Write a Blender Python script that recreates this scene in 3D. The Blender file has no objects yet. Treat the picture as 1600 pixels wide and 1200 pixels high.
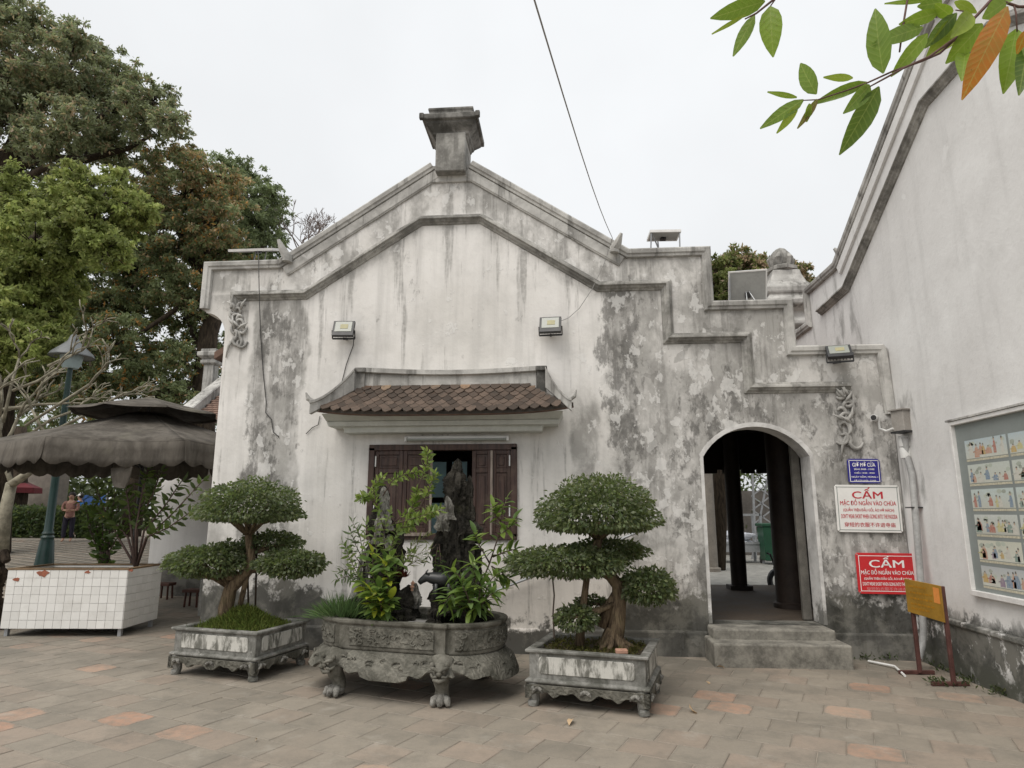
import bpy, bmesh, math, random
import numpy as np
from mathutils import Vector, Matrix, noise as mnoise
random.seed(7); RNG = np.random.default_rng(11)
S = bpy.context.scene
COL = S.collection
PI = math.pi
# ------------------------------------------------------------------ camera, sky, sun, exposure
EYE = 1.6; FPX = 1020.0
PITCH = math.atan(200/1020); YAW = math.atan(83/math.hypot(1020, 200))
cam = bpy.data.cameras.new('camera'); cam.sensor_width = 36; cam.lens = FPX/1600*36
cam.clip_start = .05; cam.clip_end = 2000
co = bpy.data.objects.new('camera', cam); COL.objects.link(co)
co.location = (0, 0, EYE); co.rotation_euler = (PI/2+PITCH, 0, YAW); S.camera = co
SUN_EL, SUN_AZ = math.radians(56), math.radians(216)
W = bpy.data.worlds.new('World'); S.world = W; W.use_nodes = True
wn = W.node_tree; wn.nodes.clear()
wo = wn.nodes.new('ShaderNodeOutputWorld'); bg = wn.nodes.new('ShaderNodeBackground')
sky = wn.nodes.new('ShaderNodeTexSky'); sky.sky_type = 'NISHITA'; sky.sun_disc = False
sky.sun_elevation = SUN_EL; sky.sun_rotation = SUN_AZ; sky.dust_density = 4; sky.air_density = 1.2
hs = wn.nodes.new('ShaderNodeHueSaturation'); hs.inputs['Saturation'].default_value = .12
wn.links.new(sky.outputs[0], hs.inputs['Color'])
# closed cloud layer: pale grey, brighter overhead as an overcast sky is, with faint cloud structure
tc = wn.nodes.new('ShaderNodeTexCoord'); sp = wn.nodes.new('ShaderNodeSeparateXYZ'); wn.links.new(tc.outputs['Generated'], sp.inputs[0])
mr = wn.nodes.new('ShaderNodeMapRange'); mr.inputs[1].default_value = 0; mr.inputs[2].default_value = 1
mr.inputs[3].default_value = 5.25; mr.inputs[4].default_value = 7.2; wn.links.new(sp.outputs[2], mr.inputs[0])
nz = wn.nodes.new('ShaderNodeTexNoise'); nz.inputs['Scale'].default_value = 1.6; nz.inputs['Detail'].default_value = 5
wn.links.new(tc.outputs['Generated'], nz.inputs['Vector'])
m2 = wn.nodes.new('ShaderNodeMapRange'); m2.inputs[1].default_value = .3; m2.inputs[2].default_value = .7
m2.inputs[3].default_value = .88; m2.inputs[4].default_value = 1.05; wn.links.new(nz.outputs[0], m2.inputs[0])
mm = wn.nodes.new('ShaderNodeMath'); mm.operation = 'MULTIPLY'; wn.links.new(mr.outputs[0], mm.inputs[0]); wn.links.new(m2.outputs[0], mm.inputs[1])
vm = wn.nodes.new('ShaderNodeVectorMath'); vm.operation = 'SCALE'; vm.inputs[0].default_value = (.972, .992, 1.012)
wn.links.new(mm.outputs[0], vm.inputs['Scale'])
mxw = wn.nodes.new('ShaderNodeMix'); mxw.data_type = 'RGBA'; mxw.inputs[0].default_value = .9
wn.links.new(hs.outputs[0], mxw.inputs[6]); wn.links.new(vm.outputs[0], mxw.inputs[7])
wn.links.new(mxw.outputs[2], bg.inputs[0]); bg.inputs[1].default_value = .1
wn.links.new(bg.outputs[0], wo.inputs[0])
sl = bpy.data.lights.new('sun', 'SUN'); sl.energy = 1.5; sl.angle = math.radians(48); sl.color = (1, .94, .865)
so = bpy.data.objects.new('sun', sl); COL.objects.link(so)
# sun direction: sun_rotation is measured clockwise from +Y
sd = Vector((math.sin(SUN_AZ)*math.cos(SUN_EL), math.cos(SUN_AZ)*math.cos(SUN_EL), math.sin(SUN_EL)))
so.rotation_euler = sd.to_track_quat('Z', 'Y').to_euler(); so.location = (0, -5, 20)
S.view_settings.view_transform = 'Standard'; S.view_settings.look = 'None'
S.view_settings.exposure = 0.64; S.view_settings.gamma = 1; S.view_settings.use_curve_mapping = False
S.render.engine = 'CYCLES'
S.cycles.max_bounces = 6; S.cycles.diffuse_bounces = 4; S.cycles.transparent_max_bounces = 8
S.cycles.use_denoising = True

# ------------------------------------------------------------------ measuring: a point of a real plane seen along a sight line
def ray(px, py):
    u = px-800; v = 600-py
    y = FPX*math.cos(PITCH)-v*math.sin(PITCH); z = FPX*math.sin(PITCH)+v*math.cos(PITCH)
    c, s = math.cos(YAW), math.sin(YAW)
    return Vector((u*c-y*s, u*s+y*c, z))
def P(px, py, Y):
    r = ray(px, py); return Vector((0, 0, EYE))+r*(Y/r.y)
def G(px, py, z=0.0):
    r = ray(px, py); return Vector((0, 0, EYE))+r*((z-EYE)/r.z)

# ------------------------------------------------------------------ node helper
class N:
    def __init__(s, m):
        s.t = m.node_tree; s.t.nodes.clear()
        s._p = None
    def n(s, t, **k):
        x = s.t.nodes.new(t)
        for a, b in k.items(): setattr(x, a, b)
        return x
    def put(s, sock, v):
        if isinstance(v, bpy.types.NodeSocket): s.t.links.new(v, sock)
        elif v is not None:
            if isinstance(v, (tuple, list)) and len(v) == 3 and sock.type == 'RGBA': v = (*v, 1)
            sock.default_value = v
    def pos(s):
        if not s._p: s._p = s.n('ShaderNodeNewGeometry').outputs['Position']
        return s._p
    def local(s): return s.n('ShaderNodeTexCoord').outputs['Object']
    def rnd(s): return s.n('ShaderNodeObjectInfo').outputs['Random']
    def attr(s, name): return s.n('ShaderNodeAttribute', attribute_name=name).outputs['Color']
    def map(s, v, scale=(1, 1, 1), loc=(0, 0, 0), rot=(0, 0, 0)):
        x = s.n('ShaderNodeMapping'); s.put(x.inputs[0], v); x.inputs[1].default_value = loc; x.inputs[2].default_value = rot; x.inputs[3].default_value = scale
        return x.outputs[0]
    def sep(s, v):
        x = s.n('ShaderNodeSeparateXYZ'); s.put(x.inputs[0], v); return x.outputs
    def comb(s, a, b, c=0.):
        x = s.n('ShaderNodeCombineXYZ'); s.put(x.inputs[0], a); s.put(x.inputs[1], b); s.put(x.inputs[2], c); return x.outputs[0]
    def noise(s, v, scale, detail=4, rough=.55, dist=0., col=False):
        x = s.n('ShaderNodeTexNoise'); s.put(x.inputs['Vector'], v)
        x.inputs['Scale'].default_value = scale; x.inputs['Detail'].default_value = detail; x.inputs['Roughness'].default_value = rough; x.inputs['Distortion'].default_value = dist
        return x.outputs[1 if col else 0]
    def voro(s, v, scale, feature='F1', out='Distance'):
        x = s.n('ShaderNodeTexVoronoi', feature=feature); s.put(x.inputs['Vector'], v); x.inputs['Scale'].default_value = scale; return x.outputs[out]
    def white(s, v):
        x = s.n('ShaderNodeTexWhiteNoise'); s.put(x.inputs['Vector'], v); return x.outputs
    def m(s, op, a, b=None, c=None):
        x = s.n('ShaderNodeMath', operation=op); s.put(x.inputs[0], a); s.put(x.inputs[1], b); s.put(x.inputs[2], c); return x.outputs[0]
    def r(s, x, lo, hi, a=0., b=1.):
        y = s.n('ShaderNodeMapRange', interpolation_type='SMOOTHSTEP'); s.put(y.inputs[0], x)
        for i, v in enumerate((lo, hi, a, b)): s.put(y.inputs[1+i], v)
        return y.outputs[0]
    def mix(s, f, a, b, blend='MIX'):
        x = s.n('ShaderNodeMix', data_type='RGBA', blend_type=blend); s.put(x.inputs[0], f); s.put(x.inputs[6], a); s.put(x.inputs[7], b); return x.outputs[2]
    def box(s, X, Z, x0, x1, z0, z1, sx=.2, sz=.2):
        a = s.m('MULTIPLY', s.r(X, x0-sx, x0+sx), s.r(X, x1+sx, x1-sx)); b = s.m('MULTIPLY', s.r(Z, z0-sz, z0+sz), s.r(Z, z1+sz, z1-sz))
        return s.m('MULTIPLY', a, b)
    def out(s, color, rough=.85, bump=None, bstr=.3, bdist=.02, metal=0., spec=.3, trans=None, trw=None, alpha=None, coat=0.):
        b = s.n('ShaderNodeBsdfPrincipled'); s.put(b.inputs['Base Color'], color); s.put(b.inputs['Roughness'], rough); s.put(b.inputs['Metallic'], metal)
        s.put(b.inputs['Specular IOR Level'], spec); s.put(b.inputs['Coat Weight'], coat)
        if trw: s.put(b.inputs['Transmission Weight'], trw)
        if bump is not None:
            q = s.n('ShaderNodeBump'); q.inputs['Strength'].default_value = bstr; q.inputs['Distance'].default_value = bdist
            s.put(q.inputs['Height'], bump); s.t.links.new(q.outputs[0], b.inputs['Normal'])
        o = s.n('ShaderNodeOutputMaterial'); sh = b.outputs[0]
        if trans is not None:
            t = s.n('ShaderNodeBsdfTranslucent'); s.put(t.inputs[0], trans); x = s.n('ShaderNodeMixShader'); x.inputs[0].default_value = .4
            s.t.links.new(sh, x.inputs[1]); s.t.links.new(t.outputs[0], x.inputs[2]); sh = x.outputs[0]
        s.t.links.new(sh, o.inputs[0])
M = {}
def mat(name):
    def deco(f):
        m = bpy.data.materials.new(name); m.use_nodes = True; f(N(m)); M[name] = m; return f
    return deco
def simple(name, col, rough=.7, var=.15, scale=8, metal=0., spec=.3, bump=0.):
    m = bpy.data.materials.new(name); m.use_nodes = True; n = N(m)
    f = n.noise(n.pos(), scale, 5, .6); f2 = n.noise(n.pos(), scale*7, 3, .6)
    g = n.m('ADD', n.m('MULTIPLY', f, .7), n.m('MULTIPLY', f2, .3))
    c = n.mix(n.r(g, .3, .7), tuple(x*(1-var) for x in col), tuple(min(1, x*(1+var)) for x in col))
    n.out(c, n.r(f, .3, .7, rough*.85, min(1, rough*1.1)), g if bump else None, bump, .01, metal, spec); M[name] = m

# ------------------------------------------------------------------ mesh helper
class MB:
    def __init__(s): s.v = []; s.f = []; s.mi = []
    def add(s, vs, fs, mi=0):
        o = len(s.v); s.v.extend(tuple(v) for v in vs); s.f.extend(tuple(i+o for i in f) for f in fs); s.mi.extend([mi]*len(fs)); return s
    def box(s, c, sz, rz=0., mi=0, top=1., mat3=None):
        x, y, z = sz[0]/2, sz[1]/2, sz[2]/2; vs = []
        for k, q in ((-1, 1.), (1, top)):
            for a, b in ((-1, -1), (1, -1), (1, 1), (-1, 1)): vs.append(Vector((a*x*q, b*y*q, k*z)))
        R = mat3 if mat3 is not None else Matrix.Rotation(rz, 3, 'Z')
        vs = [R @ v + Vector(c) for v in vs]
        return s.add(vs, [(3, 2, 1, 0), (4, 5, 6, 7), (0, 1, 5, 4), (1, 2, 6, 5), (2, 3, 7, 6), (3, 0, 4, 7)], mi)
    def bar(s, a, b, w, h=None, up=(0, 0, 1), mi=0):
        a, b = Vector(a), Vector(b); d = b-a; z = d.normalized(); u = Vector(up)
        x = u.cross(z)
        if x.length < 1e-4: x = Vector((1, 0, 0)).cross(z)
        x.normalize(); y = z.cross(x); R = Matrix((x, y, z)).transposed()
        return s.box((a+b)/2, (w, h or w, d.length), mat3=R, mi=mi)
    def tube(s, pts, rad, n=8, mi=0, cap=True, flat=1.0):
        pts = [Vector(p) for p in pts]; k = len(pts)
        if not hasattr(rad, '__len__'): rad = [rad]*k
        vs = []; fs = []; x = None
        for i, p in enumerate(pts):
            t = (pts[min(i+1, k-1)]-pts[max(i-1, 0)]); t = t.normalized() if t.length > 1e-9 else Vector((0, 0, 1))
            if x is None: x = t.orthogonal().normalized()
            x = (x-t*x.dot(t)); x = x.normalized() if x.length > 1e-6 else t.orthogonal().normalized()
            y = t.cross(x)
            for j in range(n):
                a = 2*PI*j/n; vs.append(p+(x*math.cos(a)+y*math.sin(a)*flat)*rad[i])
        for i in range(k-1):
            for j in range(n):
                a = i*n+j; b = i*n+(j+1) % n; fs.append((a, b, b+n, a+n))
        if cap: fs.append(tuple(range(n-1, -1, -1))); fs.append(tuple((k-1)*n+j for j in range(n)))
        return s.add(vs, fs, mi)
    def lathe(s, c, prof, n=20, mi=0, square=False, rz=0.):
        if square: n = 4
        vs = []; fs = []; c = Vector(c)
        for r, z in prof:
            for j in range(n):
                a = 2*PI*j/n+(PI/4 if square else 0)+rz; q = r*(math.sqrt(2) if square else 1); vs.append(c+Vector((q*math.cos(a), q*math.sin(a), z)))
        k = len(prof)
        for i in range(k-1):
            for j in range(n):
                a = i*n+j; b = i*n+(j+1) % n; fs.append((a, b, b+n, a+n))
        fs.append(tuple(range(n-1, -1, -1))); fs.append(tuple((k-1)*n+j for j in range(n)))
        return s.add(vs, fs, mi)
    def ball(s, c, r, n=10, sc=(1, 1, 1), mi=0):
        vs = []; fs = []; c = Vector(c); h = max(4, n//2)
        vs.append(c+Vector((0, 0, r*sc[2])))
        for i in range(1, h):
            a = PI*i/h
            for j in range(n):
                b = 2*PI*j/n; vs.append(c+Vector((r*sc[0]*math.sin(a)*math.cos(b), r*sc[1]*math.sin(a)*math.sin(b), r*sc[2]*math.cos(a))))
        vs.append(c-Vector((0, 0, r*sc[2]))); e = len(vs)-1
        for j in range(n): fs.append((0, 1+j, 1+(j+1) % n)); fs.append((e, 1+(h-2)*n+(j+1) % n, 1+(h-2)*n+j))
        for i in range(h-2):
            for j in range(n):
                a = 1+i*n+j; b = 1+i*n+(j+1) % n; fs.append((a, a+n, b+n, b))
        return s.add(vs, fs, mi)
    def prism(s, poly, mp, d0, d1, holes=(), mi=0):
        """polygon (s,z) with holes, extruded between depths d0 and d1 through the mapping mp(s,z,d)"""
        if not holes:
            k = len(poly); vs = [mp(a, b, d0) for a, b in poly]+[mp(a, b, d1) for a, b in poly]
            fs = [tuple(range(k)), tuple(range(2*k-1, k-1, -1))]+[(i, (i+1) % k, (i+1) % k+k, i+k) for i in range(k)]
            return s.add(vs, fs, mi)
        bm = bmesh.new(); loops = [poly]+list(holes); es = []
        for L in loops:
            vv = [bm.verts.new((a, b, 0)) for a, b in L]
            es += [bm.edges.new((vv[i], vv[(i+1) % len(vv)])) for i in range(len(vv))]
        bmesh.ops.triangle_fill(bm, edges=es, use_beauty=True)
        bm.verts.index_update(); v2 = [tuple(v.co) for v in bm.verts]; tri = [tuple(v.index for v in f.verts) for f in bm.faces]; bm.free()
        k = len(v2); vs = [mp(a, b, d0) for a, b, _ in v2]+[mp(a, b, d1) for a, b, _ in v2]
        fs = tri+[tuple(i+k for i in reversed(t)) for t in tri]; o = 0
        for L in loops:
            q = len(L); fs += [(o+i, o+(i+1) % q, o+(i+1) % q+k, o+i+k) for i in range(q)]; o += q
        return s.add(vs, fs, mi)
    def sweep(s, path, prof, mp, closed=False, mi=0):
        """closed profile (n,d) along the 2-D path with mitred corners; n = offset to the path's right-hand normal, d = out of the wall"""
        k = len(path); offs = []
        for i, p in enumerate(path):
            pr = path[i-1] if (i or closed) else None; nx = path[(i+1) % k] if (i < k-1 or closed) else None
            p = Vector(p); ds = []
            if pr is not None: ds.append((p-Vector(pr)).normalized())
            if nx is not None: ds.append((Vector(nx)-p).normalized())
            ns = [Vector((d.y, -d.x)) for d in ds]
            if len(ns) == 2:
                b = ns[0]+ns[1]
                if b.length < 1e-4: b = ns[0]
                b.normalize(); b = b/max(.35, b.dot(ns[0]))
            else: b = ns[0]
            offs.append(b)
        q = len(prof); vs = []; fs = []
        for p, b in zip(path, offs):
            for n_, d in prof: vs.append(mp(p[0]+b.x*n_, p[1]+b.y*n_, d))
        for i in range(k if closed else k-1):
            for j in range(q):
                a = i*q+j; a2 = i*q+(j+1) % q; b = ((i+1) % k)*q+j; b2 = ((i+1) % k)*q+(j+1) % q; fs.append((a, a2, b2, b))
        if not closed: fs.append(tuple(range(q-1, -1, -1))); fs.append(tuple((k-1)*q+j for j in range(q)))
        return s.add(vs, fs, mi)
    def build(s, name, m, parent=None, smooth=False, bevel=0., recalc=True, angle=35, rough=0., segs=1):
        me = bpy.data.meshes.new(name); me.from_pydata(s.v, [], s.f)
        ms = m if isinstance(m, (list, tuple)) else [m]
        for x in ms: me.materials.append(M[x] if isinstance(x, str) else x)
        if len(ms) > 1: me.polygons.foreach_set('material_index', s.mi)
        if recalc or bevel:
            bm = bmesh.new(); bm.from_mesh(me)
            bmesh.ops.recalc_face_normals(bm, faces=bm.faces)
            if bevel:
                es = [e for e in bm.edges if len(e.link_faces) == 2 and e.calc_face_angle(0) > .5]
                bmesh.ops.bevel(bm, geom=es, offset=bevel, segments=segs, affect='EDGES', profile=.5, clamp_overlap=True)
            bm.to_mesh(me); bm.free()
        if smooth:
            me.polygons.foreach_set('use_smooth', [True]*len(me.polygons))
            if angle < 180: me.set_sharp_from_angle(angle=math.radians(angle))
        me.update()
        o = bpy.data.objects.new(name, me); COL.objects.link(o)
        if parent is not None: setparent(o, parent)
        return o
def setparent(o, p):
    """children are modelled in place: keep them there under a parent that stands at its own base"""
    o.parent = p
    if p.parent is None: o.matrix_parent_inverse = (Matrix.Translation(p.location) @ p.rotation_euler.to_matrix().to_4x4()).inverted()
def thing(name, label, cat, loc=(0, 0, 0), group=None, rz=0.):
    o = bpy.data.objects.new(name, None); COL.objects.link(o); o.location = loc; o.rotation_euler = (0, 0, rz); o.empty_display_size = .1
    o['label'] = label; o['category'] = cat
    if group: o['group'] = group
    return o
def tag(o, label=None, cat=None, group=None, kind=None):
    if label: o['label'] = label
    if cat: o['category'] = cat
    if group: o['group'] = group
    if kind: o['kind'] = kind
    return o
def arr_mesh(name, v, f, m, parent=None, cols=None, smooth=False):
    """numpy verts (n,3) and faces (k,q) as one mesh with an optional per-vertex colour"""
    me = bpy.data.meshes.new(name); nv, nf, q = len(v), len(f), f.shape[1]
    me.vertices.add(nv); me.vertices.foreach_set('co', np.ascontiguousarray(v, dtype=np.float32).ravel())
    me.loops.add(nf*q); me.loops.foreach_set('vertex_index', np.ascontiguousarray(f, dtype=np.int32).ravel())
    me.polygons.add(nf); me.polygons.foreach_set('loop_start', np.arange(0, nf*q, q, dtype=np.int32))
    if cols is not None:
        a = me.color_attributes.new('Col', 'FLOAT_COLOR', 'POINT'); c = np.ones((nv, 4), dtype=np.float32); c[:, :3] = cols; a.data.foreach_set('color', c.ravel())
    me.materials.append(M[m]); me.update(calc_edges=True); me.validate()
    if smooth: me.polygons.foreach_set('use_smooth', [True]*nf)
    o = bpy.data.objects.new(name, me); COL.objects.link(o)
    if parent is not None: setparent(o, parent)
    return o
def unit(a): return a/np.maximum(np.linalg.norm(a, axis=1, keepdims=True), 1e-9)
def leaf_arrays(pos, dirs, size, aspect, col, fold=.25, kind=0):
    """folded leaves; kind 0: two triangles as a rhombus, kind 1: six-point pointed oval of four quads/tris"""
    n = len(pos); d = unit(dirs); rn = unit(RNG.normal(size=(n, 3))); s = unit(np.cross(d, rn)); u = np.cross(s, d)
    size = np.asarray(size).reshape(-1, 1); w = size*aspect*.5
    if kind == 0:
        v = np.stack([pos, pos+d*size*.45+s*w+u*w*fold, pos+d*size, pos+d*size*.45-s*w+u*w*fold], 1).reshape(-1, 3)
        b = np.arange(n)[:, None]*4; f = np.concatenate([b+np.array([0, 1, 2]), b+np.array([0, 2, 3])]); k = 4
    else:
        sag = -u*size*.12
        v = np.stack([pos, pos+d*size*.28+s*w*.8+u*w*fold, pos+d*size*.62+s*w*.85+u*w*fold+sag*.4, pos+d*size+sag*1.6,
                      pos+d*size*.62-s*w*.85+u*w*fold+sag*.4, pos+d*size*.28-s*w*.8+u*w*fold, pos+d*size*.45], 1).reshape(-1, 3)
        b = np.arange(n)[:, None]*7; f = np.concatenate([b+np.array(t) for t in ((0, 1, 6), (1, 2, 6), (2, 3, 6), (3, 4, 6), (4, 5, 6), (5, 0, 6))]); k = 7
    return v, f, np.repeat(col, k, axis=0)
def copyobj(o, parent=None, world=None):
    c = o.copy(); COL.objects.link(c)
    if parent is not None: c.parent = parent
    if world is not None: c.matrix_world = world
    return c
def text(body, size, m, parent, mp, width=None, bold=.0, name='lettering', z=0., height=None):
    """flat lettering as mesh, centred, laid by mp(x,y,d)"""
    cu = bpy.data.curves.new('lettering', 'FONT'); cu.body = body; cu.size = size; cu.align_x = 'CENTER'; cu.align_y = 'CENTER'; cu.resolution_u = 3
    o = bpy.data.objects.new('lettering', cu); COL.objects.link(o); dg = bpy.context.evaluated_depsgraph_get()
    me = bpy.data.meshes.new_from_object(o.evaluated_get(dg)); bpy.data.objects.remove(o); bpy.data.curves.remove(cu)
    xs = [v.co.x for v in me.vertices] or [0]; ys = [v.co.y for v in me.vertices] or [0]; w = max(xs)-min(xs) or 1; h = max(ys)-min(ys) or 1
    cx = (max(xs)+min(xs))/2; cy = (max(ys)+min(ys))/2
    kx = (width/w) if width else 1; ky = (height/h) if height else 1
    v0 = [((v.co.x-cx)*kx, (v.co.y-cy)*ky) for v in me.vertices]; f0 = [tuple(p.vertices) for p in me.polygons]; bpy.data.meshes.remove(me)
    vs, fs = [], []; bx, by = bold*kx, bold*.6*ky      # heavy lettering: the strokes printed a few times side by side
    for i, (dx, dy) in enumerate(((0, 0), (-bx, 0), (bx, 0), (0, -by), (0, by)) if bold else ((0, 0),)):
        o_ = len(vs); vs += [mp(a+dx, b+dy, z+i*.00012) for a, b in v0]; fs += [tuple(k+o_ for k in f) for f in f0]
    me = bpy.data.meshes.new(name); me.from_pydata(vs, [], fs); me.materials.append(M[m]); q = bpy.data.objects.new(name, me); COL.objects.link(q); setparent(q, parent); return q
# ------------------------------------------------------------------ materials
@mat('plaster_front')
def _(n):
    p = n.pos(); X, Y, Z = n.sep(p)
    low = n.noise(p, .8, 5, .6); fine = n.noise(p, 16, 6, .65); mid = n.noise(p, 3.2, 7, .66, .3)
    streak = n.noise(n.map(p, (6, 6, .35)), 1, 6, .62)
    pn = n.noise(n.map(p, (1.25, 1.25, .8), (3.1, 0, 1.7)), 1.5, 9, .68, .5)
    pn2 = n.noise(n.map(p, (2.6, 2.6, 1.2), (7.7, 0, 4.2)), 1.3, 9, .7, .3)
    ax = n.m('ABSOLUTE', n.m('ADD', X, 1.45))
    zm = n.m('MAXIMUM', n.m('SUBTRACT', 5.45, n.m('MULTIPLY', n.m('MAXIMUM', n.m('SUBTRACT', ax, .39), 0), .66)), 4.45)
    upper = n.r(n.m('SUBTRACT', Z, zm), -.03, .08)
    wob = n.m('ADD', X, n.m('MULTIPLY', n.m('SUBTRACT', n.noise(n.map(p, (1, 1, 1.0)), 1.2, 5), .5), .5))
    zl = n.box(wob, Z, -4.06, -3.38, 1.0, 4.5, .09, .35)
    zl2 = n.box(wob, Z, -4.5, -3.2, -.3, 1.5, .2, .5)
    zr = n.box(wob, Z, .52, 5, .1, 4.6, .16, .3)
    zr2 = n.box(wob, Z, .42, .98, 2.2, 4.5, .12, .3)
    za = n.box(wob, Z, 1.3, 5, .2, 3.2, .2, .5)
    zh = n.box(wob, Z, .05, .4, 1.9, 3.0, .06, .4)
    lip = n.m('MULTIPLY', n.r(n.m('SUBTRACT', zm, Z), .5, .02), n.r(n.m('SUBTRACT', zm, Z), -.02, .01))
    base = n.mix(n.r(low, .35, .65), (.65, .63, .595), (.755, .735, .705))
    base = n.mix(n.m('MULTIPLY', n.r(streak, .42, .72), .42), base, (.42, .41, .39))
    base = n.mix(n.m('MULTIPLY', n.r(fine, .54, .75), .25), base, (.44, .42, .395))
    base = n.mix(n.m('MULTIPLY', n.r(n.noise(p, 2.2, 8, .7), .46, .72), .38), base, (.46, .45, .425))
    cl = n.noise(n.map(p, (1, 1, .7), (3, 0, 2)), 2.6, 11, .66, .15); cl2 = n.noise(n.map(p, (1, 1, .55), (9, 0, 4)), 5.0, 9, .64, .1)
    drip = n.noise(n.map(p, (7, 7, .55), (2, 0, 9)), 1.1, 7, .64)
    zone = n.m('MAXIMUM', n.m('MAXIMUM', n.m('MULTIPLY', zl, 1.08), n.m('MULTIPLY', zr, .74)), n.m('MAXIMUM', n.m('MULTIPLY', upper, .48), n.m('MULTIPLY', zl2, .5)))
    zone = n.m('MAXIMUM', zone, n.m('MULTIPLY', zh, .6)); zone = n.m('MAXIMUM', zone, n.m('MULTIPLY', lip, .4))
    grey = n.mix(n.r(cl, .36, .60), (.55, .535, .51), (.30, .292, .273)); grey = n.mix(n.m('MULTIPLY', n.r(cl2, .50, .62), .6), grey, (.19, .184, .171))
    zmask = n.r(n.m('ADD', n.m('MULTIPLY', zone, .62), n.m('MULTIPLY', cl, .95)), .56, .92)
    c = n.mix(n.m('MULTIPLY', zmask, .84), base, grey)
    dk = n.m('ADD', n.m('MULTIPLY', zl, .125), n.m('ADD', n.m('MULTIPLY', zr2, .13), n.m('ADD', n.m('MULTIPLY', za, .10), n.m('MULTIPLY', zr, .03))))
    s2 = n.r(n.m('ADD', n.noise(n.map(p, (1.6, 1.6, .8), (7.7, 0, 4.2)), 3.4, 11, .72, .1), dk), .61, .715)
    c = n.mix(n.m('MULTIPLY', s2, .66), c, n.mix(n.r(fine, .4, .6), (.05, .048, .044), (.13, .126, .117)))
    run = n.m('MAXIMUM', n.m('MULTIPLY', n.r(n.m('SUBTRACT', zm, Z), 1.5, .02), n.r(n.m('SUBTRACT', zm, Z), -.02, .01)), n.m('MULTIPLY', upper, .8))
    sw = n.r(n.m('ADD', drip, n.m('ADD', n.m('MULTIPLY', zone, .10), n.m('MULTIPLY', run, .055))), .575, .70)
    c = n.mix(n.m('MULTIPLY', sw, n.r(fine, .35, .6, .3, .58)), c, (.17, .164, .152))
    peel = n.r(n.m('ADD', n.noise(n.map(p, (1, 1, .7), (1, 0, 5)), 5.6, 9, .62), n.m('MULTIPLY', n.m('MAXIMUM', n.m('MAXIMUM', zr, zl), upper), .07)), .63, .665)
    c = n.mix(n.m('MULTIPLY', peel, .58), c, (.70, .69, .665))
    cr = n.voro(n.map(p, (1.0, 1.0, .8)), 1.1, 'DISTANCE_TO_EDGE')
    crk = n.m('MULTIPLY', n.r(n.m('ADD', cr, n.m('MULTIPLY', n.m('SUBTRACT', n.noise(p, 5, 6, .6), .5), .3)), .006, .0), n.m('MULTIPLY', zr, .35))
    c = n.mix(crk, c, (.12, .115, .105))
    mz = n.m('SUBTRACT', n.m('MULTIPLY', n.r(Z, 1.2, .1), .48), n.m('MULTIPLY', n.box(X, Z, -2.8, .45, .22, 9, .35, .06), .26))
    mold = n.r(n.m('ADD', n.noise(n.map(p, (2.4, 2.4, 2.0)), 1.6, 9, .72), mz), .66, .765)
    c = n.mix(n.m('MULTIPLY', mold, .88), c, n.mix(n.r(mid, .42, .58), (.03, .03, .024), (.12, .116, .098)))
    warm = n.m('MULTIPLY', n.box(X, Z, -1.2, 1.3, .2, 1.0, .4, .3), .35)
    c = n.mix(warm, c, (.55, .46, .36), 'MULTIPLY')
    h = n.m('ADD', n.m('MULTIPLY', fine, .25), n.m('ADD', n.m('MULTIPLY', mid, .6), n.m('MULTIPLY', peel, .25)))
    n.out(c, .92, h, .55, .02, spec=.15)
@mat('plaster_trim')
def _(n):
    p = n.pos(); X, Y, Z = n.sep(p)
    a = n.noise(p, 2.2, 8, .68, .3); b = n.noise(n.map(p, (7, 7, .7)), 1, 6, .65); f = n.noise(p, 22, 5, .65)
    c = n.mix(n.r(a, .3, .68), (.54, .53, .50), (.26, .253, .238))
    c = n.mix(n.m('MULTIPLY', n.r(b, .52, .66), .65), c, (.10, .096, .088))
    c = n.mix(n.m('MULTIPLY', n.r(n.noise(p, 4.1, 6, .6, .5), .62, .68), .6), c, (.56, .55, .53))
    n.out(c, .92, n.m('ADD', a, n.m('MULTIPLY', f, .4)), .5, .015, spec=.15)
@mat('plaster_mould')
def _(n):
    p = n.pos(); a = n.noise(p, 2.6, 8, .7, .3); b = n.noise(n.map(p, (6, 6, 1)), 1.4, 6, .65); f = n.noise(p, 25, 5, .65)
    c = n.mix(n.r(a, .34, .66), (.43, .42, .39), (.17, .165, .152)); c = n.mix(n.m('MULTIPLY', n.r(b, .48, .64), .5), c, (.085, .082, .074))
    n.out(c, .92, n.m('ADD', a, n.m('MULTIPLY', f, .4)), .5, .012, spec=.15)
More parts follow.
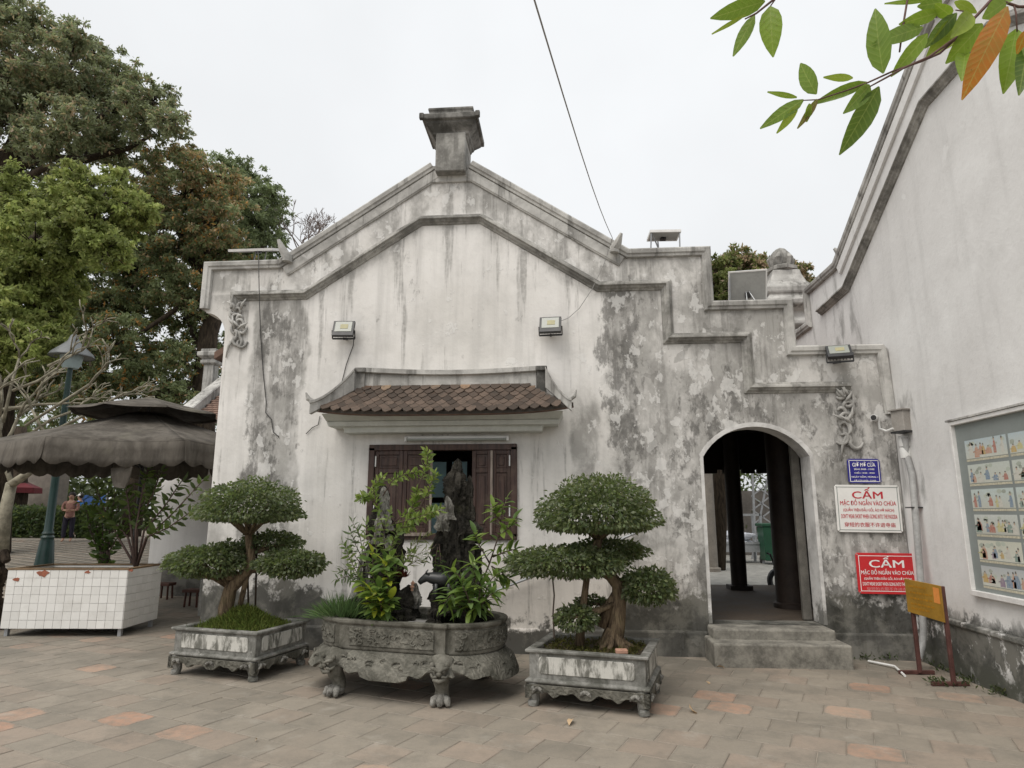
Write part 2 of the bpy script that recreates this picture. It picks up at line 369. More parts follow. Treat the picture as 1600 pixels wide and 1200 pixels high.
@mat('plaster_side')
def _(n):
    p = n.pos(); X, Y, Z = n.sep(p)
    low = n.noise(p, .7, 5, .6); mid = n.noise(p, 3, 8, .68, .3); fine = n.noise(p, 18, 5, .65)
    st = n.noise(n.map(p, (5, 5, .5)), 1, 6, .6)
    c = n.mix(n.r(low, .35, .65), (.67, .66, .645), (.78, .775, .76))
    c = n.mix(n.m('MULTIPLY', n.r(st, .5, .75), .28), c, (.42, .415, .40))
    c = n.mix(n.m('MULTIPLY', n.r(fine, .55, .75), .22), c, (.45, .44, .42)); c = n.mix(n.m('MULTIPLY', n.r(n.noise(p, 2.0, 9, .7), .5, .74), .3), c, (.48, .475, .455))
    upper = n.r(Z, 4.0, 6.0)
    far = n.box(Y, Z, 8.15, 12, 2.6, 5.2, .35, .5)
    s = n.r(n.m('ADD', n.noise(n.map(p, (1, 2.2, .6)), 1.6, 8, .66, .4), n.m('ADD', n.m('MULTIPLY', far, .16), n.m('MULTIPLY', n.box(Y, Z, 7.45, 8.2, 1.7, 3.05, .1, .2), .22))), .64, .84)
    c = n.mix(n.m('MULTIPLY', s, .7), c, (.20, .195, .185))
    peel = n.r(n.noise(n.map(p, (1, 1.5, 1.2), (0, 3, 2)), 1.3, 4, .5), .68, .70)
    c = n.mix(n.m('MULTIPLY', peel, .6), c, (.76, .755, .74))
    bt = n.m('ADD', Z, n.m('MULTIPLY', n.m('SUBTRACT', mid, .5), .35))
    band = n.r(bt, .72, .50)
    mold = n.r(n.m('ADD', n.noise(n.map(p, (2.6, 2.6, 2.2), (4, 1, 0)), 1.7, 9, .72), n.m('MULTIPLY', band, .18)), .54, .63)
    c = n.mix(n.m('MULTIPLY', n.m('MULTIPLY', mold, band), .92), c, n.mix(n.r(mid, .42, .58), (.03, .031, .024), (.13, .126, .106)))
    c = n.mix(n.m('MULTIPLY', n.r(n.m('ADD', Z, n.m('MULTIPLY', n.m('SUBTRACT', mid, .5), .4)), .28, .05), .8), c, (.085, .088, .07))
    n.out(c, .92, n.m('ADD', n.m('MULTIPLY', mid, .6), n.m('MULTIPLY', fine, .3)), .5, .02, spec=.15)
@mat('plaster_reveal')
def _(n):
    p = n.pos(); a = n.noise(p, 3, 7, .66, .2); f = n.noise(p, 20, 5, .6); X, Y, Z = n.sep(p)
    c = n.mix(n.r(a, .4, .7), (.66, .65, .63), (.40, .39, .375))
    d = n.r(n.m('ADD', n.noise(p, 5, 8, .7), n.m('MULTIPLY', n.r(Z, 1.0, .35), .35)), .68, .86)
    c = n.mix(n.m('MULTIPLY', d, .8), c, (.10, .098, .085)); n.out(c, .9, n.m('ADD', a, f), .4, .01, spec=.15)
TA = math.radians(-22.5); TW, TH_ = .35, .31
@mat('paver')
def _(n):
    p = n.pos(); X, Y, Z = n.sep(p); ca, sa = math.cos(TA), math.sin(TA)
    u = n.m('DIVIDE', n.m('ADD', n.m('MULTIPLY', X, ca), n.m('MULTIPLY', Y, sa)), TW); v = n.m('DIVIDE', n.m('ADD', n.m('MULTIPLY', X, -sa), n.m('MULTIPLY', Y, ca)), TH_)
    row = n.m('FLOOR', v); uu = n.m('SUBTRACT', u, n.m('MULTIPLY', n.m('FLOORED_MODULO', row, 2), .5)); cell = n.m('FLOOR', uu)
    wv, wc = n.white(n.comb(cell, row, 3.)); r1, r2, r3 = n.sep(wc)
    fu = n.m('SUBTRACT', n.m('SUBTRACT', uu, cell), .5); fv = n.m('SUBTRACT', n.m('SUBTRACT', v, row), .5)
    fine = n.noise(p, 40, 6, .7); mid = n.noise(p, 6, 7, .65); low = n.noise(p, .7, 5, .6)
    c = n.mix(r1, (.24, .21, .17), (.30, .262, .213)); c = n.mix(n.m('MULTIPLY', n.r(r2, .5, 1.), .6), c, (.325, .25, .197))
    c = n.mix(n.m('MULTIPLY', n.r(mid, .4, .7), .35), c, (.20, .182, .152))
    c = n.mix(n.m('MULTIPLY', n.r(fine, .5, .75), .35), c, (.15, .138, .118))
    e = n.m('ADD', n.m('POWER', n.m('MULTIPLY', n.m('ABSOLUTE', fu), 2.1), 4), n.m('POWER', n.m('MULTIPLY', n.m('ABSOLUTE', fv), 2.15), 4))
    worn = n.m('MULTIPLY', n.r(n.m('ADD', e, n.m('MULTIPLY', n.m('SUBTRACT', mid, .5), 3.2)), 1.35, .9), n.m('GREATER_THAN', r3, .945))
    c = n.mix(n.m('MULTIPLY', worn, n.r(n.noise(p, 14, 6, .65), .35, .6, .35, .85)), c, n.mix(r1, (.41, .245, .17), (.42, .30, .225)))
    ed = n.m('MAXIMUM', n.m('ABSOLUTE', fu), n.m('ABSOLUTE', fv))
    c = n.mix(n.m('MULTIPLY', n.r(n.m('ADD', ed, n.m('MULTIPLY', n.m('SUBTRACT', mid, .5), .12)), .42, .5), .28), c, (.17, .152, .128))
    gr = n.r(n.m('ADD', n.noise(p, 1.9, 9, .72), n.m('MULTIPLY', n.noise(p, 90, 2, .6), .12)), .50, .72)
    c = n.mix(n.m('MULTIPLY', gr, .5), c, (.14, .13, .108)); c = n.mix(n.m('MULTIPLY', n.r(n.noise(p, 130, 2, .5), .66, .72), .5), c, (.09, .08, .065)); c = n.mix(n.m('MULTIPLY', n.r(n.noise(p, 2.7, 7, .65), .56, .72), .35), c, (.40, .37, .32))
    damp = n.r(n.m('ADD', low, n.m('MULTIPLY', n.r(Y, 6.2, 8.0), .22)), .52, .78)
    c = n.mix(n.m('MULTIPLY', damp, .5), c, (.125, .118, .098))
    n.out(c, n.r(mid, .3, .7, .62, .85), n.m('ADD', n.m('MULTIPLY', mid, .7), n.m('MULTIPLY', fine, .4)), .45, .008, spec=.3)
@mat('old_stone')
def _(n):
    p = n.pos(); a = n.noise(p, 5, 9, .7, .3); b = n.noise(n.map(p, (9, 9, 2)), 1.2, 7, .65); f = n.noise(p, 45, 5, .7); X, Y, Z = n.sep(p)
    c = n.mix(n.r(a, .32, .66), (.29, .285, .265), (.095, .095, .082)); c = n.mix(n.m('MULTIPLY', n.r(b, .52, .7), .55), c, (.06, .06, .05))
    c = n.mix(n.m('MULTIPLY', n.r(n.noise(p, 9, 7, .65, .6), .60, .68), .55), c, (.50, .49, .45))
    n.out(c, .9, n.m('ADD', a, n.m('MULTIPLY', f, .5)), .7, .012, spec=.2)
@mat('white_panel')
def _(n):
    p = n.pos(); a = n.noise(n.map(p, (14, 14, 4)), 1, 8, .68, .4); f = n.noise(p, 40, 5, .7)
    c = n.mix(n.r(a, .42, .60), (.52, .51, .47), (.14, .138, .12)); n.out(c, .9, n.m('ADD', a, f), .5, .008, spec=.2)
@mat('carved_stone')
def _(n):
    p = n.pos(); w = n.map(p, (1, 1, 1)); d = n.noise(w, 9, 3, .5, 0, True)
    q = n.n('ShaderNodeVectorMath', operation='ADD'); n.put(q.inputs[0], w); s = n.n('ShaderNodeVectorMath', operation='SCALE'); n.put(s.inputs[0], d); s.inputs['Scale'].default_value = .16; n.t.links.new(s.outputs[0], q.inputs[1])
    wv = n.n('ShaderNodeTexWave', wave_type='BANDS', bands_direction='DIAGONAL'); n.put(wv.inputs[0], q.outputs[0]); wv.inputs['Scale'].default_value = 9; wv.inputs['Distortion'].default_value = 5; wv.inputs['Detail'].default_value = 3; wv.inputs['Detail Scale'].default_value = 1.6
    v = n.voro(q.outputs[0], 30, 'SMOOTH_F1'); a = n.noise(p, 5, 9, .7); f = n.noise(p, 50, 4, .7)
    h = n.m('ADD', n.m('MULTIPLY', wv.outputs[1], .22), n.m('ADD', n.m('MULTIPLY', v, .7), n.m('MULTIPLY', f, .12)))
    c = n.mix(n.r(a, .32, .66), (.205, .195, .165), (.07, .067, .054)); c = n.mix(n.m('MULTIPLY', n.r(h, .7, .25), .45), c, (.06, .06, .05)); c = n.mix(n.m('MULTIPLY', n.r(h, .9, 1.2), .22), c, (.42, .41, .38))
    n.out(c, .88, h, .8, .02, spec=.2)
@mat('rock')
def _(n):
    p = n.pos(); a = n.noise(p, 6, 9, .72, .4); v = n.voro(n.map(p, (1, 1, .5)), 14, 'F1'); f = n.noise(p, 50, 4, .7); n2 = n.noise(p, 2.6, 5, .6)
    c = n.mix(n.r(a, .35, .65), (.062, .056, .046), (.012, .011, .009)); c = n.mix(n.m('MULTIPLY', n.r(n2, .62, .74), .5), c, (.17, .16, .14))
    c = n.mix(n.m('MULTIPLY', n.r(n.noise(p, 4, 6, .6), .58, .72), .4), c, (.07, .075, .03)); n.out(c, .9, n.m('ADD', n.m('ADD', a, n.m('MULTIPLY', f, .4)), n.m('MULTIPLY', v, .6)), 1., .05, spec=.2)
@mat('pale_rock')
def _(n):
    p = n.pos(); a = n.noise(p, 9, 9, .7, .4); c = n.mix(n.r(a, .35, .65), (.34, .33, .30), (.085, .08, .07)); n.out(c, .9, a, .9, .03, spec=.2)
@mat('roof_tile')
def _(n):
    r = n.rnd(); p = n.pos(); a = n.noise(p, 18, 7, .65); b = n.noise(p, 60, 4, .7); X, Y, Z = n.sep(p)
    r2 = n.white(n.comb(r, 4.2, 1.))[0]
    k = n.m('ADD', n.m('MULTIPLY', n.r(Z, 2.95, 3.25), .35), n.m('MULTIPLY', r2, .6))
    c = n.mix(r, (.055, .043, .035), (.135, .10, .078)); c = n.mix(n.r(k, .58, .92), c, n.mix(r, (.40, .19, .095), (.34, .25, .165)))
    c = n.mix(n.m('MULTIPLY', n.r(a, .45, .68), .6), c, (.05, .045, .038)); n.out(c, .9, n.m('ADD', a, b), .5, .006, spec=.2)
@mat('far_tile')
def _(n):
    p = n.pos(); a = n.noise(p, 4, 7, .7); c = n.mix(n.r(a, .35, .65), (.20, .13, .10), (.10, .07, .058)); n.out(c, .9, a, .5, .02, spec=.2)
@mat('dark_wood')
def _(n):
    p = n.pos(); a = n.noise(n.map(p, (30, 30, 2.2)), 1, 6, .62); b = n.noise(p, 5, 6, .6)
    c = n.mix(n.r(a, .35, .65), (.078, .044, .034), (.036, .02, .016)); c = n.mix(n.m('MULTIPLY', n.r(b, .5, .7), .5), c, (.13, .095, .075)); n.out(c, n.r(b, .3, .7, .38, .7), a, .25, .004, spec=.4)
@mat('pale_wood')
def _(n):
    p = n.pos(); a = n.noise(n.map(p, (30, 30, 2.2)), 1, 6, .62); c = n.mix(n.r(a, .35, .65), (.34, .29, .25), (.15, .115, .095)); n.out(c, .7, a, .3, .004)
@mat('foliage')
def _(n):
    c = n.attr('Col'); p = n.pos(); a = n.noise(p, 1.7, 3, .6); c = n.mix(n.r(a, .3, .7, .0, .12), c, (.45, .5, .4), 'MULTIPLY')
    n.out(c, .55, spec=.3, trans=n.mix(.3, c, (.5, .6, .2), 'MIX'))
@mat('glossy_foliage')
def _(n):
    c = n.attr('Col'); n.out(c, .38, spec=.45, trans=n.mix(.3, c, (.35, .5, .08), 'MIX'))
@mat('bark')
def _(n):
    p = n.pos(); a = n.noise(n.map(p, (9, 9, 2)), 1.5, 8, .68, .3); c = n.mix(n.r(a, .35, .65), (.075, .058, .042), (.028, .022, .017)); n.out(c, .95, a, .9, .03, spec=.15)
@mat('bonsai_bark')
def _(n):
    p = n.pos(); a = n.noise(n.map(p, (26, 26, 5)), 1.5, 8, .68, .4); b = n.noise(p, 7, 6, .6)
    c = n.mix(n.r(a, .35, .65), (.20, .15, .095), (.07, .05, .034)); c = n.mix(n.m('MULTIPLY', n.r(b, .5, .7), .45), c, (.085, .08, .035)); n.out(c, .92, a, .9, .015, spec=.15)
@mat('pale_bark')
def _(n):
    p = n.pos(); a = n.noise(p, 7, 8, .65); c = n.mix(n.r(a, .35, .65), (.33, .305, .235), (.17, .155, .115)); n.out(c, .9, a, .5, .01, spec=.2)
@mat('moss')
def _(n):
    c = n.attr('Col'); n.out(c, .9, spec=.1, trans=c)
@mat('canvas')
def _(n):
    p = n.pos(); X, Y, Z = n.sep(p); a = n.noise(n.map(p, (2, 2, 1)), 2, 8, .65, .4); b = n.noise(n.map(p, (5, 5, .8)), 2, 6, .6); f = n.noise(p, 60, 3, .6)
    c = n.mix(n.r(a, .35, .65), (.125, .112, .095), (.068, .060, .050)); c = n.mix(n.m('MULTIPLY', n.r(b, .5, .7), .5), c, (.04, .035, .03))
    c = n.mix(n.m('MULTIPLY', n.r(n.noise(p, 1.4, 4, .5), .60, .72), .35), c, (.19, .18, .135)); n.out(c, .85, n.m('ADD', a, n.m('MULTIPLY', f, .3)), .35, .02, spec=.2)
@mat('white_tile')
def _(n):
    r = n.rnd(); p = n.pos(); a = n.noise(p, 5, 6, .6); X, Y, Z = n.sep(p)
    c = n.mix(r, (.66, .65, .62), (.73, .72, .69)); c = n.mix(n.m('MULTIPLY', n.r(a, .5, .75), .3), c, (.44, .42, .38)); n.out(c, .35, a, .1, .004, spec=.5)
@mat('fl_lens')
def _(n): n.out((.27, .285, .25), .2, spec=.6)
@mat('water')
def _(n): n.out((.015, .018, .012), .08, n.noise(n.pos(), 14, 3), .05, .01, spec=.5)
@mat('frosted_pane')
def _(n): n.out((.55, .66, .68), .6, spec=.3, trans=(.75, .9, .93))
@mat('print')
def _(n):
    c = n.attr('Col'); p = n.pos(); n.out(n.mix(n.r(n.noise(p, 70, 4, .7), .35, .65, .12, .5), c, (.46, .47, .40)), .45, spec=.4)
@mat('wood_leaf_litter')
def _(n): n.out((.50, .36, .22), .8)
@mat('skin')
def _(n): n.out(n.mix(n.noise(n.pos(), 12), (.36, .21, .15), (.42, .26, .19)), .6)
simple('mortar', (.25, .218, .178), .95, .3, 6, bump=.5)
simple('soil', (.07, .055, .038), .95, .4, 14, bump=.9)
simple('concrete', (.24, .235, .215), .92, .3, 5, bump=.5)
simple('step_stone', (.20, .19, .165), .9, .5, 5, bump=.6)
simple('grey_cornice', (.56, .57, .53), .85, .12, 4, bump=.25)
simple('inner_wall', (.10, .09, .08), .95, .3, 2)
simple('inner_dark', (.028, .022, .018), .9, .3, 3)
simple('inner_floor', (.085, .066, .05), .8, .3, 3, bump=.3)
simple('column_wood', (.03, .022, .018), .6, .35, 5)
simple('grey_column', (.20, .18, .155), .8, .2, 5)
simple('black_metal', (.025, .025, .026), .45, .3, 12, spec=.5)
simple('white_metal', (.68, .68, .66), .4, .08, 6, spec=.5)
simple('alu_frame', (.70, .69, .67), .45, .1, 9, spec=.5)
simple('silver', (.75, .75, .74), .25, .1, 9, metal=.9)
simple('pvc_pipe', (.235, .235, .23), .5, .12, 5, spec=.4)
simple('box_metal', (.30, .28, .255), .6, .2, 8, spec=.4)
simple('rust_post', (.085, .036, .03), .6, .35, 14, spec=.4)
simple('solar_back', (.33, .33, .315), .5, .12, 6)
simple('solar_cell', (.02, .028, .05), .2, .2, 6, spec=.6)
simple('lamp_green', (.006, .03, .025), .4, .25, 6, spec=.5)
simple('lamp_grey', (.16, .17, .175), .5, .2, 6)
simple('cable', (.05, .048, .045), .6)
simple('grey_cable', (.28, .275, .265), .7)
simple('sign_white', (.78, .77, .74), .4, .04, 5, spec=.5)
simple('sign_red', (.55, .022, .028), .4, .08, 5, spec=.5)
simple('sign_blue', (.022, .02, .22), .35, .1, 5, spec=.5)
simple('print_red', (.50, .03, .045), .5, .12, 30)
simple('print_white', (.82, .81, .79), .5, .05, 30)
simple('sign_yellow', (.30, .165, .022), .45, .22, 6, spec=.5)
simple('print_brown', (.36, .17, .015), .5, .2, 20)
simple('sticker_orange', (.66, .25, .06), .5, .1, 20)
simple('board_grey', (.23, .255, .245), .5, .08, 3, spec=.4)
simple('brown_top', (.17, .115, .065), .8, .3, 7, bump=.3)
simple('red_chip', (.28, .10, .06), .8, .25, 25)
simple('stool_wood', (.08, .035, .025), .6, .3, 12)
simple('green_bin', (.005, .055, .024), .45, .15, 5, spec=.5)
simple('steel_grey', (.33, .34, .35), .4, .15, 7, metal=.4)
simple('tarp', (.55, .57, .62), .3, .25, 5, spec=.6)
simple('cloth_brown', (.27, .145, .12), .9, .25, 25)
simple('cloth_dark', (.02, .018, .03), .9, .2, 25)
simple('cloth_blue', (.05, .22, .60), .85, .15, 25)
simple('cloth_white', (.72, .72, .70), .8, .05, 25)
simple('hair', (.02, .016, .014), .6)
simple('red_cloth', (.13, .025, .03), .85, .3, 8)
simple('yellow_paint', (.55, .40, .06), .6, .15, 8)
simple('blue_paint', (.05, .12, .33), .6, .15, 8)
simple('ceramic_dark', (.022, .023, .024), .4, .3, 18, spec=.5)
simple('brick_red', (.42, .24, .17), .9, .2, 25)
simple('door_grey', (.12, .112, .098), .8, .3, 9)
simple('leaf_stem', (.09, .06, .05), .7, .3, 30)
simple('chain_dark', (.06, .045, .035), .6)
simple('sign_pink', (.66, .30, .30), .5, .1, 20)
simple('caption_strip', (.50, .47, .36), .6, .25, 40)
simple('sticker_pale', (.36, .335, .19), .4, .1, 20)
simple('bare_twig', (.22, .18, .165), .9, .2, 9)
simple('twig', (.11, .06, .05), .7, .3, 60)
@mat('near_leaf')
def _(n):
    c = n.attr('Col'); L = n.local(); X, Y, Z = n.sep(L); vein = n.m('MULTIPLY', n.r(n.m('ABSOLUTE', Y), .0022, .0), .45); f = n.noise(L, 60, 5, .65)
    w = n.n('ShaderNodeTexWave', wave_type='BANDS', bands_direction='DIAGONAL'); n.put(w.inputs[0], n.comb(X, n.m('MULTIPLY', n.m('ABSOLUTE', Y), -1.), 0.)); w.inputs['Scale'].default_value = 32; w.inputs['Distortion'].default_value = .6
    c = n.mix(n.m('MULTIPLY', n.r(f, .5, .75), .35), c, (.16, .22, .03)); c = n.mix(n.m('MULTIPLY', n.r(w.outputs[1], .8, 1.), .16), c, (.45, .52, .14)); c = n.mix(vein, c, (.42, .48, .14)); c = n.mix(n.m('MULTIPLY', n.r(n.noise(n.pos(), 110, 3, .6), .66, .70), .7), c, (.13, .08, .03)); c = n.mix(n.r(n.noise(n.pos(), 9, 3), .4, .7, 0., .35), c, (.10, .15, .02))
    n.out(c, .4, n.m('ADD', w.outputs[1], f), .15, .002, spec=.4, trans=n.mix(.25, c, (.5, .75, .05)))
simple('grout', (.64, .625, .59), .8, .12, 9)

@mat('plaster_dark')
def _(n):
    p = n.pos(); a = n.noise(p, 2.6, 8, .7, .3); b = n.noise(n.map(p, (6, 6, .8)), 1.4, 6, .65); f = n.noise(p, 25, 5, .65)
    c = n.mix(n.r(a, .36, .62), (.27, .262, .245), (.085, .083, .076)); c = n.mix(n.m('MULTIPLY', n.r(b, .48, .66), .6), c, (.05, .048, .043))
    n.out(c, .92, n.m('ADD', a, n.m('MULTIPLY', f, .4)), .5, .012, spec=.15)

@mat('basin_stone')
def _(n):
    p = n.pos(); a = n.noise(p, 5, 9, .7, .3); b = n.noise(n.map(p, (9, 9, 2)), 1.2, 7, .65); f = n.noise(p, 45, 5, .7)
    c = n.mix(n.r(a, .32, .66), (.20, .19, .162), (.066, .063, .05)); c = n.mix(n.m('MULTIPLY', n.r(b, .52, .7), .5), c, (.05, .048, .038))
    c = n.mix(n.m('MULTIPLY', n.r(n.noise(p, 9, 7, .65, .6), .62, .70), .4), c, (.36, .345, .31))
    n.out(c, .9, n.m('ADD', a, n.m('MULTIPLY', f, .5)), .7, .012, spec=.2)
simple('pvc_pipe2', (.33, .33, .322), .5, .25, 7, spec=.4)
# ------------------------------------------------------------------ ground
def gz(x, y):
    """the yard rises gently beyond the umbrella"""
    t = min(1, max(0, (y-12.5)/9)); k = min(1, max(0, (-5.5-x)/1.5)); return .66*t*k
g = MB(); nx, ny = 60, 70
xs = [-160+320*(i/nx) if 0 else 0 for i in range(nx+1)]
xs = sorted(set([-400, -200, -100, -60]+[-40+1.0*i for i in range(61)]+[30, 60, 100, 200, 400])); ys = sorted(set([-100, -40, -10]+[-4+1.0*i for i in range(45)]+[50, 70, 100, 200, 400, 800]))
for y in ys:
    for x in xs: g.v.append((x, y, gz(x, y)-.0045))
for j in range(len(ys)-1):
    for i in range(len(xs)-1):
        a = j*len(xs)+i; g.f.append((a, a+1, a+1+len(xs), a+len(xs))); g.mi.append(0)
ground = g.build('ground', 'mortar', recalc=False); tag(ground, kind='structure')
# pavers: 300 nearest in view as single pieces, the rest joined
ca, sa = math.cos(TA), math.sin(TA)
def tile_c(i, j): u = (i+.5+.5*(j % 2))*TW; v = (j+.5)*TH_; return u*ca-v*sa, u*sa+v*ca
def inview(x, y):
    d = Vector((x, y, 0))-Vector((0, 0, EYE)); c, s = math.cos(-YAW), math.sin(-YAW); X = d.x*c-d.y*s; Y = d.x*s+d.y*c
    f = Y*math.cos(PITCH)+d.z*math.sin(PITCH); v = -Y*math.sin(PITCH)+d.z*math.cos(PITCH)
    if f < .2: return None
    return 800+FPX*X/f, 600-FPX*v/f
near, rest = [], []
for i in range(-90, 60):
    for j in range(-10, 90):
        x, y = tile_c(i, j)
        if y < 3.3 or y > 23 or x < -24 or x > 6: continue
        if x > 3.8 and y > 1.0: continue
        if -4.3 < x < 3.9 and y > 7.97: continue
        q = inview(x, y)
        if q is None or q[1] > 1290 or q[0] < -140 or q[0] > 1740: continue
        (near if (q[1] < 1222 and -25 < q[0] < 1625) else rest).append((y-.0*abs(x), x, y))
near.sort(); rest += near[300:]; near = near[:300]
pm = []
for k in range(4):
    b = MB().box((0, 0, -.02), (TW-.0035-.001*k, TH_-.0035-.001*k, .04))
    o = b.build('paver', 'paver', bevel=.004); pm.append(o.data); bpy.data.objects.remove(o)
for _, x, y in near:
    o = bpy.data.objects.new('paver', random.choice(pm)); COL.objects.link(o); o.parent = ground
    o.location = (x, y, gz(x, y)+random.uniform(-.0015, .001)); o.rotation_euler = (random.gauss(0, .004), random.gauss(0, .004), TA+random.gauss(0, .004))
b = MB()
for _, x, y in rest: b.box((x, y, gz(x, y)-.014+random.uniform(-.001, .0)), (TW-.01, TH_-.01, .03), TA)
tag(b.build('paver', 'paver', ground, recalc=False), kind='stuff')
cy = MB().box((4.6, 17.6, .05), (11, 10.4, .30)).build('courtyard', 'concrete'); tag(cy, kind='structure')

# ------------------------------------------------------------------ the gabled temple house
D = 8.0; CX = -1.45
fm = lambda s, z, d: (s, D-d, z)
house = thing('temple_house', 'old white plastered gable house with stepped shoulders, a hooded window and a dark arched doorway', 'building', (CX, D, 0))
cove = [(-4.72+.28*math.cos(t), 3.88+.32*math.sin(t)) for t in np.linspace(0, PI/2, 9)]
capL = [(-4.762, 4.25), (-4.762, 4.874), (-3.756, 4.874), (-1.725, 6.2)]
capR = [(-1.175, 6.2), (.856, 4.874), (1.855, 4.874), (1.855, 4.15), (2.805, 4.15), (2.805, 3.555), (3.83, 3.555), (3.855, 3.52), (3.888, 2.74)]
outline = [(-4.44, -.1)]+cove+capL+capR+[(3.888, -.1)]
AX0, AX1, FZ = 1.655, 2.895, .345; amid = (AX0+AX1)/2; ah = (AX1-AX0)/2; ar = (ah**2+.36**2)/.72
t0 = math.asin(ah/ar); arch = [(amid+ar*math.sin(t), 2.61-ar+ar*math.cos(t)) for t in np.linspace(t0, -t0, 17)]
archhole = [(AX0, FZ), (AX1, FZ)]+arch
winhole = [(-2.39, 1.31), (-.607, 1.31), (-.607, 2.385), (-2.39, 2.385)]
MB().prism(outline, fm, 0, -.32, (archhole, winhole)).build('front_wall', 'plaster_front', house)
def capping(name, paths, mp, m, th=.34, k=1.):
    b = MB()
    prof = [(-.03, -th), (-.03, .055), (-.012, .07), (.035, .066), (.05, .05), (.078, .046), (.088, .004), (.06, -.01), (.0, -.012), (0, -th)]
    for p in paths: b.sweep(p, prof, mp)
    return b.build(name, m, house if k else None, bevel=.004)
capping('parapet_cap', (capL, capR), fm, 'plaster_trim')
b = MB()
for p in (capL[2:], capR[:2]): b.sweep(p, [(.09, -.01), (.09, .034), (.205, .034), (.215, .022), (.225, .022), (.225, -.01)], fm)
b.sweep([(-1.83, 6.06), (-1.07, 6.06)], [(0, -.01), (0, .03), (.11, .03), (.12, .02), (.12, -.01)], fm)
b.build('slope_band', 'plaster_trim', house, bevel=.003)
b = MB(); mp_ = [(-.015, -.01), (-.015, .03), (.012, .045), (.025, .08), (.055, .09), (.065, .06), (.082, .055), (.10, .025), (.115, .02), (.12, -.01)]
mould = [(-4.385, 4.24), (-4.385, 4.47), (-3.385, 4.47), (-1.87, 5.455), (-1.03, 5.455), (.485, 4.47), (1.365, 4.47), (1.365, 3.765), (2.305, 3.765), (2.305, 3.125), (3.42, 3.125)]
b.sweep(mould, mp_, fm); b.build('string_moulding', 'plaster_mould', house, bevel=.004)
# chimney-like ridge pillar
b = MB(); b.box((CX, D+.1, 6.31), (.40, .52, .56)); b.build('ridge_pillar', 'plaster_mould', house, bevel=.012)
b = MB(); b.lathe((CX, D+.1, 0), [(.20, 6.52), (.222, 6.53), (.222, 6.56), (.245, 6.575), (.25, 6.605), (.29, 6.65), (.335, 6.70), (.335, 6.725), (.375, 6.735), (.375, 6.81), (.35, 6.82), (.29, 6.82), (.29, 6.895), (.305, 6.905), (.305, 6.94), (.0, 6.945)], square=True)
for sx in (-1, 1): b.box((CX+sx*.375, D-.265, 6.775), (.06, .06, .085))
b.build('pillar_capital', 'plaster_dark', house, bevel=.008)
# upturned fins where the slopes meet the shoulders
def fin(name, base, tip, w, parent, m='plaster_trim', mpf=None):
    b = MB(); a = Vector(base); t = Vector(tip); mid = (a+t)/2+Vector((0, 0, -.02)); b.tube([a-Vector((0, 0, .06)), a, mid, t], [w*1.2, w*1.2, w, w*.35], 8, flat=.7); return b.build(name, m, parent, smooth=True)
fin('ridge_fin', P(449, 402, 7.9), P(435, 374, 7.82), .06, house); fin('ridge_fin', P(960, 388, 7.9), P(971, 364, 7.82), .06, house)
# plinth, steps, arch trim
b = MB()
for x0, x1 in ((-4.50, 1.60), (2.95, 3.885)): b.prism([(x0, -.1), (x1, -.1), (x1, .27), (x0, .27)], fm, .055, -.02)
b.build('plinth', 'plaster_front', house, bevel=.02, segs=2)
def slab(name, x0, x1, y0, y1, z0, z1, m, parent, bev):
    return MB().box(((x0+x1)/2, (y0+y1)/2, (z0+z1)/2), (x1-x0, y1-y0, z1-z0)).build(name, m, parent, bevel=bev, segs=2)
slab('step', 1.545, 2.955, 7.44, 7.94, -.05, .235, 'step_stone', house, .018); slab('step', 1.60, 2.90, 7.70, 8.33, .2, .342, 'step_stone', house, .02)
b = MB(); oarch = [(amid+(ar+.05)*math.sin(t), 2.61-ar+(ar+.05)*math.cos(t)) for t in np.linspace(t0, -t0, 17)]
o2 = [(AX1+.035, .35), (AX1+.035, 2.25)]+oarch+[(AX0-.035, 2.25), (AX0-.035, .35)]; i2 = [(AX1-.003, .35), (AX1-.003, 2.25)]+[(amid+(ar-.003)*math.sin(t), 2.61-ar+(ar-.003)*math.cos(t)) for t in np.linspace(t0, -t0, 17)]+[(AX0+.003, 2.25), (AX0+.003, .35)]
for i in range(len(o2)-1): b.prism([o2[i], o2[i+1], i2[i+1], i2[i]], fm, .006, -.31)
b.build('arch_surround', 'plaster_reveal', house)
# interior, kept dark by its own roof and walls and by darkened surface colours
b = MB(); b.box((-1.6, 11.2, 1.7), (5.6, .15, 3.4)); bb = []
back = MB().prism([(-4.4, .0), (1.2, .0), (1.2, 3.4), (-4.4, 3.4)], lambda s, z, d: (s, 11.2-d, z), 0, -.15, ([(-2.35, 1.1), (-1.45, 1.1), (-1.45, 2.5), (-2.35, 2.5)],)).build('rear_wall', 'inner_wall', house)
rw = MB(); 
for a_, b_ in (((-2.35, 1.1), (-2.35, 2.5)), ((-1.45, 1.1), (-1.45, 2.5)), ((-1.98, 1.1), (-1.98, 2.5)), ((-1.62, 1.1), (-1.62, 2.5)), ((-2.35, 2.5), (-1.45, 2.5)), ((-2.35, 1.1), (-1.45, 1.1)), ((-2.35, 1.8), (-1.45, 1.8))): rw.bar((a_[0], 11.22, a_[1]), (b_[0], 11.22, b_[1]), .09)
rw = rw.build('rear_window', 'dark_wood', house)
for x0, x1 in ((-2.31, -2.02), (-1.94, -1.66), (-1.58, -1.49)): MB().box(((x0+x1)/2, 11.25, 1.8), (x1-x0, .008, 1.36)).build('pane', 'frosted_pane', rw)
slab('side_wall', -4.42, -4.15, 8.33, 13.0, 0, 4.6, 'plaster_side', house, 0); slab('partition', 1.2, 1.34, 8.33, 11.4, 0, 3.2, 'inner_wall', house, 0)
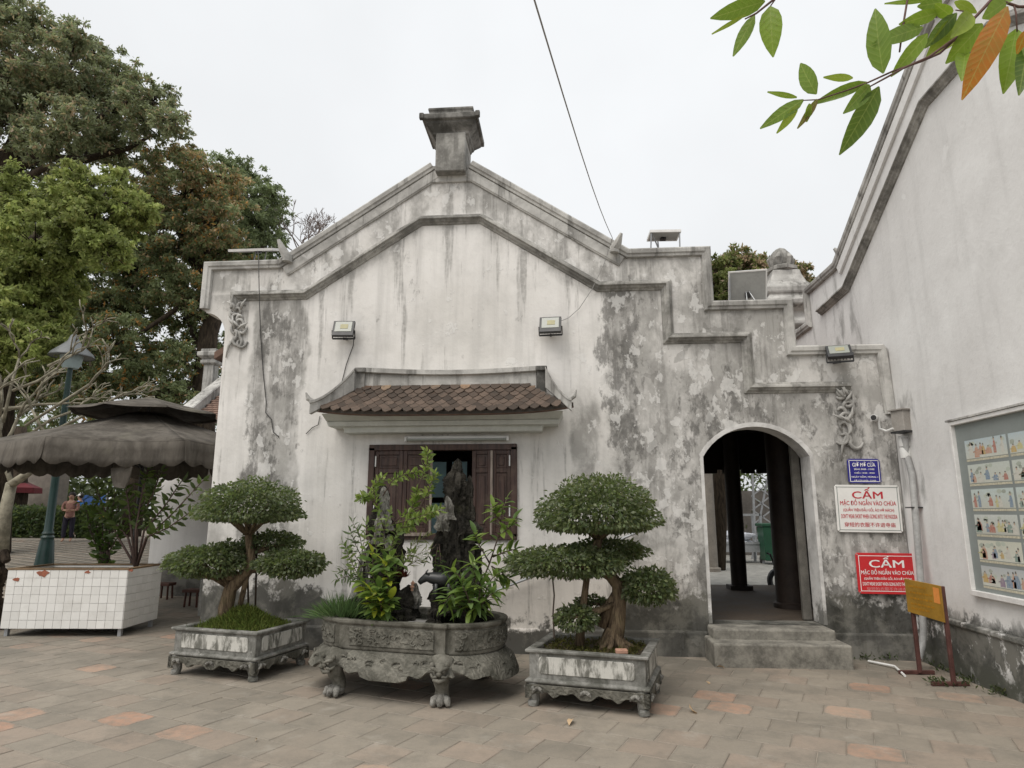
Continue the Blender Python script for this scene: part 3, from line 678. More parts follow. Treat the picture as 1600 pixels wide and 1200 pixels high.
slab('shade_lining', 3.80, 3.88, 8.40, 11.95, .3, 3.2, 'inner_dark', house, 0)  # dark sheet added over the pale hall wall, standing in for the passage shade
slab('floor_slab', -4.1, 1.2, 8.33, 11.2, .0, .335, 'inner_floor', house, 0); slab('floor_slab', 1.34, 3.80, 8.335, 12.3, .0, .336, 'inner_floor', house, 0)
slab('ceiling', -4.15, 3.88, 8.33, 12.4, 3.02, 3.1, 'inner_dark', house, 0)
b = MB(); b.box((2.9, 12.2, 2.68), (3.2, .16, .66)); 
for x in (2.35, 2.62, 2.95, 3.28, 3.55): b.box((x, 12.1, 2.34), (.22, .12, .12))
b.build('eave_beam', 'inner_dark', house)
MB().lathe((3.05, 9.5, .33), [(.25, 0), (.25, .06), (.21, .08), (.21, 2.7)], 16).build('column', 'column_wood', house, smooth=True)
b = MB(); b.box((2.88, 11.6, .37), (.36, .32, .07)); b.lathe((2.88, 11.6, .37), [(.13, 0), (.135, 1.0), (.13, 2.7)], 14); b.build('column', 'column_wood', house, smooth=True, angle=40)
b = MB(); b.bar((2.85, 8.40, .345), (2.85, 8.40, 2.6), .07, .10); b.build('door_post', 'door_grey', house, bevel=.006)
b = MB()
for sx, xe, ze in ((-1, -4.75, 3.75), (1, 1.75, 3.75)): b.add([(CX, 8.33, 5.75), (CX, 13.2, 5.75), (xe, 13.2, ze), (xe, 8.33, ze), (CX, 8.33, 5.65), (CX, 13.2, 5.65), (xe, 13.2, ze-.1), (xe, 8.33, ze-.1)], [(0, 1, 2, 3), (4, 7, 6, 5), (0, 3, 7, 4), (1, 5, 6, 2), (2, 6, 7, 3)])
b.box((2.75, 10.3, 3.25), (2.2, 4.3, .1)); b.build('roof', 'far_tile', house)

# carved plaster scrolls
def relief(cx, cz, seed, k=1.):
    rr = random.Random(seed); b = MB()
    for i in range(15):
        x = cx+rr.uniform(-.10, .10)*k; z = cz+.30*k-i*.043*k; a0 = rr.uniform(0, 2*PI); L = rr.uniform(.09, .16)*k; s = rr.choice((-1, 1)); pts = []; rd = []
        for j in range(9):
            t = j/8; a = a0+s*t*3.6; r = L*(1-t*.78); pts.append(fm(x+r*math.cos(a)*.75, z+r*math.sin(a), .012+.022*math.sin(t*3))); rd.append(.008*k+.012*k*math.sin(t*PI)+.004)
        b.tube(pts, rd, 7, flat=.9)
    for i in range(8):
        a = rr.uniform(.4, 2.7); p0 = Vector((cx+rr.uniform(-.06, .06), D-.03, cz+rr.uniform(-.1, .25)*k)); q = p0+Vector((math.cos(a)*.17, -.03, math.sin(a)*.17)); b.tube([p0, (p0+q)/2+Vector((0, -.03, 0)), q], [.013, .018, .005], 6)
    b.tube([fm(cx-.02, cz-.2*k, .02), fm(cx-.09, cz-.33*k, .03), fm(cx-.12, cz-.5*k, .015)], [.02, .017, .007], 7)
    return b
relief(-4.27, 4.03, 3, .9).build('carved_scroll', 'plaster_trim', house, smooth=True, angle=180)
relief(3.36, 2.72, 8, 1.05).build('carved_scroll', 'plaster_trim', house, smooth=True, angle=180)

# ------------------------------------------------------------------ window with shutters
win = MB()
for a_, b_ in (((-2.385, 1.31), (-2.385, 2.385)), ((-.612, 1.31), (-.612, 2.385)), ((-2.42, 2.385), (-.577, 2.385)), ((-2.42, 1.31), (-.577, 1.31))): win.bar((a_[0], 8.02, a_[1]), (b_[0], 8.02, b_[1]), .075, .12, up=(0, 1, 0))
win = win.build('window', 'dark_wood', house, bevel=.005)
def shutter(x0, x1, y, ang, hinge, m='dark_wood'):
    b = MB(); w = x1-x0; z0, z1 = 1.35, 2.345; sw = .05
    def lb(xa, xb, za, zb, dy, th): b.box(((xa+xb)/2, dy, (za+zb)/2), (xb-xa, th, zb-za))
    lb(0, sw, z0, z1, 0, .035); lb(w-sw, w, z0, z1, 0, .035); zr = 2.10
    for za, zb in ((z0, z0+.06), (zr-.03, zr+.03), (z1-.05, z1)): lb(sw, w-sw, za, zb, 0, .034)
    lb(sw, w-sw, z0+.06, zr-.03, .004, .012); lb(sw, w-sw, zr+.03, z1-.05, .004, .012)
    lb(sw+.03, w-sw-.03, z0+.1, zr-.07, -.004, .014); lb(sw+.03, w-sw-.03, zr+.06, z1-.08, -.004, .014)
    R = Matrix.Rotation(ang, 4, 'Z'); h = 0 if hinge == 'l' else w
    b.v = [tuple(R @ Vector((v[0]-h, v[1], v[2]))+Vector((x0+h, y, 0))) for v in b.v]
    return b.build('shutter', m, win, bevel=.004)
shutter(-2.345, -1.985, 8.0, math.radians(-3), 'l'); shutter(-1.985, -1.635, 7.985, math.radians(4), 'l'); shutter(-1.13, -.885, 7.98, math.radians(-6), 'r'); shutter(-.885, -.65, 8.0, math.radians(4), 'r')
MB().bar((-1.63, 7.965, 1.33), (-1.63, 7.965, 2.34), .022, .03).build('stile', 'pale_wood', win, bevel=.003); MB().bar((-.885, 7.955, 1.33), (-.885, 7.955, 2.34), .02, .03).build('stile', 'pale_wood', win, bevel=.003)
MB().bar((-2.2, 7.955, 1.335), (-1.66, 7.955, 1.335), .05, .04).build('stile', 'pale_wood', win, bevel=.003)
for x in (-2.33, -.665):
    for z in (1.55, 2.15): MB().tube([(x, 7.96, z), (x, 7.96, z+.13)], .009, 8).build('hinge', 'white_metal', win)

# ------------------------------------------------------------------ tiled hood over the window
def frustum(b, lo, hi, zl, zh, yb=8.02):
    (x0, x1, y0), (X0, X1, Y0) = lo, hi
    b.add([(x0, y0, zl), (x1, y0, zl), (x1, yb, zl), (x0, yb, zl), (X0, Y0, zh), (X1, Y0, zh), (X1, yb, zh), (X0, yb, zh)], [(3, 2, 1, 0), (4, 5, 6, 7), (0, 1, 5, 4), (1, 2, 6, 5), (2, 3, 7, 6), (3, 0, 4, 7)])
YE, YR = 7.46, 7.85
eL, eR = P(484, 636, YE), P(896, 633, YE); eM = P(690, 640, YE); rL, rR = P(566, 606, YR), P(832, 603, YR); rM = P(700, 603, YR)
zE, zR = eM.z, rM.z; hxc = (eL.x+eR.x)/2; hw = (eR.x-eL.x)/2; rw2 = (rR.x-rL.x)/2
b = MB()
c2 = (P(538, 676, 7.80), P(847, 674, 7.80)); c1 = (P(512, 662, 7.70), P(872, 660, 7.70))
frustum(b, (c2[0].x, c2[1].x, 7.80), (c2[0].x-.02, c2[1].x+.02, 7.785), P(690, 675, 7.8).z, P(690, 664, 7.8).z)
frustum(b, (c1[0].x, c1[1].x, 7.72), (c1[0].x-.02, c1[1].x+.02, 7.70), P(690, 665, 7.72).z+.004, P(690, 657, 7.72).z)
frustum(b, (c1[0].x-.022, c1[1].x+.022, 7.69), (eL.x+.12, eR.x-.12, 7.52), P(690, 657, 7.72).z+.003, zE-.02)
hood = b.build('window_hood', 'grey_cornice', house, bevel=.006)
def deck(t, k):
    """point on the roof plane: t along (-1..1), k up the slope (0..1)"""
    w = hw+(rw2-hw)*k; lift = .075*abs(t)**4*(1-k); sag = .03*(1-k)*k
    return Vector((hxc+t*w, YE+(YR-YE)*k, zE+(zR-zE)*k+lift-sag*2))
b = MB(); 
for i in range(21):
    for k in (0, .5, 1):
        p = deck(-1+i*.1, k); b.v += [tuple(p-Vector((0, 0, .012))), tuple(p-Vector((0, -.01, .05)))]
for i in range(20):
    for k in range(2):
        a = (i*3+k)*2; q = ((i+1)*3+k)*2; b.f += [(a, q, q+2, a+2), (a+1, a+3, q+3, q+1)]; b.mi += [0, 0]
    a = i*6; q = a+6; b.f.append((a, a+1, q+1, q)); b.mi.append(0)
b.build('roof_deck', 'inner_wall', hood)
tv = [(-.056, -.07), (-.061, -.005), (-.048, .032), (-.022, .062), (0, .080), (.022, .062), (.048, .032), (.061, -.005), (.056, -.07)]
tl = MB().prism(tv, lambda a, c, d: (a, -c, d), 0, .014).build('tile', 'roof_tile'); tme = tl.data; bpy.data.objects.remove(tl)
sl_ = math.atan2(zR-zE, YR-YE); rows = 7
for r_ in range(rows):
    k = r_/(rows-.5); w = hw+(rw2-hw)*k; off = .5*(r_ % 2)
    for i in range(-16, 17):
        x = (i+off)*.124; t = x/w
        if abs(x) > w-.10: continue
        p = deck(t, k); dx = deck(min(1, t+.02), k)-deck(max(-1, t-.02), k)
        o = bpy.data.objects.new('tile', tme); COL.objects.link(o); o.parent = hood
        o.location = p+Vector((0, -.02, .004)); o.rotation_euler = (sl_-.10+random.gauss(0, .03), -math.atan2(dx.z, dx.x)+random.gauss(0, .015), random.gauss(0, .03))
b = MB(); pts = [deck(-1+.1*i, 0)+Vector((0, .03, -.045)) for i in range(21)]; b.tube(pts, .022, 6); b.build('eave_edge', 'far_tile', hood)
# ridge wall, hip walls, posts
rt = [P(570+i*(838-570)/12, 579+5*math.sin(i/12*PI)-i*.2, YR-.02) for i in range(13)]; b = MB()
for i in range(12):
    a, c = rt[i], rt[i+1]; zb = zR-.04
    b.add([(a.x, YR-.02, zb), (c.x, YR-.02, zb), (c.x, YR-.02, c.z), (a.x, YR-.02, a.z), (a.x, 8.01, zb), (c.x, 8.01, zb), (c.x, 8.01, c.z), (a.x, 8.01, a.z)], [(0, 1, 2, 3), (3, 2, 6, 7)])
b.sweep([(p.x, p.z) for p in rt], [(-.03, .0), (-.03, .215), (.025, .215), (.035, .19), (.04, .0)], fm); b.build('hood_ridge', 'plaster_trim', hood)
for sgn, top, post, bot in ((-1, (556, 577), (574, 612), (486, 632)), (1, (852, 574), (826, 610), (893, 628))):
    A = P(*top, 7.76); B = P(bot[0], bot[1]-5, YE-.09); b = MB(); n_ = 10
    for i in range(n_):
        q = []
        for t in (i/n_, (i+1)/n_):
            e = 1-(1-t)**1.5
            x = A.x+(B.x-A.x)*t; y = A.y+(B.y-A.y)*t; zt = A.z+(B.z-A.z)*e; lo = zR-.06+(zE+.01-zR)*t
            q.append((x, y, zt, min(lo, zt-.07)))
        (x, y, zt, lo), (x2, y2, zt2, lo2) = q; w = .06
        for dd, zz, ll in ((w, 0, .03), (w*.55, -.03, None)):
            l1 = zt-ll if ll else lo; l2 = zt2-ll if ll else lo2
            b.add([(x, y-dd, l1), (x2, y2-dd, l2), (x2, y2-dd, zt2+zz), (x, y-dd, zt+zz), (x, y+dd, l1), (x2, y2+dd, l2), (x2, y2+dd, zt2+zz), (x, y+dd, zt+zz)], [(0, 1, 2, 3), (7, 6, 5, 4), (3, 2, 6, 7), (4, 5, 1, 0)])
    b.tube([B+Vector((-sgn*.02, 0, 0)), B+Vector((sgn*.03, -.02, .03)), B+Vector((sgn*.055, -.03, .10))], [.03, .03, .008], 8)
    b.build('hip_wall', 'plaster_trim', hood)
    C_ = P((top[0]+post[0])/2, (top[1]+post[1])/2+2, 7.82); h = abs(P(*top, 7.8).z-P(*post, 7.8).z)
    b = MB(); b.box((A.x-sgn*.05, 7.9, C_.z), (.11, .20, h+.04)); b.box((A.x-sgn*.05, 7.89, C_.z+h/2), (.14, .24, .06)); b.build('hip_post', 'plaster_dark', hood, bevel=.008)

# ------------------------------------------------------------------ tall white hall on the right
RX = 3.9; sm = lambda s, z, d: (RX-d, s, z)
hall = thing('white_hall', 'tall smooth white gable wall meeting the old house in a corner', 'building', (RX, 6, 0))
half = [(.28, 6.68), (.48, 6.58), (3.10, 5.06), (4.27, 5.06), (4.27, 4.52), (5.1, 4.52), (5.1, 3.6), (6.0, 3.6)]
far_ = [(6+a, z) for a, z in half]; nr_ = [(6-a, z) for a, z in reversed(half)]
MB().prism([(0, -.1)]+nr_+far_+[(12.0, -.1)], sm, 0, -.35).build('side_wall', 'plaster_side', hall)
b = MB(); pr = [(-.03, -.4), (-.03, .055), (-.012, .07), (.035, .066), (.05, .05), (.078, .046), (.088, .004), (.0, -.012), (0, -.4)]
for p in (nr_, far_): b.sweep(p, pr, sm)
b.build('parapet_cap', 'plaster_trim', hall, bevel=.004)
b = MB()
for p in ([(6-3.1, 5.06), (6-.48, 6.58)], [(6.48, 6.58), (9.1, 5.06)]): b.sweep(p, [(.09, -.01), (.09, .034), (.22, .034), (.23, .02), (.23, -.01)], sm)
b.build('slope_band', 'plaster_side', hall)
hm = [(.58, 5.93), (2.84, 4.66), (3.80, 4.62), (3.80, 4.0)]
b = MB(); b.sweep([(6-a, z) for a, z in reversed(hm[:3])]+[(6+a, z) for a, z in hm[:3]], mp_, sm); b.build('string_moulding', 'plaster_mould', hall, bevel=.004)
b = MB(); b.prism([(0, -.1), (7.95, -.1), (7.95, .53), (0, .53)], sm, .035, -.02); b.sweep([(0, .52), (7.94, .52)], [(-.02, .0), (-.015, .05), (.03, .055), (.045, .03), (.05, .0)], sm); b.build('plinth', 'plaster_side', hall, bevel=.008)
fin('ridge_fin', P(1318, 398, 8.95), P(1303, 388, 8.95), .07, hall)
b = MB(); b.box((RX+.2, 6, 6.9), (.5, .42, .6)); b.lathe((RX+.2, 6, 0), [(.22, 7.2), (.38, 7.5), (.38, 7.6), (.3, 7.6), (.3, 7.75), (0, 7.76)], square=True); b.build('ridge_pillar', 'plaster_trim', hall)
b = MB(); 
for s1, s2, za, zb in ((6, 12, 6.5, 2.9), (6, 0, 6.5, 2.9)): b.add([(RX+.3, s1, 6.4), (RX+9, s1, 6.4), (RX+9, s2, 3.2), (RX+.3, s2, 3.2)], [(0, 1, 2, 3)])
b.build('roof', 'far_tile', hall)
# ------------------------------------------------------------------ lamps, panels, boxes, pipes, cables on the walls
def floodlight(c, label, tilt=.35, yaw=0., w=.27, h=.23):
    t = thing('floodlight', label, 'floodlight', c, 'floodlights on the house front')
    R = Matrix.Rotation(yaw, 3, 'Z') @ Matrix.Rotation(-tilt, 3, 'X'); c = Vector(c)
    def bx(name, off, sz, m, bev=.004):
        b = MB(); b.box(c+R @ Vector(off), sz, mat3=R); return b.build(name, m, t, bevel=bev)
    b = MB(); b.box(c, (w, .045, h), mat3=R)
    for i in range(7): b.box(c+R @ Vector((-w*.4+i*w*.133, .04, 0)), (.008, .04, h*.8), mat3=R)
    b.build('housing', 'black_metal', t, bevel=.003)
    bx('lens', (0, -.024, .02), (w*.80, .006, h*.68), 'fl_lens', .002); bx('led_array', (.01, -.0285, .02), (w*.36, .004, h*.3), 'sticker_pale', .001)
    b = MB(); q = c+R @ Vector((0, .06, -h*.35))
    for sx in (-1, 1): b.bar(c+R @ Vector((sx*(w/2+.008), 0, -.02)), c+R @ Vector((sx*(w/2+.008), .07, -h*.45)), .012, .02)
    b.bar(c+R @ Vector((-w/2-.008, .07, -h*.45)), c+R @ Vector((w/2+.008, .07, -h*.45)), .012, .02); b.bar(c+R @ Vector((0, .07, -h*.45)), (c.x, D-.003, c.z-h*.4), .02, .03)
    b.build('bracket', 'black_metal', t); return t
floodlight(P(537, 514, 7.84), 'black floodlight nearer the dark stained corner, its thin cable running down to the hood', .38, .08)
floodlight(P(860, 508, 7.84), 'black floodlight above the tip of the hood nearest the archway, with a sagging cable', .38, -.08)
floodlight(P(1311, 550, 7.82), 'black floodlight clamped on the lowest parapet step by the tall hall', .75, -.25)
def cable(name, pts, r, label, m='cable', group=None):
    o = MB().tube(pts, r, 6).build(name, m, smooth=True, angle=180); tag(o, label, 'cable', group); return o
W_ = lambda px, py, y=7.985: P(px, py, y)
cable('cable', [W_(553, 526, 7.93), W_(552, 540), W_(546, 556), W_(541, 570), W_(536, 590), W_(532, 606)], .006, 'thin dark cable from the floodlight down to the hood end')
cable('cable', [P(957, 372, 7.88)+(P(835, 0, 2.2)-P(957, 372, 7.88))*k+Vector((0, 0, -.10*math.sin(PI*min(1, k)))) for k in (2.2, 1.6, 1.2, 1.0, .85, .7, .55, .4, .25, .12)]+[P(957, 372, 7.88), P(944, 412, 7.9), P(925, 452, 7.93), P(905, 482, 7.97), P(888, 497, 7.97), P(872, 503, 7.93)], .0042, 'long grey cable slung from overhead down to a floodlight on the gable', 'grey_cable')
cable('cable', [W_(402, 388, 8.1), W_(404, 400, 7.92), W_(405, 455, 7.86), W_(407, 520), W_(411, 580), W_(416, 630), W_(415, 645), W_(424, 655), W_(427, 675), W_(436, 683)], .006, 'thin cable hanging down the stained wall corner from the roof panel')
cable('cable', [W_(478, 678), W_(488, 668), W_(497, 664), W_(500, 650)], .005, 'short stray cable looping under the hood eave')
# fluorescent batten
t = thing('tube_light', 'white batten tube light fixed between the hood and the shuttered window', 'tube light', W_(714, 684))
a, b_ = P(633, 684, 7.95), P(795, 684, 7.95); a.z = b_.z = (a.z+b_.z)/2
MB().bar(a+Vector((0, .02, 0)), b_+Vector((0, .02, 0)), .05, .05).build('batten', 'white_metal', t, bevel=.006); MB().tube([a+Vector((.03, -.02, -.025)), b_+Vector((-.03, -.02, -.025))], .016, 10).build('tube', 'fl_lens', t, smooth=True)
b = MB(); [b.box(p+Vector((s_*.012, -.01, -.015)), (.03, .06, .06)) for p, s_ in ((a, 1), (b_, -1))]; b.build('end_cap', 'white_metal', t, bevel=.004)
# solar panels on the parapets
def panel(c, w, d, tilt, yaw, label, legs, back=True):
    t = thing('solar_panel', label, 'solar panel', c, 'solar panels along the roofline'); c = Vector(c); R = Matrix.Rotation(yaw, 3, 'Z') @ Matrix.Rotation(tilt, 3, 'X')
    MB().box(c, (w, d, .022), mat3=R).build('back_sheet', 'solar_back', t); MB().box(c+R @ Vector((0, 0, .014)), (w-.03, d-.03, .006), mat3=R).build('cell', 'solar_cell', t)
    b = MB()
    for s in (-1, 1): b.box(c+R @ Vector((s*w/2, 0, 0)), (.018, d+.018, .034), mat3=R); b.box(c+R @ Vector((0, s*d/2, 0)), (w-.018, .018, .034), mat3=R)
    b.build('panel_frame', 'alu_frame', t)
    MB().box(c+R @ Vector((0, d*.2, -.025)), (.07, .07, .03), mat3=R).build('junction_box', 'black_metal', t)
    b = MB()
    for p0, p1 in legs: b.tube([c+R @ Vector(p0), Vector(p1)], .009, 6)
    b.build('stand', 'steel_grey', t); return t
c = P(1037, 368, 8.15); gzv = 4.9
panel(c, .38, .26, math.radians(-2), .04, 'small flat solar panel on thin legs above the upper shoulder of the wall', [((-.18, -.12, 0), (c.x-.19, c.y-.1, gzv)), ((.18, -.12, 0), (c.x+.18, c.y-.1, gzv)), ((-.05, .15, 0), (c.x-.05, c.y+.12, gzv)), ((-.18, -.12, 0), (c.x-.02, c.y+.1, gzv))])
c = P(1168, 450, 8.35)
panel(c, .46, .44, math.radians(-62), math.radians(-8), 'tilted solar panel showing its grey back beside the stone lotus finial', [((-.02, .05, -.02), (c.x-.05, c.y-.12, 4.16)), ((.02, .05, -.02), (c.x+.10, c.y-.12, 4.16)), ((-.22, -.2, 0), (c.x-.24, c.y, 4.16))])
c = P(400, 391, 8.2)
panel(c, .60, .34, math.radians(21), .0, 'solar panel seen edge-on over the shoulder near the big trees', [((-.0, 0, 0), (c.x, c.y-.05, 4.9)), ((.15, 0, 0), (c.x+.15, c.y-.05, 4.9))])
# camera
c = P(1366, 652, 7.86); t = thing('security_camera', 'small white security camera beside the carved scroll', 'security camera', c)
MB().tube([c+Vector((.06, .1, 0)), c+Vector((-.03, -.05, -.01))], .038, 14).build('body', 'white_metal', t, smooth=True); MB().tube([c+Vector((-.031, -.052, -.01)), c+Vector((-.038, -.062, -.012))], .03, 14).build('lens', 'black_metal', t, smooth=True)
MB().tube([c+Vector((.05, .08, .0)), c+Vector((.1, .135, -.01))], .018, 8).build('mount', 'white_metal', t)
# junction box and drain pipe in the corner
c = P(1413, 658, 7.72); t = thing('junction_box', 'grey metal box in the corner above the drain pipe', 'electrical box', c)
MB().box(c, (.20, .17, .24), .35).build('case', 'box_metal', t, bevel=.006); MB().box(c+Vector((-.0, -.0, .125)), (.24, .21, .015), .35).build('lid', 'box_metal', t); MB().box(c+Vector((0, 0, -.127)), (.225, .195, .02), .35).build('base', 'black_metal', t)
b = MB(); b.tube([c+Vector((-.12, .02, -.08)), c+Vector((-.16, .1, -.1)), c+Vector((-.19, .19, -.06)), c+Vector((-.19, .2, .06))], .014, 8); b.build('conduit', 'white_metal', t, smooth=True)
t = thing('drain_pipe', 'pale plastic drain pipe running down the wall corner', 'pipe', (3.80, 7.8, 0))
p0, p1 = P(1413, 683, 7.72), P(1417, 712, 7.74)
pts = [p0, p1, P(1425, 740, 7.66), P(1430, 800, 7.62), P(1438, 900, 7.60), P(1443, 985, 7.58), P(1441, 1010, 7.55), P(1436, 1030, 7.5)]
MB().tube(pts, .035, 14).build('pipe', 'pvc_pipe2', t, smooth=True); b = MB()
for z in (2.33, 2.2): b.lathe((p0.x+.01 if z > 2.3 else p1.x-.003, 7.76, z), [(.056, 0), (.058, .03), (.058, .1), (.05, .12)], 14)
b.build('coupling', 'white_metal', t, smooth=True, angle=40); MB().box(P(1430, 793, 7.66), (.15, .13, .014)).build('clamp', 'black_metal', t)
# leaning pipe behind the bonsai
o = MB().tube([P(700, 950, 7.9), P(766, 926, 7.9), P(842, 897, 7.9), P(985, 836, 7.9), P(1004, 828, 7.93)], .016, 8).build('leaning_pipe', 'steel_grey', smooth=True); tag(o, 'long thin grey pipe slanting across the wall behind the bonsai', 'pipe')

# ------------------------------------------------------------------ signs
def sign(name, label, x0y0, x1y1, Y, mb, mborder, lines, rot=0., inset=.03, th=.012):
    a, b_ = P(*x0y0, Y), P(*x1y1, Y); w, h = b_.x-a.x, a.z-b_.z; cx, cz = (a.x+b_.x)/2, (a.z+b_.z)/2
    t = thing(name, label, 'sign', (cx, Y, cz)); cr, sr = math.cos(rot), math.sin(rot)
    mp = lambda x, z, d: (cx+x*cr-z*sr, Y-d, cz+x*sr+z*cr)
    k = .02; pl = [(-w/2+k, -h/2), (w/2-k, -h/2), (w/2, -h/2+k), (w/2, h/2-k), (w/2-k, h/2), (-w/2+k, h/2), (-w/2, h/2-k), (-w/2, -h/2+k)]
    MB().prism(pl, mp, 0, -th).build('board', mb, t, bevel=.002)
    if mborder:
        b = MB(); W2, H2 = w/2-inset, h/2-inset; l = .007
        for q in ((-W2, -H2, W2, -H2+l), (-W2, H2-l, W2, H2), (-W2, -H2+l, -W2+l, H2-l), (W2-l, -H2+l, W2, H2-l)): b.prism([(q[0], q[1]), (q[2], q[1]), (q[2], q[3]), (q[0], q[3])], mp, .0015, .0005)
        b.build('border', mborder, t)
    for s, z, ww, hh, m_, bo in lines: text(s, hh, m_, t, mp, ww*w, bo, z=.0018, height=hh if 0 else None)
    b = MB()
    for sx in (-1, 1):
        for sz in (-1, 1): b.lathe((0, 0, 0), [(.008, 0), (.006, .004), (0, .005)], 8); k_ = len(b.v)-24; b.v[k_:] = [mp(sx*(w/2-.018)+v[0], sz*(h/2-.018)+v[1], v[2]) for v in b.v[k_:]]
    b.build('screw', 'silver', t); return t
def lay(lines, h):
    """(text, centre height as share from the top, width share, cap height share)"""
    return lines
def sign2(name, label, a, b_, Y, mb, mborder, rows, rot=0., inset=.03):
    """rows: (text, centre (0 top..1 bottom), width share, height share, material, boldness)"""
    A, B = P(*a, Y), P(*b_, Y); w, h = B.x-A.x, A.z-B.z; t = sign(name, label, a, b_, Y, mb, mborder, [], rot, inset)
    cx, cz = (A.x+B.x)/2, (A.z+B.z)/2; cr, sr = math.cos(rot), math.sin(rot)
    for s, f, ww, hh, m_, bo in rows:
        zc = h/2-f*h; mp = lambda x, z, d: (cx+x*cr-(z+zc)*sr, Y-d, cz+x*sr+(z+zc)*cr)
        text(s, 1., m_, t, mp, ww*w, bo, z=.0018, height=hh*h)
    return t
R_, W__ = 'print_red', 'print_white'
sign2('warning_sign', 'white warning sign with red lettering, between the blue and the red signs', (1303, 758), (1412, 832), 7.97, 'sign_white', 'board_grey',
      [('CẤM', .17, .47, .24, R_, .016), ('MẶC ĐỒ NGẮN VÀO CHÙA', .375, .86, .165, R_, .018), ('(QUẦN TRÊN ĐẦU GỐI, ÁO HỞ NÁCH)', .525, .78, .105, R_, .02), ("DON'T WEAR SHORT WHEN GOING INTO THE PAGODA", .665, .86, .09, R_, .018), ('穿短的衣服不许进寺庙', .84, .78, .095, R_, .01)], -.012, .022)
sign2('warning_sign', 'red warning sign with white lettering, lowest on the wall behind the yellow board', (1336, 864), (1438, 929), 7.95, 'sign_red', 'print_white',
      [('CẤM', .21, .57, .29, W__, .016), ('MẶC ĐỒ NGẮN VÀO CHÙA', .465, .86, .17, W__, .018), ('(QUẦN TRÊN ĐẦU GỐI, ÁO HỞ NÁCH)', .62, .78, .10, W__, .02), ("DON'T WEAR SHORT WHEN GOING INTO THE PAGODA", .755, .84, .085, W__, .018), ('穿短的衣服不许进寺庙', .875, .72, .085, 'sign_pink', .0)], -.008, .028)
sign2('hours_sign', 'small blue enamel opening hours sign above the white warning sign', (1323, 717), (1378, 755), 7.975, 'sign_blue', 'print_white',
      [('GIỜ MỞ CỬA', .22, .70, .21, W__, .02), ('SÁNG: 8H00 - 11H00', .42, .62, .085, W__, .018), ('CHIỀU: 14H00 - 18H00', .565, .62, .085, W__, .018), ('NGÀY RẰM, MÙNG 1', .73, .80, .11, W__, .02), ('MỞ CỬA 6H00 - 21H00', .88, .66, .07, W__, .018)], -.01, .016)
# yellow notice on its two-post stand
A, B = Vector((3.52, 7.28, 0)), Vector((3.60, 6.84, 0)); ax_ = (B-A).normalized(); nx_ = Vector((-ax_.y, ax_.x, 0)); nx_ = -nx_ if nx_.x > 0 else nx_
t = thing('notice_stand', 'small yellow notice board on two rusty red posts in the wall corner', 'notice board', (A+B)/2)
for p in (A, B):
    MB().bar(p+Vector((0, 0, .02)), p+Vector((-.0, 0, .90)), .035).build('post', 'rust_post', t, bevel=.003); MB().bar(p+Vector((-.20, -.0, .02)), p+Vector((.15, .03, .02)), .035).build('foot', 'rust_post', t, bevel=.003)
def nm(x, z, d): q = (A+B)/2+ax_*x+nx_*(.022+d); return (q.x, q.y, z)
L_ = (B-A).length/2
MB().prism([(-L_-.03, .60), (L_+.02, .57), (L_+.02, .905), (-L_-.03, .925)], nm, 0, .014).build('board', 'sign_yellow', t, bevel=.002)
MB().prism([(L_-.08, .74), (L_+.0, .735), (L_+.0, .88), (L_-.08, .885)], nm, .0155, .0148).build('sticker', 'sticker_orange', t)
b = MB()
for z, w in ((.86, .15), (.80, .19), (.745, .17), (.69, .2), (.645, .16)):
    x = -.19
    while x < -.19+w*2-.06:
        q = random.uniform(.02, .05); b.prism([(x, z-.009), (x+q, z-.009), (x+q, z+.009), (x, z+.009)], nm, .0155, .0148); x += q+.012
tag(b.build('lettering', 'print_brown', t), kind='stuff')
# display case on the hall wall
Y0, Y1, Z0, Z1 = 6.83, 4.55, .822, 2.482
t = thing('display_case', 'framed display board with rows of small painted scenes on the white hall', 'notice board', (RX, 5.7, 1.6))
MB().prism([(Y1, Z0), (Y0, Z0), (Y0, Z1), (Y1, Z1)], sm, .02, -.01).build('backing', 'board_grey', t)
for q in ((Y1, Z0, Y0, Z0+.05), (Y1, Z1-.04, Y0, Z1), (Y0-.035, Z0+.05, Y0, Z1-.04), (Y1, Z0+.05, Y1+.035, Z1-.04)): MB().prism([(q[0], q[1]), (q[2], q[1]), (q[2], q[3]), (q[0], q[3])], sm, .06, -.01).build('frame', 'alu_frame', t, bevel=.004)
MB().prism([(Y1-.02, Z1+.002), (Y0+.03, Z1+.002), (Y0+.03, Z1+.02), (Y1-.02, Z1+.02)], sm, .07, -.01).build('frame_ledge', 'plaster_trim', t)
PW, PH, GX, GZ = .605, .175, .03, .058
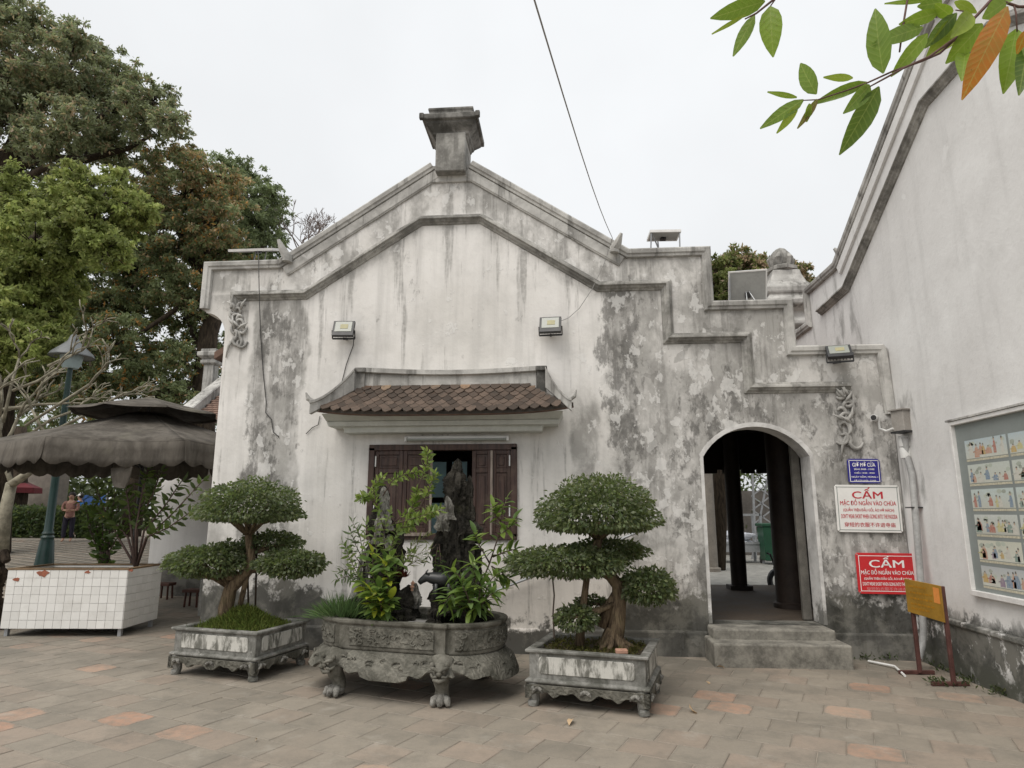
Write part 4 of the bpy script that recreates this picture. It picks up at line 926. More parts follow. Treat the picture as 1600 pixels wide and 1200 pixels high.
def picture(s1, z1, seed):
    """a small flat print: pale scene with a few generic robed figures"""
    rr = np.random.default_rng(seed); v = []; f = []; c = []
    def poly(pts, col, d):
        o = len(v); v.extend(sm(a, z, d) for a, z in pts); f.append(tuple(range(o, o+len(pts)))); c.extend([col]*len(pts))
    s0, z0 = s1-PW, z1-PH; top = np.array(((.45, .56, .62), (.55, .60, .56), (.52, .62, .62), (.58, .62, .60), (.60, .60, .50), (.45, .48, .52))[seed % 6]) if seed != 11 else np.array((.2, .2, .26)); low = np.array((.60, .61, .54))*rr.uniform(.8, 1.1)
    for i in range(4):
        a, b_ = z1-PH*i/4, z1-PH*(i+1)/4; o = len(v); v.extend([sm(s1, a, .0215), sm(s0, a, .0215), sm(s0, b_, .0215), sm(s1, b_, .0215)]); f.append((o, o+1, o+2, o+3)); k0, k1 = i/4, (i+1)/4; c.extend([top*(1-k0)+low*k0]*2+[top*(1-k1)+low*k1]*2)
    for i in range(7):
        a = rr.uniform(s0+.03, s1-.03); r = rr.uniform(.015, .04); z = z1-rr.uniform(.02, .09); col = np.array((.40, .45, .38))*rr.uniform(.7, 1.2); poly([(a+r*math.cos(q)*rr.uniform(.7, 1.2), max(z0, min(z1, z+r*.6*math.sin(q)))) for q in np.linspace(0, 2*PI, 9)[:-1]], col, .0219)
    pal = [(.40, .10, .07), (.52, .33, .08), (.14, .22, .34), (.56, .50, .22), (.22, .14, .24), (.60, .58, .52), (.16, .25, .22), (.50, .24, .16)]
    n_ = int(rr.integers(6, 10))
    for i in range(n_):
        a = s0+PW*(i+.5)/n_+rr.uniform(-.045, .045); a = min(max(a, s0+.05), s1-.05); h = rr.uniform(.06, .15); w = rr.uniform(.02, .048); b0 = z0+rr.uniform(.005, .03); col = np.array(pal[int(rr.integers(0, 8))])
        poly([(a-w, b0), (a+w, b0), (a+w*.9, b0+h*.4), (a+w*.5, b0+h*.75), (a-w*.5, b0+h*.75), (a-w*.95, b0+h*.45)], col, .0223)
        poly([(a+w*.2, b0+h*.55), (a+w*1.5, b0+h*.45), (a+w*1.5, b0+h*.36), (a+w*.2, b0+h*.4)], col*.8, .0224)
        poly([(a+.0095*math.cos(q), b0+h*.84+.013*math.sin(q)) for q in np.linspace(0, 2*PI, 8)[:-1]], np.array((.55, .36, .25)), .0226); poly([(a-.012, b0+h*.88), (a+.012, b0+h*.88), (a+.007, b0+h*1.02), (a-.007, b0+h*1.02)], np.array((.05, .04, .04)), .0228)
    me = bpy.data.meshes.new('picture'); me.from_pydata(v, [], f); at = me.color_attributes.new('Col', 'FLOAT_COLOR', 'POINT'); at.data.foreach_set('color', np.concatenate([np.array(c), np.ones((len(c), 1))], 1).astype(np.float32).ravel()); me.materials.append(M['print']); o = bpy.data.objects.new('picture', me); COL.objects.link(o); setparent(o, t)
    MB().prism([(s0, z0-.026), (s1, z0-.026), (s1, z0-.006), (s0, z0-.006)], sm, .0215, .0205).build('caption', 'caption_strip', t)
for r_ in range(6):
    for c_ in range(3): picture(6.665-c_*(PW+GX), 2.275-r_*(PH+GZ), r_+c_*6 if not (r_ == 5 and c_ == 1) else 11)
# rod on the ground, fallen leaves
o = MB().tube([G(1357, 1033, .02), G(1398, 1041, .03), G(1414, 1056, .015)], .012, 8).build('bent_rod', 'white_metal', smooth=True, angle=30); tag(o, 'bent bright metal rod lying on the paving by the steps', 'metal rod')
for i, (px, py, L, lab) in enumerate(((895, 1124, .14, 'dry curled leaf in front of the bonsai trough nearest the archway'), (1090, 1114, .13, 'thin dry leaf on the paving between the trough and the steps'), (1133, 1044, .10, 'pale dry leaf at the foot of the steps'), (402, 1154, .055, 'small yellow petal on the open paving before the basin'), (1110, 1068, .05, 'tiny dark leaf lying midway between the trough and steps'))):
    c = G(px, py, .012); a = random.uniform(0, 6); v, f, _ = leaf_arrays(np.array([c]), np.array([[math.cos(a), math.sin(a), .15]]), np.array([L]), .4, np.zeros((1, 3)), .5, 1)
    o = arr_mesh('fallen_leaf', v, f, 'wood_leaf_litter'); o.location.z = 0; tag(o, lab, 'leaf', 'leaves fallen on the paving')
# ------------------------------------------------------------------ stone troughs with bonsai
def frame_of(c, rz): 
    R = Matrix.Rotation(rz, 3, 'Z'); c = Vector(c); return lambda x, y, z: tuple(c+R @ Vector((x, y, z)))
def ring(b, plan, levels, mp, closed_top=False):
    """loft closed plan outlines: levels = [(offset or per-point list, z or per-point list)]"""
    k = len(plan); vs = []; fs = []
    nr = []
    for i in range(k):
        p0, p, p1 = Vector(plan[i-1]), Vector(plan[i]), Vector(plan[(i+1) % k]); d0 = (p-p0).normalized(); d1 = (p1-p).normalized(); n0 = Vector((d0.y, -d0.x)); n1 = Vector((d1.y, -d1.x)); q = n0+n1
        q = q.normalized() if q.length > 1e-5 else n0; nr.append(q/max(.5, q.dot(n0)))
    for off, z in levels:
        for i in range(k):
            o_ = off[i] if hasattr(off, '__len__') else off; z_ = z[i] if hasattr(z, '__len__') else z; vs.append(mp(plan[i][0]+nr[i].x*o_, plan[i][1]+nr[i].y*o_, z_))
    for l in range(len(levels)-1):
        for i in range(k): a = l*k+i; c = l*k+(i+1) % k; fs.append((a, c, c+k, a+k))
    return b.add(vs, fs)
def trough(c, rz, label, W0=1.0, D0=.82):
    t = thing('stone_trough', label, 'planter', c, 'stone bonsai troughs', rz); mp = frame_of(c, rz); w, d = W0/2, D0/2; zr, zb = .455, .215
    plan = [(-w, -d), (w, -d), (w, d), (-w, d)]; b = MB()
    ring(b, plan, [(-.03, zb), (0, zb), (0, zr-.03), (.028, zr-.025), (.03, zr), (-.045, zr), (-.05, zr-.01), (-.05, zb+.02)], mp); ring(b, plan, [(-.03, zb), (-.03, zb-.03), (.02, zb-.03), (.035, zb-.01), (.015, zb+.006), (0, zb+.008)], mp); b.build('basin_wall', 'old_stone', t, bevel=.006)
    b = MB(); n_ = 12; hts = lambda x, y: zr-.055+.03*mnoise.noise(Vector((x*4, y*4, c[0])))+.03*math.exp(-(x*x+y*y)*5)
    for j in range(n_+1):
        for i in range(n_+1): x = (-1+2*i/n_)*(w-.045); y = (-1+2*j/n_)*(d-.045); b.v.append(mp(x, y, hts(x, y)))
    for j in range(n_):
        for i in range(n_): a = j*(n_+1)+i; b.f.append((a, a+1, a+n_+2, a+n_+1)); b.mi.append(0)
    b.build('soil', 'soil', t, smooth=True)
    for sx, sy, L in ((0, -1, w), (0, 1, w), (1, 0, d), (-1, 0, d)):
        f = (lambda s, z, q, sx=sx, sy=sy: mp(*((s*(-sy), sy*(d+q), z) if sx == 0 else (sx*(w+q), s*sx, z))))
        l = L-.085; z0, z1 = zb+.045, zr-.055; k = .02
        MB().prism([(-l+k, z0), (l-k, z0), (l, z0+k), (l, z1-k), (l-k, z1), (-l+k, z1), (-l, z1-k), (-l, z0+k)], f, .009, -.01).build('panel', 'white_panel', t, bevel=.006)
        n_ = 48; l = L+.03; top = [(l-2*l*i/n_, zb-.035) for i in range(n_+1)]; bot = []
        for i in range(n_+1):
            u = -1+2*i/n_; z = .125-.05*math.exp(-((abs(u)-.0)/.13)**2)-.035*math.exp(-((abs(u)-.5)/.12)**2)-.06*max(0, abs(u)-.72)/.28+.008*math.cos(u*30); bot.append((u*l, z))
        MB().prism(bot+top, f, .03, -.02).build('apron', 'carved_stone', t, bevel=.004)
        b = MB()
        for u, s in ((-.78, .032), (0, .036), (.78, .032)):
            for q in (-1, 1): b.tube([f(u*l+q*s*.2, .155, .03), f(u*l+q*s*.9, .14, .045), f(u*l+q*s*1.3, .115, .036)], [.014, .016, .005], 6)
            b.ball(f(u*l, .15, .032), .016, 8)
        tag(b.build('carving', 'pale_rock', t, smooth=True), kind='stuff')
    for sx in (-1, 1):
        for sy in (-1, 1):
            b = MB(); q = [(-.01, -.01, .20, .06), (.0, .0, .15, .07), (.006, .006, .09, .054), (-.004, -.004, .05, .042), (.008, .008, .025, .05), (.012, .012, .0, .042)]
            b.tube([mp(sx*(w-.035+a), sy*(d-.035+e), z) for a, e, z, r in q], [r for *_, r in q], 10); b.build('foot', 'old_stone', t, smooth=True)
    return t, mp
def foliage(name, pos, dirs, size, asp, base, parent, m='glossy_foliage', var=.35, kind=0, fold=.3, tops=None, as_stuff=True):
    n = len(pos); c = np.array(base)[None]*RNG.uniform(1-var, 1+var, (n, 1))*RNG.uniform(.9, 1.1, (n, 3))
    if tops is not None: c = c+np.array(tops)[None]*(RNG.random((n, 1)) < .10)
    v, f, cc = leaf_arrays(pos, dirs, size*RNG.uniform(.7, 1.25, n), asp, c, fold, kind); o = arr_mesh(name, v, f, m, parent, cc)
    if as_stuff: o['kind'] = 'stuff'
    return o
def pad_points(c, rx, ry, rt, rb, n, R=None, lump=.10, seed=0):
    """leaf positions on a clipped cloud pad: domed top, ragged flat underside"""
    d = unit(RNG.normal(size=(n, 3))); d[:, 2] = np.abs(d[:, 2])*np.where(RNG.random(n) < .30, -1, 1); r = 1-RNG.random(n)**1.3*.5
    lum = np.array([mnoise.noise(Vector((a[0]*2.4+seed, a[1]*2.4, a[2]*2.4))) for a in d])*lump*1.8+1
    r = np.where(RNG.random(n) < .03, r*1.1, r); p = d*(r*lum)[:, None]; p = p*np.array([rx, ry, 1]); p[:, 2] *= np.where(p[:, 2] > 0, rt, rb)
    out = d*np.array([1, 1, .7])+np.array([0, 0, -.55])+RNG.normal(size=(n, 3))*.45
    if R is not None: p = p @ np.array(R).T; out = out @ np.array(R).T
    return p+np.array(c), out
def bonsai(label, pads, trunk, extra, yc, name='bonsai_tree', leaf=.043, seed=1):
    base = trunk[0][0]; b0 = P(base[0], base[1], yc); t = thing(name, label, 'bonsai', b0, 'clipped bonsai trees')
    b = MB(); 
    pts = [P(x, y, yc+dy) for (x, y, dy), r in trunk]; b.tube(pts, [r for _, r in trunk], 12)
    for pts_, rad in extra: b.tube([P(x, y, yc+dy) for x, y, dy in pts_], rad, 8)
    rr = random.Random(seed)
    for i in range(11):      # flaring roots
        a = i/11*2*PI+rr.uniform(-.2, .2); L = rr.uniform(.16, .30); p = pts[0]; b.tube([p+Vector((math.cos(a)*.03, math.sin(a)*.03, .16)), p+Vector((math.cos(a)*.09, math.sin(a)*.09, .05)), p+Vector((math.cos(a)*L, math.sin(a)*L*.8, -.04))], [.035, .03, .012], 7)
    b.build('trunk', 'bonsai_bark', t, smooth=True, angle=180)
    for k, (px, py, dy, wpx, tpx, bpx, n, ry) in enumerate(pads):
        c = P(px, py, yc+dy); s = (yc+dy)/1020; rx = wpx*s; n = int(n*2.2); rx *= .91; pos, out = pad_points(c, rx, rx*ry, tpx*s, bpx*s, n, seed=k*3+seed)
        foliage('leaf_pad', pos, out, np.full(n, leaf), .56, (.108, .132, .064), t, tops=(.08, .09, .03))
        # limbs under the pad
        b = MB(); q = pts[min(len(pts)-1, max(2, len(pts)-2))] if k == 0 else min(pts[2:], key=lambda p_: (p_-c).length)
        for i in range(9):
            a = i/9*2*PI; e = c+Vector((math.cos(a)*rx*.75, math.sin(a)*rx*ry*.75, rr.uniform(0, .3)*tpx*s)); mid = c+(q-c)*.35+Vector((math.cos(a)*rx*.25, math.sin(a)*rx*ry*.25, 0)); b.tube([q, mid, e], [.022, .016, .005], 6)
        b.build('limb', 'bonsai_bark', t, smooth=True, angle=180)
    return t
RZ = math.radians(-17)
def place(fl, w0, d0, rz):  # centre from the front-left foot corner
    R = Matrix.Rotation(rz, 3, 'Z'); return Vector((fl[0], fl[1], 0))+R @ Vector((w0/2, d0/2, 0))
RZ = math.radians(-14); cR = place((-.325, 5.90), .98, .80, RZ); tr, mpR = trough(cR, RZ, 'weathered stone trough beside the archway steps, white scrolls on its apron', .98, .80)
cL = place((-3.97, 6.70), 1.0, .80, math.radians(-14)); tl_, mpL = trough(cL, math.radians(-14), 'weathered stone trough nearest the umbrella, with a mossy mound inside', 1.0, .80)
yR = cR.y+.02
bonsai('three-tiered clipped bonsai with a bent bare trunk in the trough by the archway', [
    (935, 816, 0, 99, 72, 14, 4200, .95), (884, 882, -.12, 104, 27, 18, 2400, .62), (948, 862, .25, 66, 20, 14, 1100, .8), (1013, 920, -.05, 44, 30, 20, 1100, .9), (900, 968, -.18, 34, 20, 15, 520, .9), (925, 945, .15, 28, 14, 12, 260, .9)],
    [((958, 1012, 0), .085), ((964, 975, 0), .075), ((967, 940, 0), .066), ((966, 915, 0), .06), ((953, 898, 0), .056), ((930, 887, 0), .052), ((929, 866, 0), .045), ((935, 845, 0), .038), ((936, 815, 0), .03)],
    [([(905, 1008, -.05), (909, 965, -.05), (914, 925, -.05), (917, 902, -.03), (930, 888, 0)], [.045, .035, .03, .03, .03]), ([(966, 916, 0), (985, 910, 0), (1010, 918, -.03)], [.035, .026, .014]), ([(940, 980, 0), (950, 950, 0), (962, 925, 0)], [.05, .045, .03]), ([(930, 887, 0), (890, 888, -.06), (840, 884, -.1)], [.04, .028, .012])], yR, seed=1)
yL = cL.y+.02
bonsai('clipped bonsai with spreading tiers and prop sticks in the mossy trough', [
    (390, 803, 0, 90, 54, 12, 3600, .95), (322, 882, -.1, 70, 30, 20, 2000, .7), (455, 882, -.1, 60, 22, 18, 1800, .75), (424, 850, .25, 52, 20, 14, 900, .8), (360, 868, .05, 40, 22, 14, 700, .8)],
    [((352, 985, 0), .085), ((353, 950, 0), .08), ((360, 920, 0), .07), ((378, 902, 0), .062), ((391, 888, 0), .055), ((392, 866, 0), .045), ((388, 838, 0), .036), ((389, 812, 0), .026)],
    [([(300, 897, -.1), (340, 902, -.05), (376, 900, 0)], [.02, .04, .05]), ([(372, 960, .05), (380, 925, .03), (386, 900, 0)], [.03, .03, .03]), ([(395, 890, 0), (425, 888, -.05), (460, 884, -.08)], [.04, .028, .012]), ([(388, 838, 0), (360, 815, 0), (335, 812, 0)], [.02, .014, .008]), ([(388, 838, 0), (410, 818, 0), (430, 812, 0)], [.02, .014, .008])], yL, seed=5)
for px0, py0, px1, py1, dy, lab in ((398, 985, 402, 830, .12, 'dark prop stick standing against the top tier of the mossy bonsai'), (389, 985, 387, 895, .1, 'thin prop stick under the tier of the mossy bonsai')):
    o = MB().tube([P(px0, py0, yL+dy), P(px1, py1, yL+dy)], .011, 6).build('prop_stick', 'bark'); tag(o, lab, 'stick', 'prop sticks in the mossy trough')
# moss mound and grasses in the trough
n = 7000; u = RNG.normal(size=(n, 2))*np.array([.20, .17]); h = .20*np.exp(-((u[:, 0]/.28)**2+(u[:, 1]/.22)**2)); k = np.abs(u[:, 0]) < .46
pos = np.array([mpL(a, b_, 0) for a, b_ in zip(u[:, 0], u[:, 1])]); pos[:, 2] = .40+h*RNG.uniform(.6, 1, n)
dirs = np.stack([RNG.normal(size=n)*.5, RNG.normal(size=n)*.5, RNG.uniform(.4, 1, n)], 1); k = k & (np.abs(u[:, 1]) < .38)
o = foliage('moss', pos[k], dirs[k], np.full(k.sum(), .075), .13, (.13, .165, .04), None, 'moss', .45); tag(o, 'grassy moss mound around the bonsai foot in the trough', 'moss')
n = 1500; u = RNG.uniform(-1, 1, (n, 2))*np.array([.4, .3]); pos = np.array([mpR(a, b_, .41) for a, b_ in u]); pos[:, 2] += RNG.uniform(0, .03, n); dirs = RNG.normal(size=(n, 3)); dirs[:, 2] = np.abs(dirs[:, 2])*.6
o = foliage('moss', pos, dirs, np.full(n, .04), .3, (.095, .095, .03), None, 'moss', .5); tag(o, 'thin moss and litter over the soil of the trough by the archway', 'moss')
o = MB().box(mpR(.28, -.28, .46), (.10, .07, .035), RZ+.3).build('brick_piece', 'brick_red', bevel=.006); tag(o, 'broken pink brick piece lying on the trough soil', 'brick')
o = MB().tube([P(866, 997, 6.0), P(864, 960, 6.0), P(866, 930, 6.0), P(863, 900, 6.0)], .007, 6).build('hanging_chain', 'chain_dark'); tag(o, 'thin dark wire hanging from the bonsai tier down to the trough rim', 'wire')

# ------------------------------------------------------------------ carved basin with its rock landscape
cB = Vector((-1.45, 6.44, 0)); rzB = math.radians(-13); mpB = frame_of(cB, rzB)
basin = thing('carved_basin', 'large carved stone water basin on lion-paw legs in front of the window', 'basin', cB, None, rzB)
plan = []
def arc(cx, cy, rx, ry, a0, a1, n): return [(cx+rx*math.cos(a), cy+ry*math.sin(a)) for a in np.linspace(a0, a1, n)]
fx, fy = .52, .46
right = arc(fx+.0, 0, .37, fy-.035, -PI/2, PI/2, 17); left = [(-x, -y) for x, y in right]
front = [(-fx+2*fx*i/10, -fy) for i in range(11)]; backp = [(-x, -y) for x, y in front]
plan = front+right+backp+left
b = MB(); ring(b, plan, [(-.08, .385), (-.01, .385), (0, .40), (0, .60), (.012, .605), (.022, .62), (.022, .645), (-.045, .645), (-.05, .635), (-.05, .45)], mpB); b.build('basin_wall', 'basin_stone', basin, bevel=.004)
def side_panel(pts, z0, z1):
    b = MB(); k = len(pts); vs = []; fs = []
    for i, p in enumerate(pts):
        q0 = Vector(pts[max(0, i-1)]); q1 = Vector(pts[min(k-1, i+1)]); d = (q1-q0).normalized(); n_ = Vector((d.y, -d.x))
        for o_, z in ((-.005, z0), (.012, z0), (.012, z1), (-.005, z1)): vs.append(mpB(p[0]+n_.x*o_, p[1]+n_.y*o_, z))
    for i in range(k-1):
        for j in range(4): a = i*4+j; e = i*4+(j+1) % 4; fs.append((a, e, e+4, a+4))
    fs += [(0, 1, 2, 3), tuple((k-1)*4+j for j in (3, 2, 1, 0))]; return b.add(vs, fs)
ins = lambda pts: pts[1:-1]
for q in (front, right, backp, left):
    pts = ins(q); side_panel(pts, .425, .585).build('panel', 'carved_stone', basin, bevel=.004)
# scrolls in relief on the panels
rr = random.Random(4)
for q in (front, right, left):
    b = MB(); L = [Vector(p) for p in ins(q)]
    for i in range(26):
        j = rr.uniform(.3, len(L)-1.3); a = L[int(j)].lerp(L[int(j)+1], j-int(j)); d = (L[int(j)+1]-L[int(j)]).normalized(); n_ = Vector((d.y, -d.x)); z0 = rr.uniform(.45, .56); a0 = rr.uniform(0, 6.28); R_0 = rr.uniform(.016, .034); s_ = rr.choice((-1, 1)); pts = []
        for m_ in range(7):
            u = m_/6; an = a0+s_*u*4.2; r = R_0*(1-u*.7); s1 = r*math.cos(an)*1.4; pts.append(mpB(a.x+d.x*s1+n_.x*.014, a.y+d.y*s1+n_.y*.014, z0+r*math.sin(an)))
        b.tube(pts, [.005, .008, .009, .009, .008, .006, .004], 6)
    tag(b.build('relief', 'carved_stone', basin, smooth=True, angle=180), kind='stuff')
# scalloped skirt
K = len(plan); zl = []; fl = []
cum = [0]
for i in range(K): cum.append(cum[-1]+(Vector(plan[(i+1) % K])-Vector(plan[i])).length)
segs_ = [(0, 10), (11, 27), (28, 38), (39, 55)]
dens = []; zb_ = []; sec = []
for (s0, e0), pts in zip(segs_, (front, right, backp, left)):
    for i in range(60):
        u = i/59*(len(pts)-1); j = min(int(u), len(pts)-2); p = Vector(pts[j]).lerp(Vector(pts[j+1]), u-j); dens.append((p.x, p.y)); w = abs(-1+2*i/59)
        zb_.append(.175+.10*min(1, max(0, (w-.25)/.5))**1.3+.028*math.cos(w*14)*(1 if w > .45 else 0)-.03*max(0, (w-.88)/.12))
b = MB(); ring(b, dens, [(-.03, .385), (.0, .382), (.03, [.355]*240), (.085, [.31+(z-.2)*.15 for z in zb_]), (.125, [.6*z+.4*.25 for z in zb_]), (.13, zb_), (.10, [z-.012 for z in zb_]), (.06, [z+.03 for z in zb_]), (-.05, [.33]*240)], mpB); b.build('skirt', 'carved_stone', basin, smooth=True, angle=50)
b = MB()
for i in range(70):
    j = rr.randrange(0, 240); p = Vector(dens[j]); q = Vector(dens[(j+1) % 240]); d = (q-p); 
    if d.length < 1e-4: continue
    d.normalize(); n_ = Vector((d.y, -d.x)); z0 = rr.uniform(zb_[j]+.05, .33); off = .06+.07*(.36-z0)/.2; a0 = rr.uniform(0, 6.28); R_0 = rr.uniform(.018, .036); pts = []
    for m_ in range(7):
        u = m_/6; an = a0+u*4.; r = R_0*(1-u*.7); s1 = r*math.cos(an)*1.5; zz = z0+r*math.sin(an); pts.append(mpB(p.x+d.x*s1+n_.x*(off+.004), p.y+d.y*s1+n_.y*(off+.004), zz))
    b.tube(pts, [.005, .008, .01, .01, .008, .006, .004], 6)
tag(b.build('relief', 'carved_stone', basin, smooth=True, angle=180), kind='stuff')
for sx in (-1, 1):
    for sy in (-1, 1):
        lx, ly = sx*.50, sy*.46; ox, oy = sx*.25, sy*.97
        b = MB(); q = [(0, .36, .10), (.06, .28, .085), (.05, .2, .07), (.0, .13, .058), (.0, .08, .062), (.02, .045, .07)]
        b.tube([mpB(lx+ox*o_, ly+oy*o_-sy*.0, z) for o_, z, r in q], [r for *_, r in q], 12); leg = b.build('leg', 'basin_stone', basin, smooth=True, angle=180)
        b = MB()
        b.ball(mpB(lx+ox*.03, ly+oy*.03, .045), .075, 10, (1.1, 1.1, .6))
        for k in range(3):
            a = math.atan2(oy, ox)+(k-1)*.6; b.tube([mpB(lx+math.cos(a)*.04, ly+math.sin(a)*.04, .07), mpB(lx+math.cos(a)*.10, ly+math.sin(a)*.10, .055), mpB(lx+math.cos(a)*.125, ly+math.sin(a)*.125, .015)], [.032, .034, .018], 8)
        b.build('paw', 'pale_rock', leg, smooth=True, angle=180)
        b = MB(); m0 = lambda s, o_, z: mpB(lx+ox*(.10+o_)-oy*s, ly+oy*(.10+o_)+ox*s, z)     # lion mask: brow, eyes, nose, jaw, ears
        b.ball(m0(0, .0, .29), .072, 10, (1, 1, 1.0)); b.tube([m0(-.07, .05, .325), m0(-.03, .085, .318), m0(0, .09, .30), m0(.03, .085, .318), m0(.07, .05, .325)], .014, 7); b.ball(m0(0, .085, .285), .024, 8)
        for s in (-1, 1): b.ball(m0(s*.035, .075, .30), .015, 8); b.ball(m0(s*.065, .04, .345), .024, 8); b.tube([m0(s*.02, .08, .262), m0(s*.055, .065, .25), m0(s*.075, .03, .27)], .012, 6)
        b.tube([m0(-.05, .06, .235), m0(0, .085, .225), m0(.05, .06, .235)], .017, 7); b.build('lion_mask', 'basin_stone', basin, smooth=True, angle=180)
b = MB(); ip = [(x*.96, y*.93) for x, y in plan]; b.add([mpB(x, y, .585) for x, y in ip], [tuple(range(len(ip)))]); b.build('water', 'water', basin)

def crag(c, rx, ry, h, seed, m='rock', parent=None, name='crag', rough=.62, base=0., lean=(0, 0)):
    """a fluted limestone stack"""
    n, k = 44, 40; v = []; f = []; c = Vector(c)
    for j in range(k+1):
        t = j/k; prof = (1-t**7)**.6*(1-.25*t)+.02; prof *= 1+.16*math.sin(t*9+seed*2.1)
        for i in range(n):
            a = 2*PI*i/n; q = Vector((math.cos(a), math.sin(a), 0)); s = Vector((q.x*1.6+seed*7.3, q.y*1.6, t*h*3.2)); s2_ = Vector((q.x*3.4+seed*3.1, q.y*3.4, t*h*2.0)); d = 1+rough*(abs(mnoise.noise(s))*1.5-.45)+rough*(abs(mnoise.noise(s2_))*1.6-.5)+rough*.4*mnoise.noise(s*4.7)+rough*.35*mnoise.noise(s*9.1)+rough*.25*mnoise.noise(s*19.3)
            v.append(c+Vector((q.x*rx*prof*d+lean[0]*t*h, q.y*ry*prof*d+lean[1]*t*h, t*h+.06*h*mnoise.noise(s*1.7))))
    for j in range(k):
        for i in range(n): a = j*n+i; e = j*n+(i+1) % n; f.append((a, e, e+n, a+n))
    f += [tuple(range(n-1, -1, -1)), tuple(k*n+i for i in range(n))]; b = MB(); b.add(v, f); return b.build(name, m, parent, smooth=True, angle=70)
def px3(px, py, y): return P(px, py, y)
zw = .56
def rockery(label, items, foot):
    t = thing('rock_peak', label, 'rock', foot, 'limestone peaks in the basin')
    for (px, py0, py1, y, wpx, seed, m, lean) in items:
        a = P(px, py0, y); e = P(px, py1, y); s = y/1020*.86; crag(a, wpx*s, wpx*s*.8, e.z-a.z, seed, m, t, lean=lean)
    return t
rockery('slimmer dark limestone peak in the basin, furthest from the archway', [(597, 975, 800, 6.5, 32, 1, 'rock', (.0, 0)), (592, 850, 757, 6.5, 20, 2, 'rock', (.02, 0)), (604, 830, 762, 6.42, 10, 3, 'pale_rock', (-.1, 0)), (590, 850, 790, 6.36, 9, 4, 'pale_rock', (.1, 0)), (560, 965, 862, 6.45, 14, 5, 'pale_rock', (.05, 0)), (607, 965, 850, 6.4, 16, 6, 'rock', (.0, 0)), (560, 980, 925, 6.32, 28, 7, 'rock', (.2, 0)), (607, 860, 835, 6.36, 6, 8, 'pale_rock', (0, 0))], P(597, 975, 6.5))
rockery('taller dark limestone peak in the basin, before the window opening', [(708, 975, 790, 6.55, 34, 11, 'rock', (.0, 0)), (712, 850, 735, 6.55, 27, 12, 'rock', (.0, 0)), (714, 770, 717, 6.55, 13, 13, 'rock', (.0, 0)), (732, 840, 745, 6.6, 10, 14, 'rock', (.0, 0)), (694, 830, 790, 6.45, 12, 15, 'pale_rock', (-.1, 0)), (702, 812, 775, 6.42, 7, 16, 'pale_rock', (-.1, 0)), (690, 900, 800, 6.5, 15, 17, 'rock', (.0, 0)), (737, 930, 850, 6.5, 18, 18, 'rock', (.0, 0)), (742, 850, 815, 6.5, 11, 19, 'rock', (.0, 0)), (688, 955, 905, 6.4, 18, 20, 'rock', (.0, 0)), (752, 972, 935, 6.3, 18, 21, 'rock', (0, 0)), (678, 975, 950, 6.25, 14, 22, 'rock', (0, 0))], P(708, 975, 6.55))
# low stones with a tiny tower, and an ox figurine
t = thing('rock_islet', 'small grey rock islet with a tiny tower near the middle of the basin', 'rock', P(638, 965, 6.35))
for px, py0, py1, y, w, sd, m in ((638, 965, 915, 6.4, 16, 31, 'rock'), (648, 950, 912, 6.35, 8, 32, 'pale_rock'), (625, 970, 950, 6.25, 20, 33, 'rock')): a = P(px, py0, y); e = P(px, py1, y); crag(a, w*y/1020, w*y/1020, e.z-a.z, sd, m, t)
c = P(645, 918, 6.35); b = MB(); b.lathe(c, [(.02, -.03), (.02, .0), (.034, .004), (.016, .02), (.016, .035), (.026, .038), (.008, .055), (0, .07)], 6); b.build('tower', 'brick_red', t)
t = thing('ox_figurine', 'small black ox figurine standing on the taller rock', 'figurine', P(672, 925, 6.3))
b = MB(); y = 6.25; b.tube([P(706, 908, y), P(690, 905, y), P(676, 903, y), P(666, 902, y), P(659, 907, y), P(655, 911, y)], [.05, .062, .055, .042, .03, .022], 12)
for px, dy in ((702, -.03), (704, .03), (682, -.03), (680, .03)): b.tube([P(px, 912, y+dy), P(px-1, 925, y+dy), P(px, 935, y+dy)], [.024, .017, .018], 8)
b.build('body', 'ceramic_dark', t, smooth=True, angle=180)
b = MB()
for dy in (-.03, .03): b.tube([P(667, 898, y+dy*.6), P(666, 894, y+dy*1.3), P(669, 890, y+dy*1.2)], [.012, .01, .004], 7); b.ball(P(669, 897, y+dy*1.3), .013, 7)
b.build('horn', 'ceramic_dark', t, smooth=True); MB().tube([P(706, 905, y), P(712, 910, y), P(712, 922, y)], [.01, .007, .008], 6).build('tail', 'ceramic_dark', t)
b = MB(); c = P(690, 940, 6.32); crag(c+Vector((0, 0, -.12)), .10, .09, .12, 41, 'rock', None).name = 'flat_stone'
o = bpy.data.objects['flat_stone']; tag(o, 'dark flat stone under the ox figurine', 'rock')

# ------------------------------------------------------------------ plants in the basin
LM = {}
def leaf_obj(size, asp, col, m='glossy_foliage', droop=.25, cup=.3):
    """shared single leaf mesh along +X"""
    key = (round(size, 3), asp, col)
    if key in LM: return LM[key]
    n = 6; v = []; f = []
    for i in range(n+1):
        t = i/n; w = size*asp*.5*math.sin(PI*min(1, t*.93+.05))**.8*(1-.25*t) if 0 < i < n else .002; z = -droop*size*t*t
        v += [(t*size, -w, z+w*cup), (t*size, 0, z), (t*size, w, z+w*cup)]
    for i in range(n):
        for j in range(2): a = i*3+j; f.append((a, a+1, a+4, a+3))
    me = bpy.data.meshes.new('leaf'); me.from_pydata(v, [], f); at = me.color_attributes.new('Col', 'FLOAT_COLOR', 'POINT'); at.data.foreach_set('color', np.tile(np.array((*col, 1), dtype=np.float32), len(v))); me.materials.append(M[m]); me.polygons.foreach_set('use_smooth', [True]*len(f)); LM[key] = me; return me
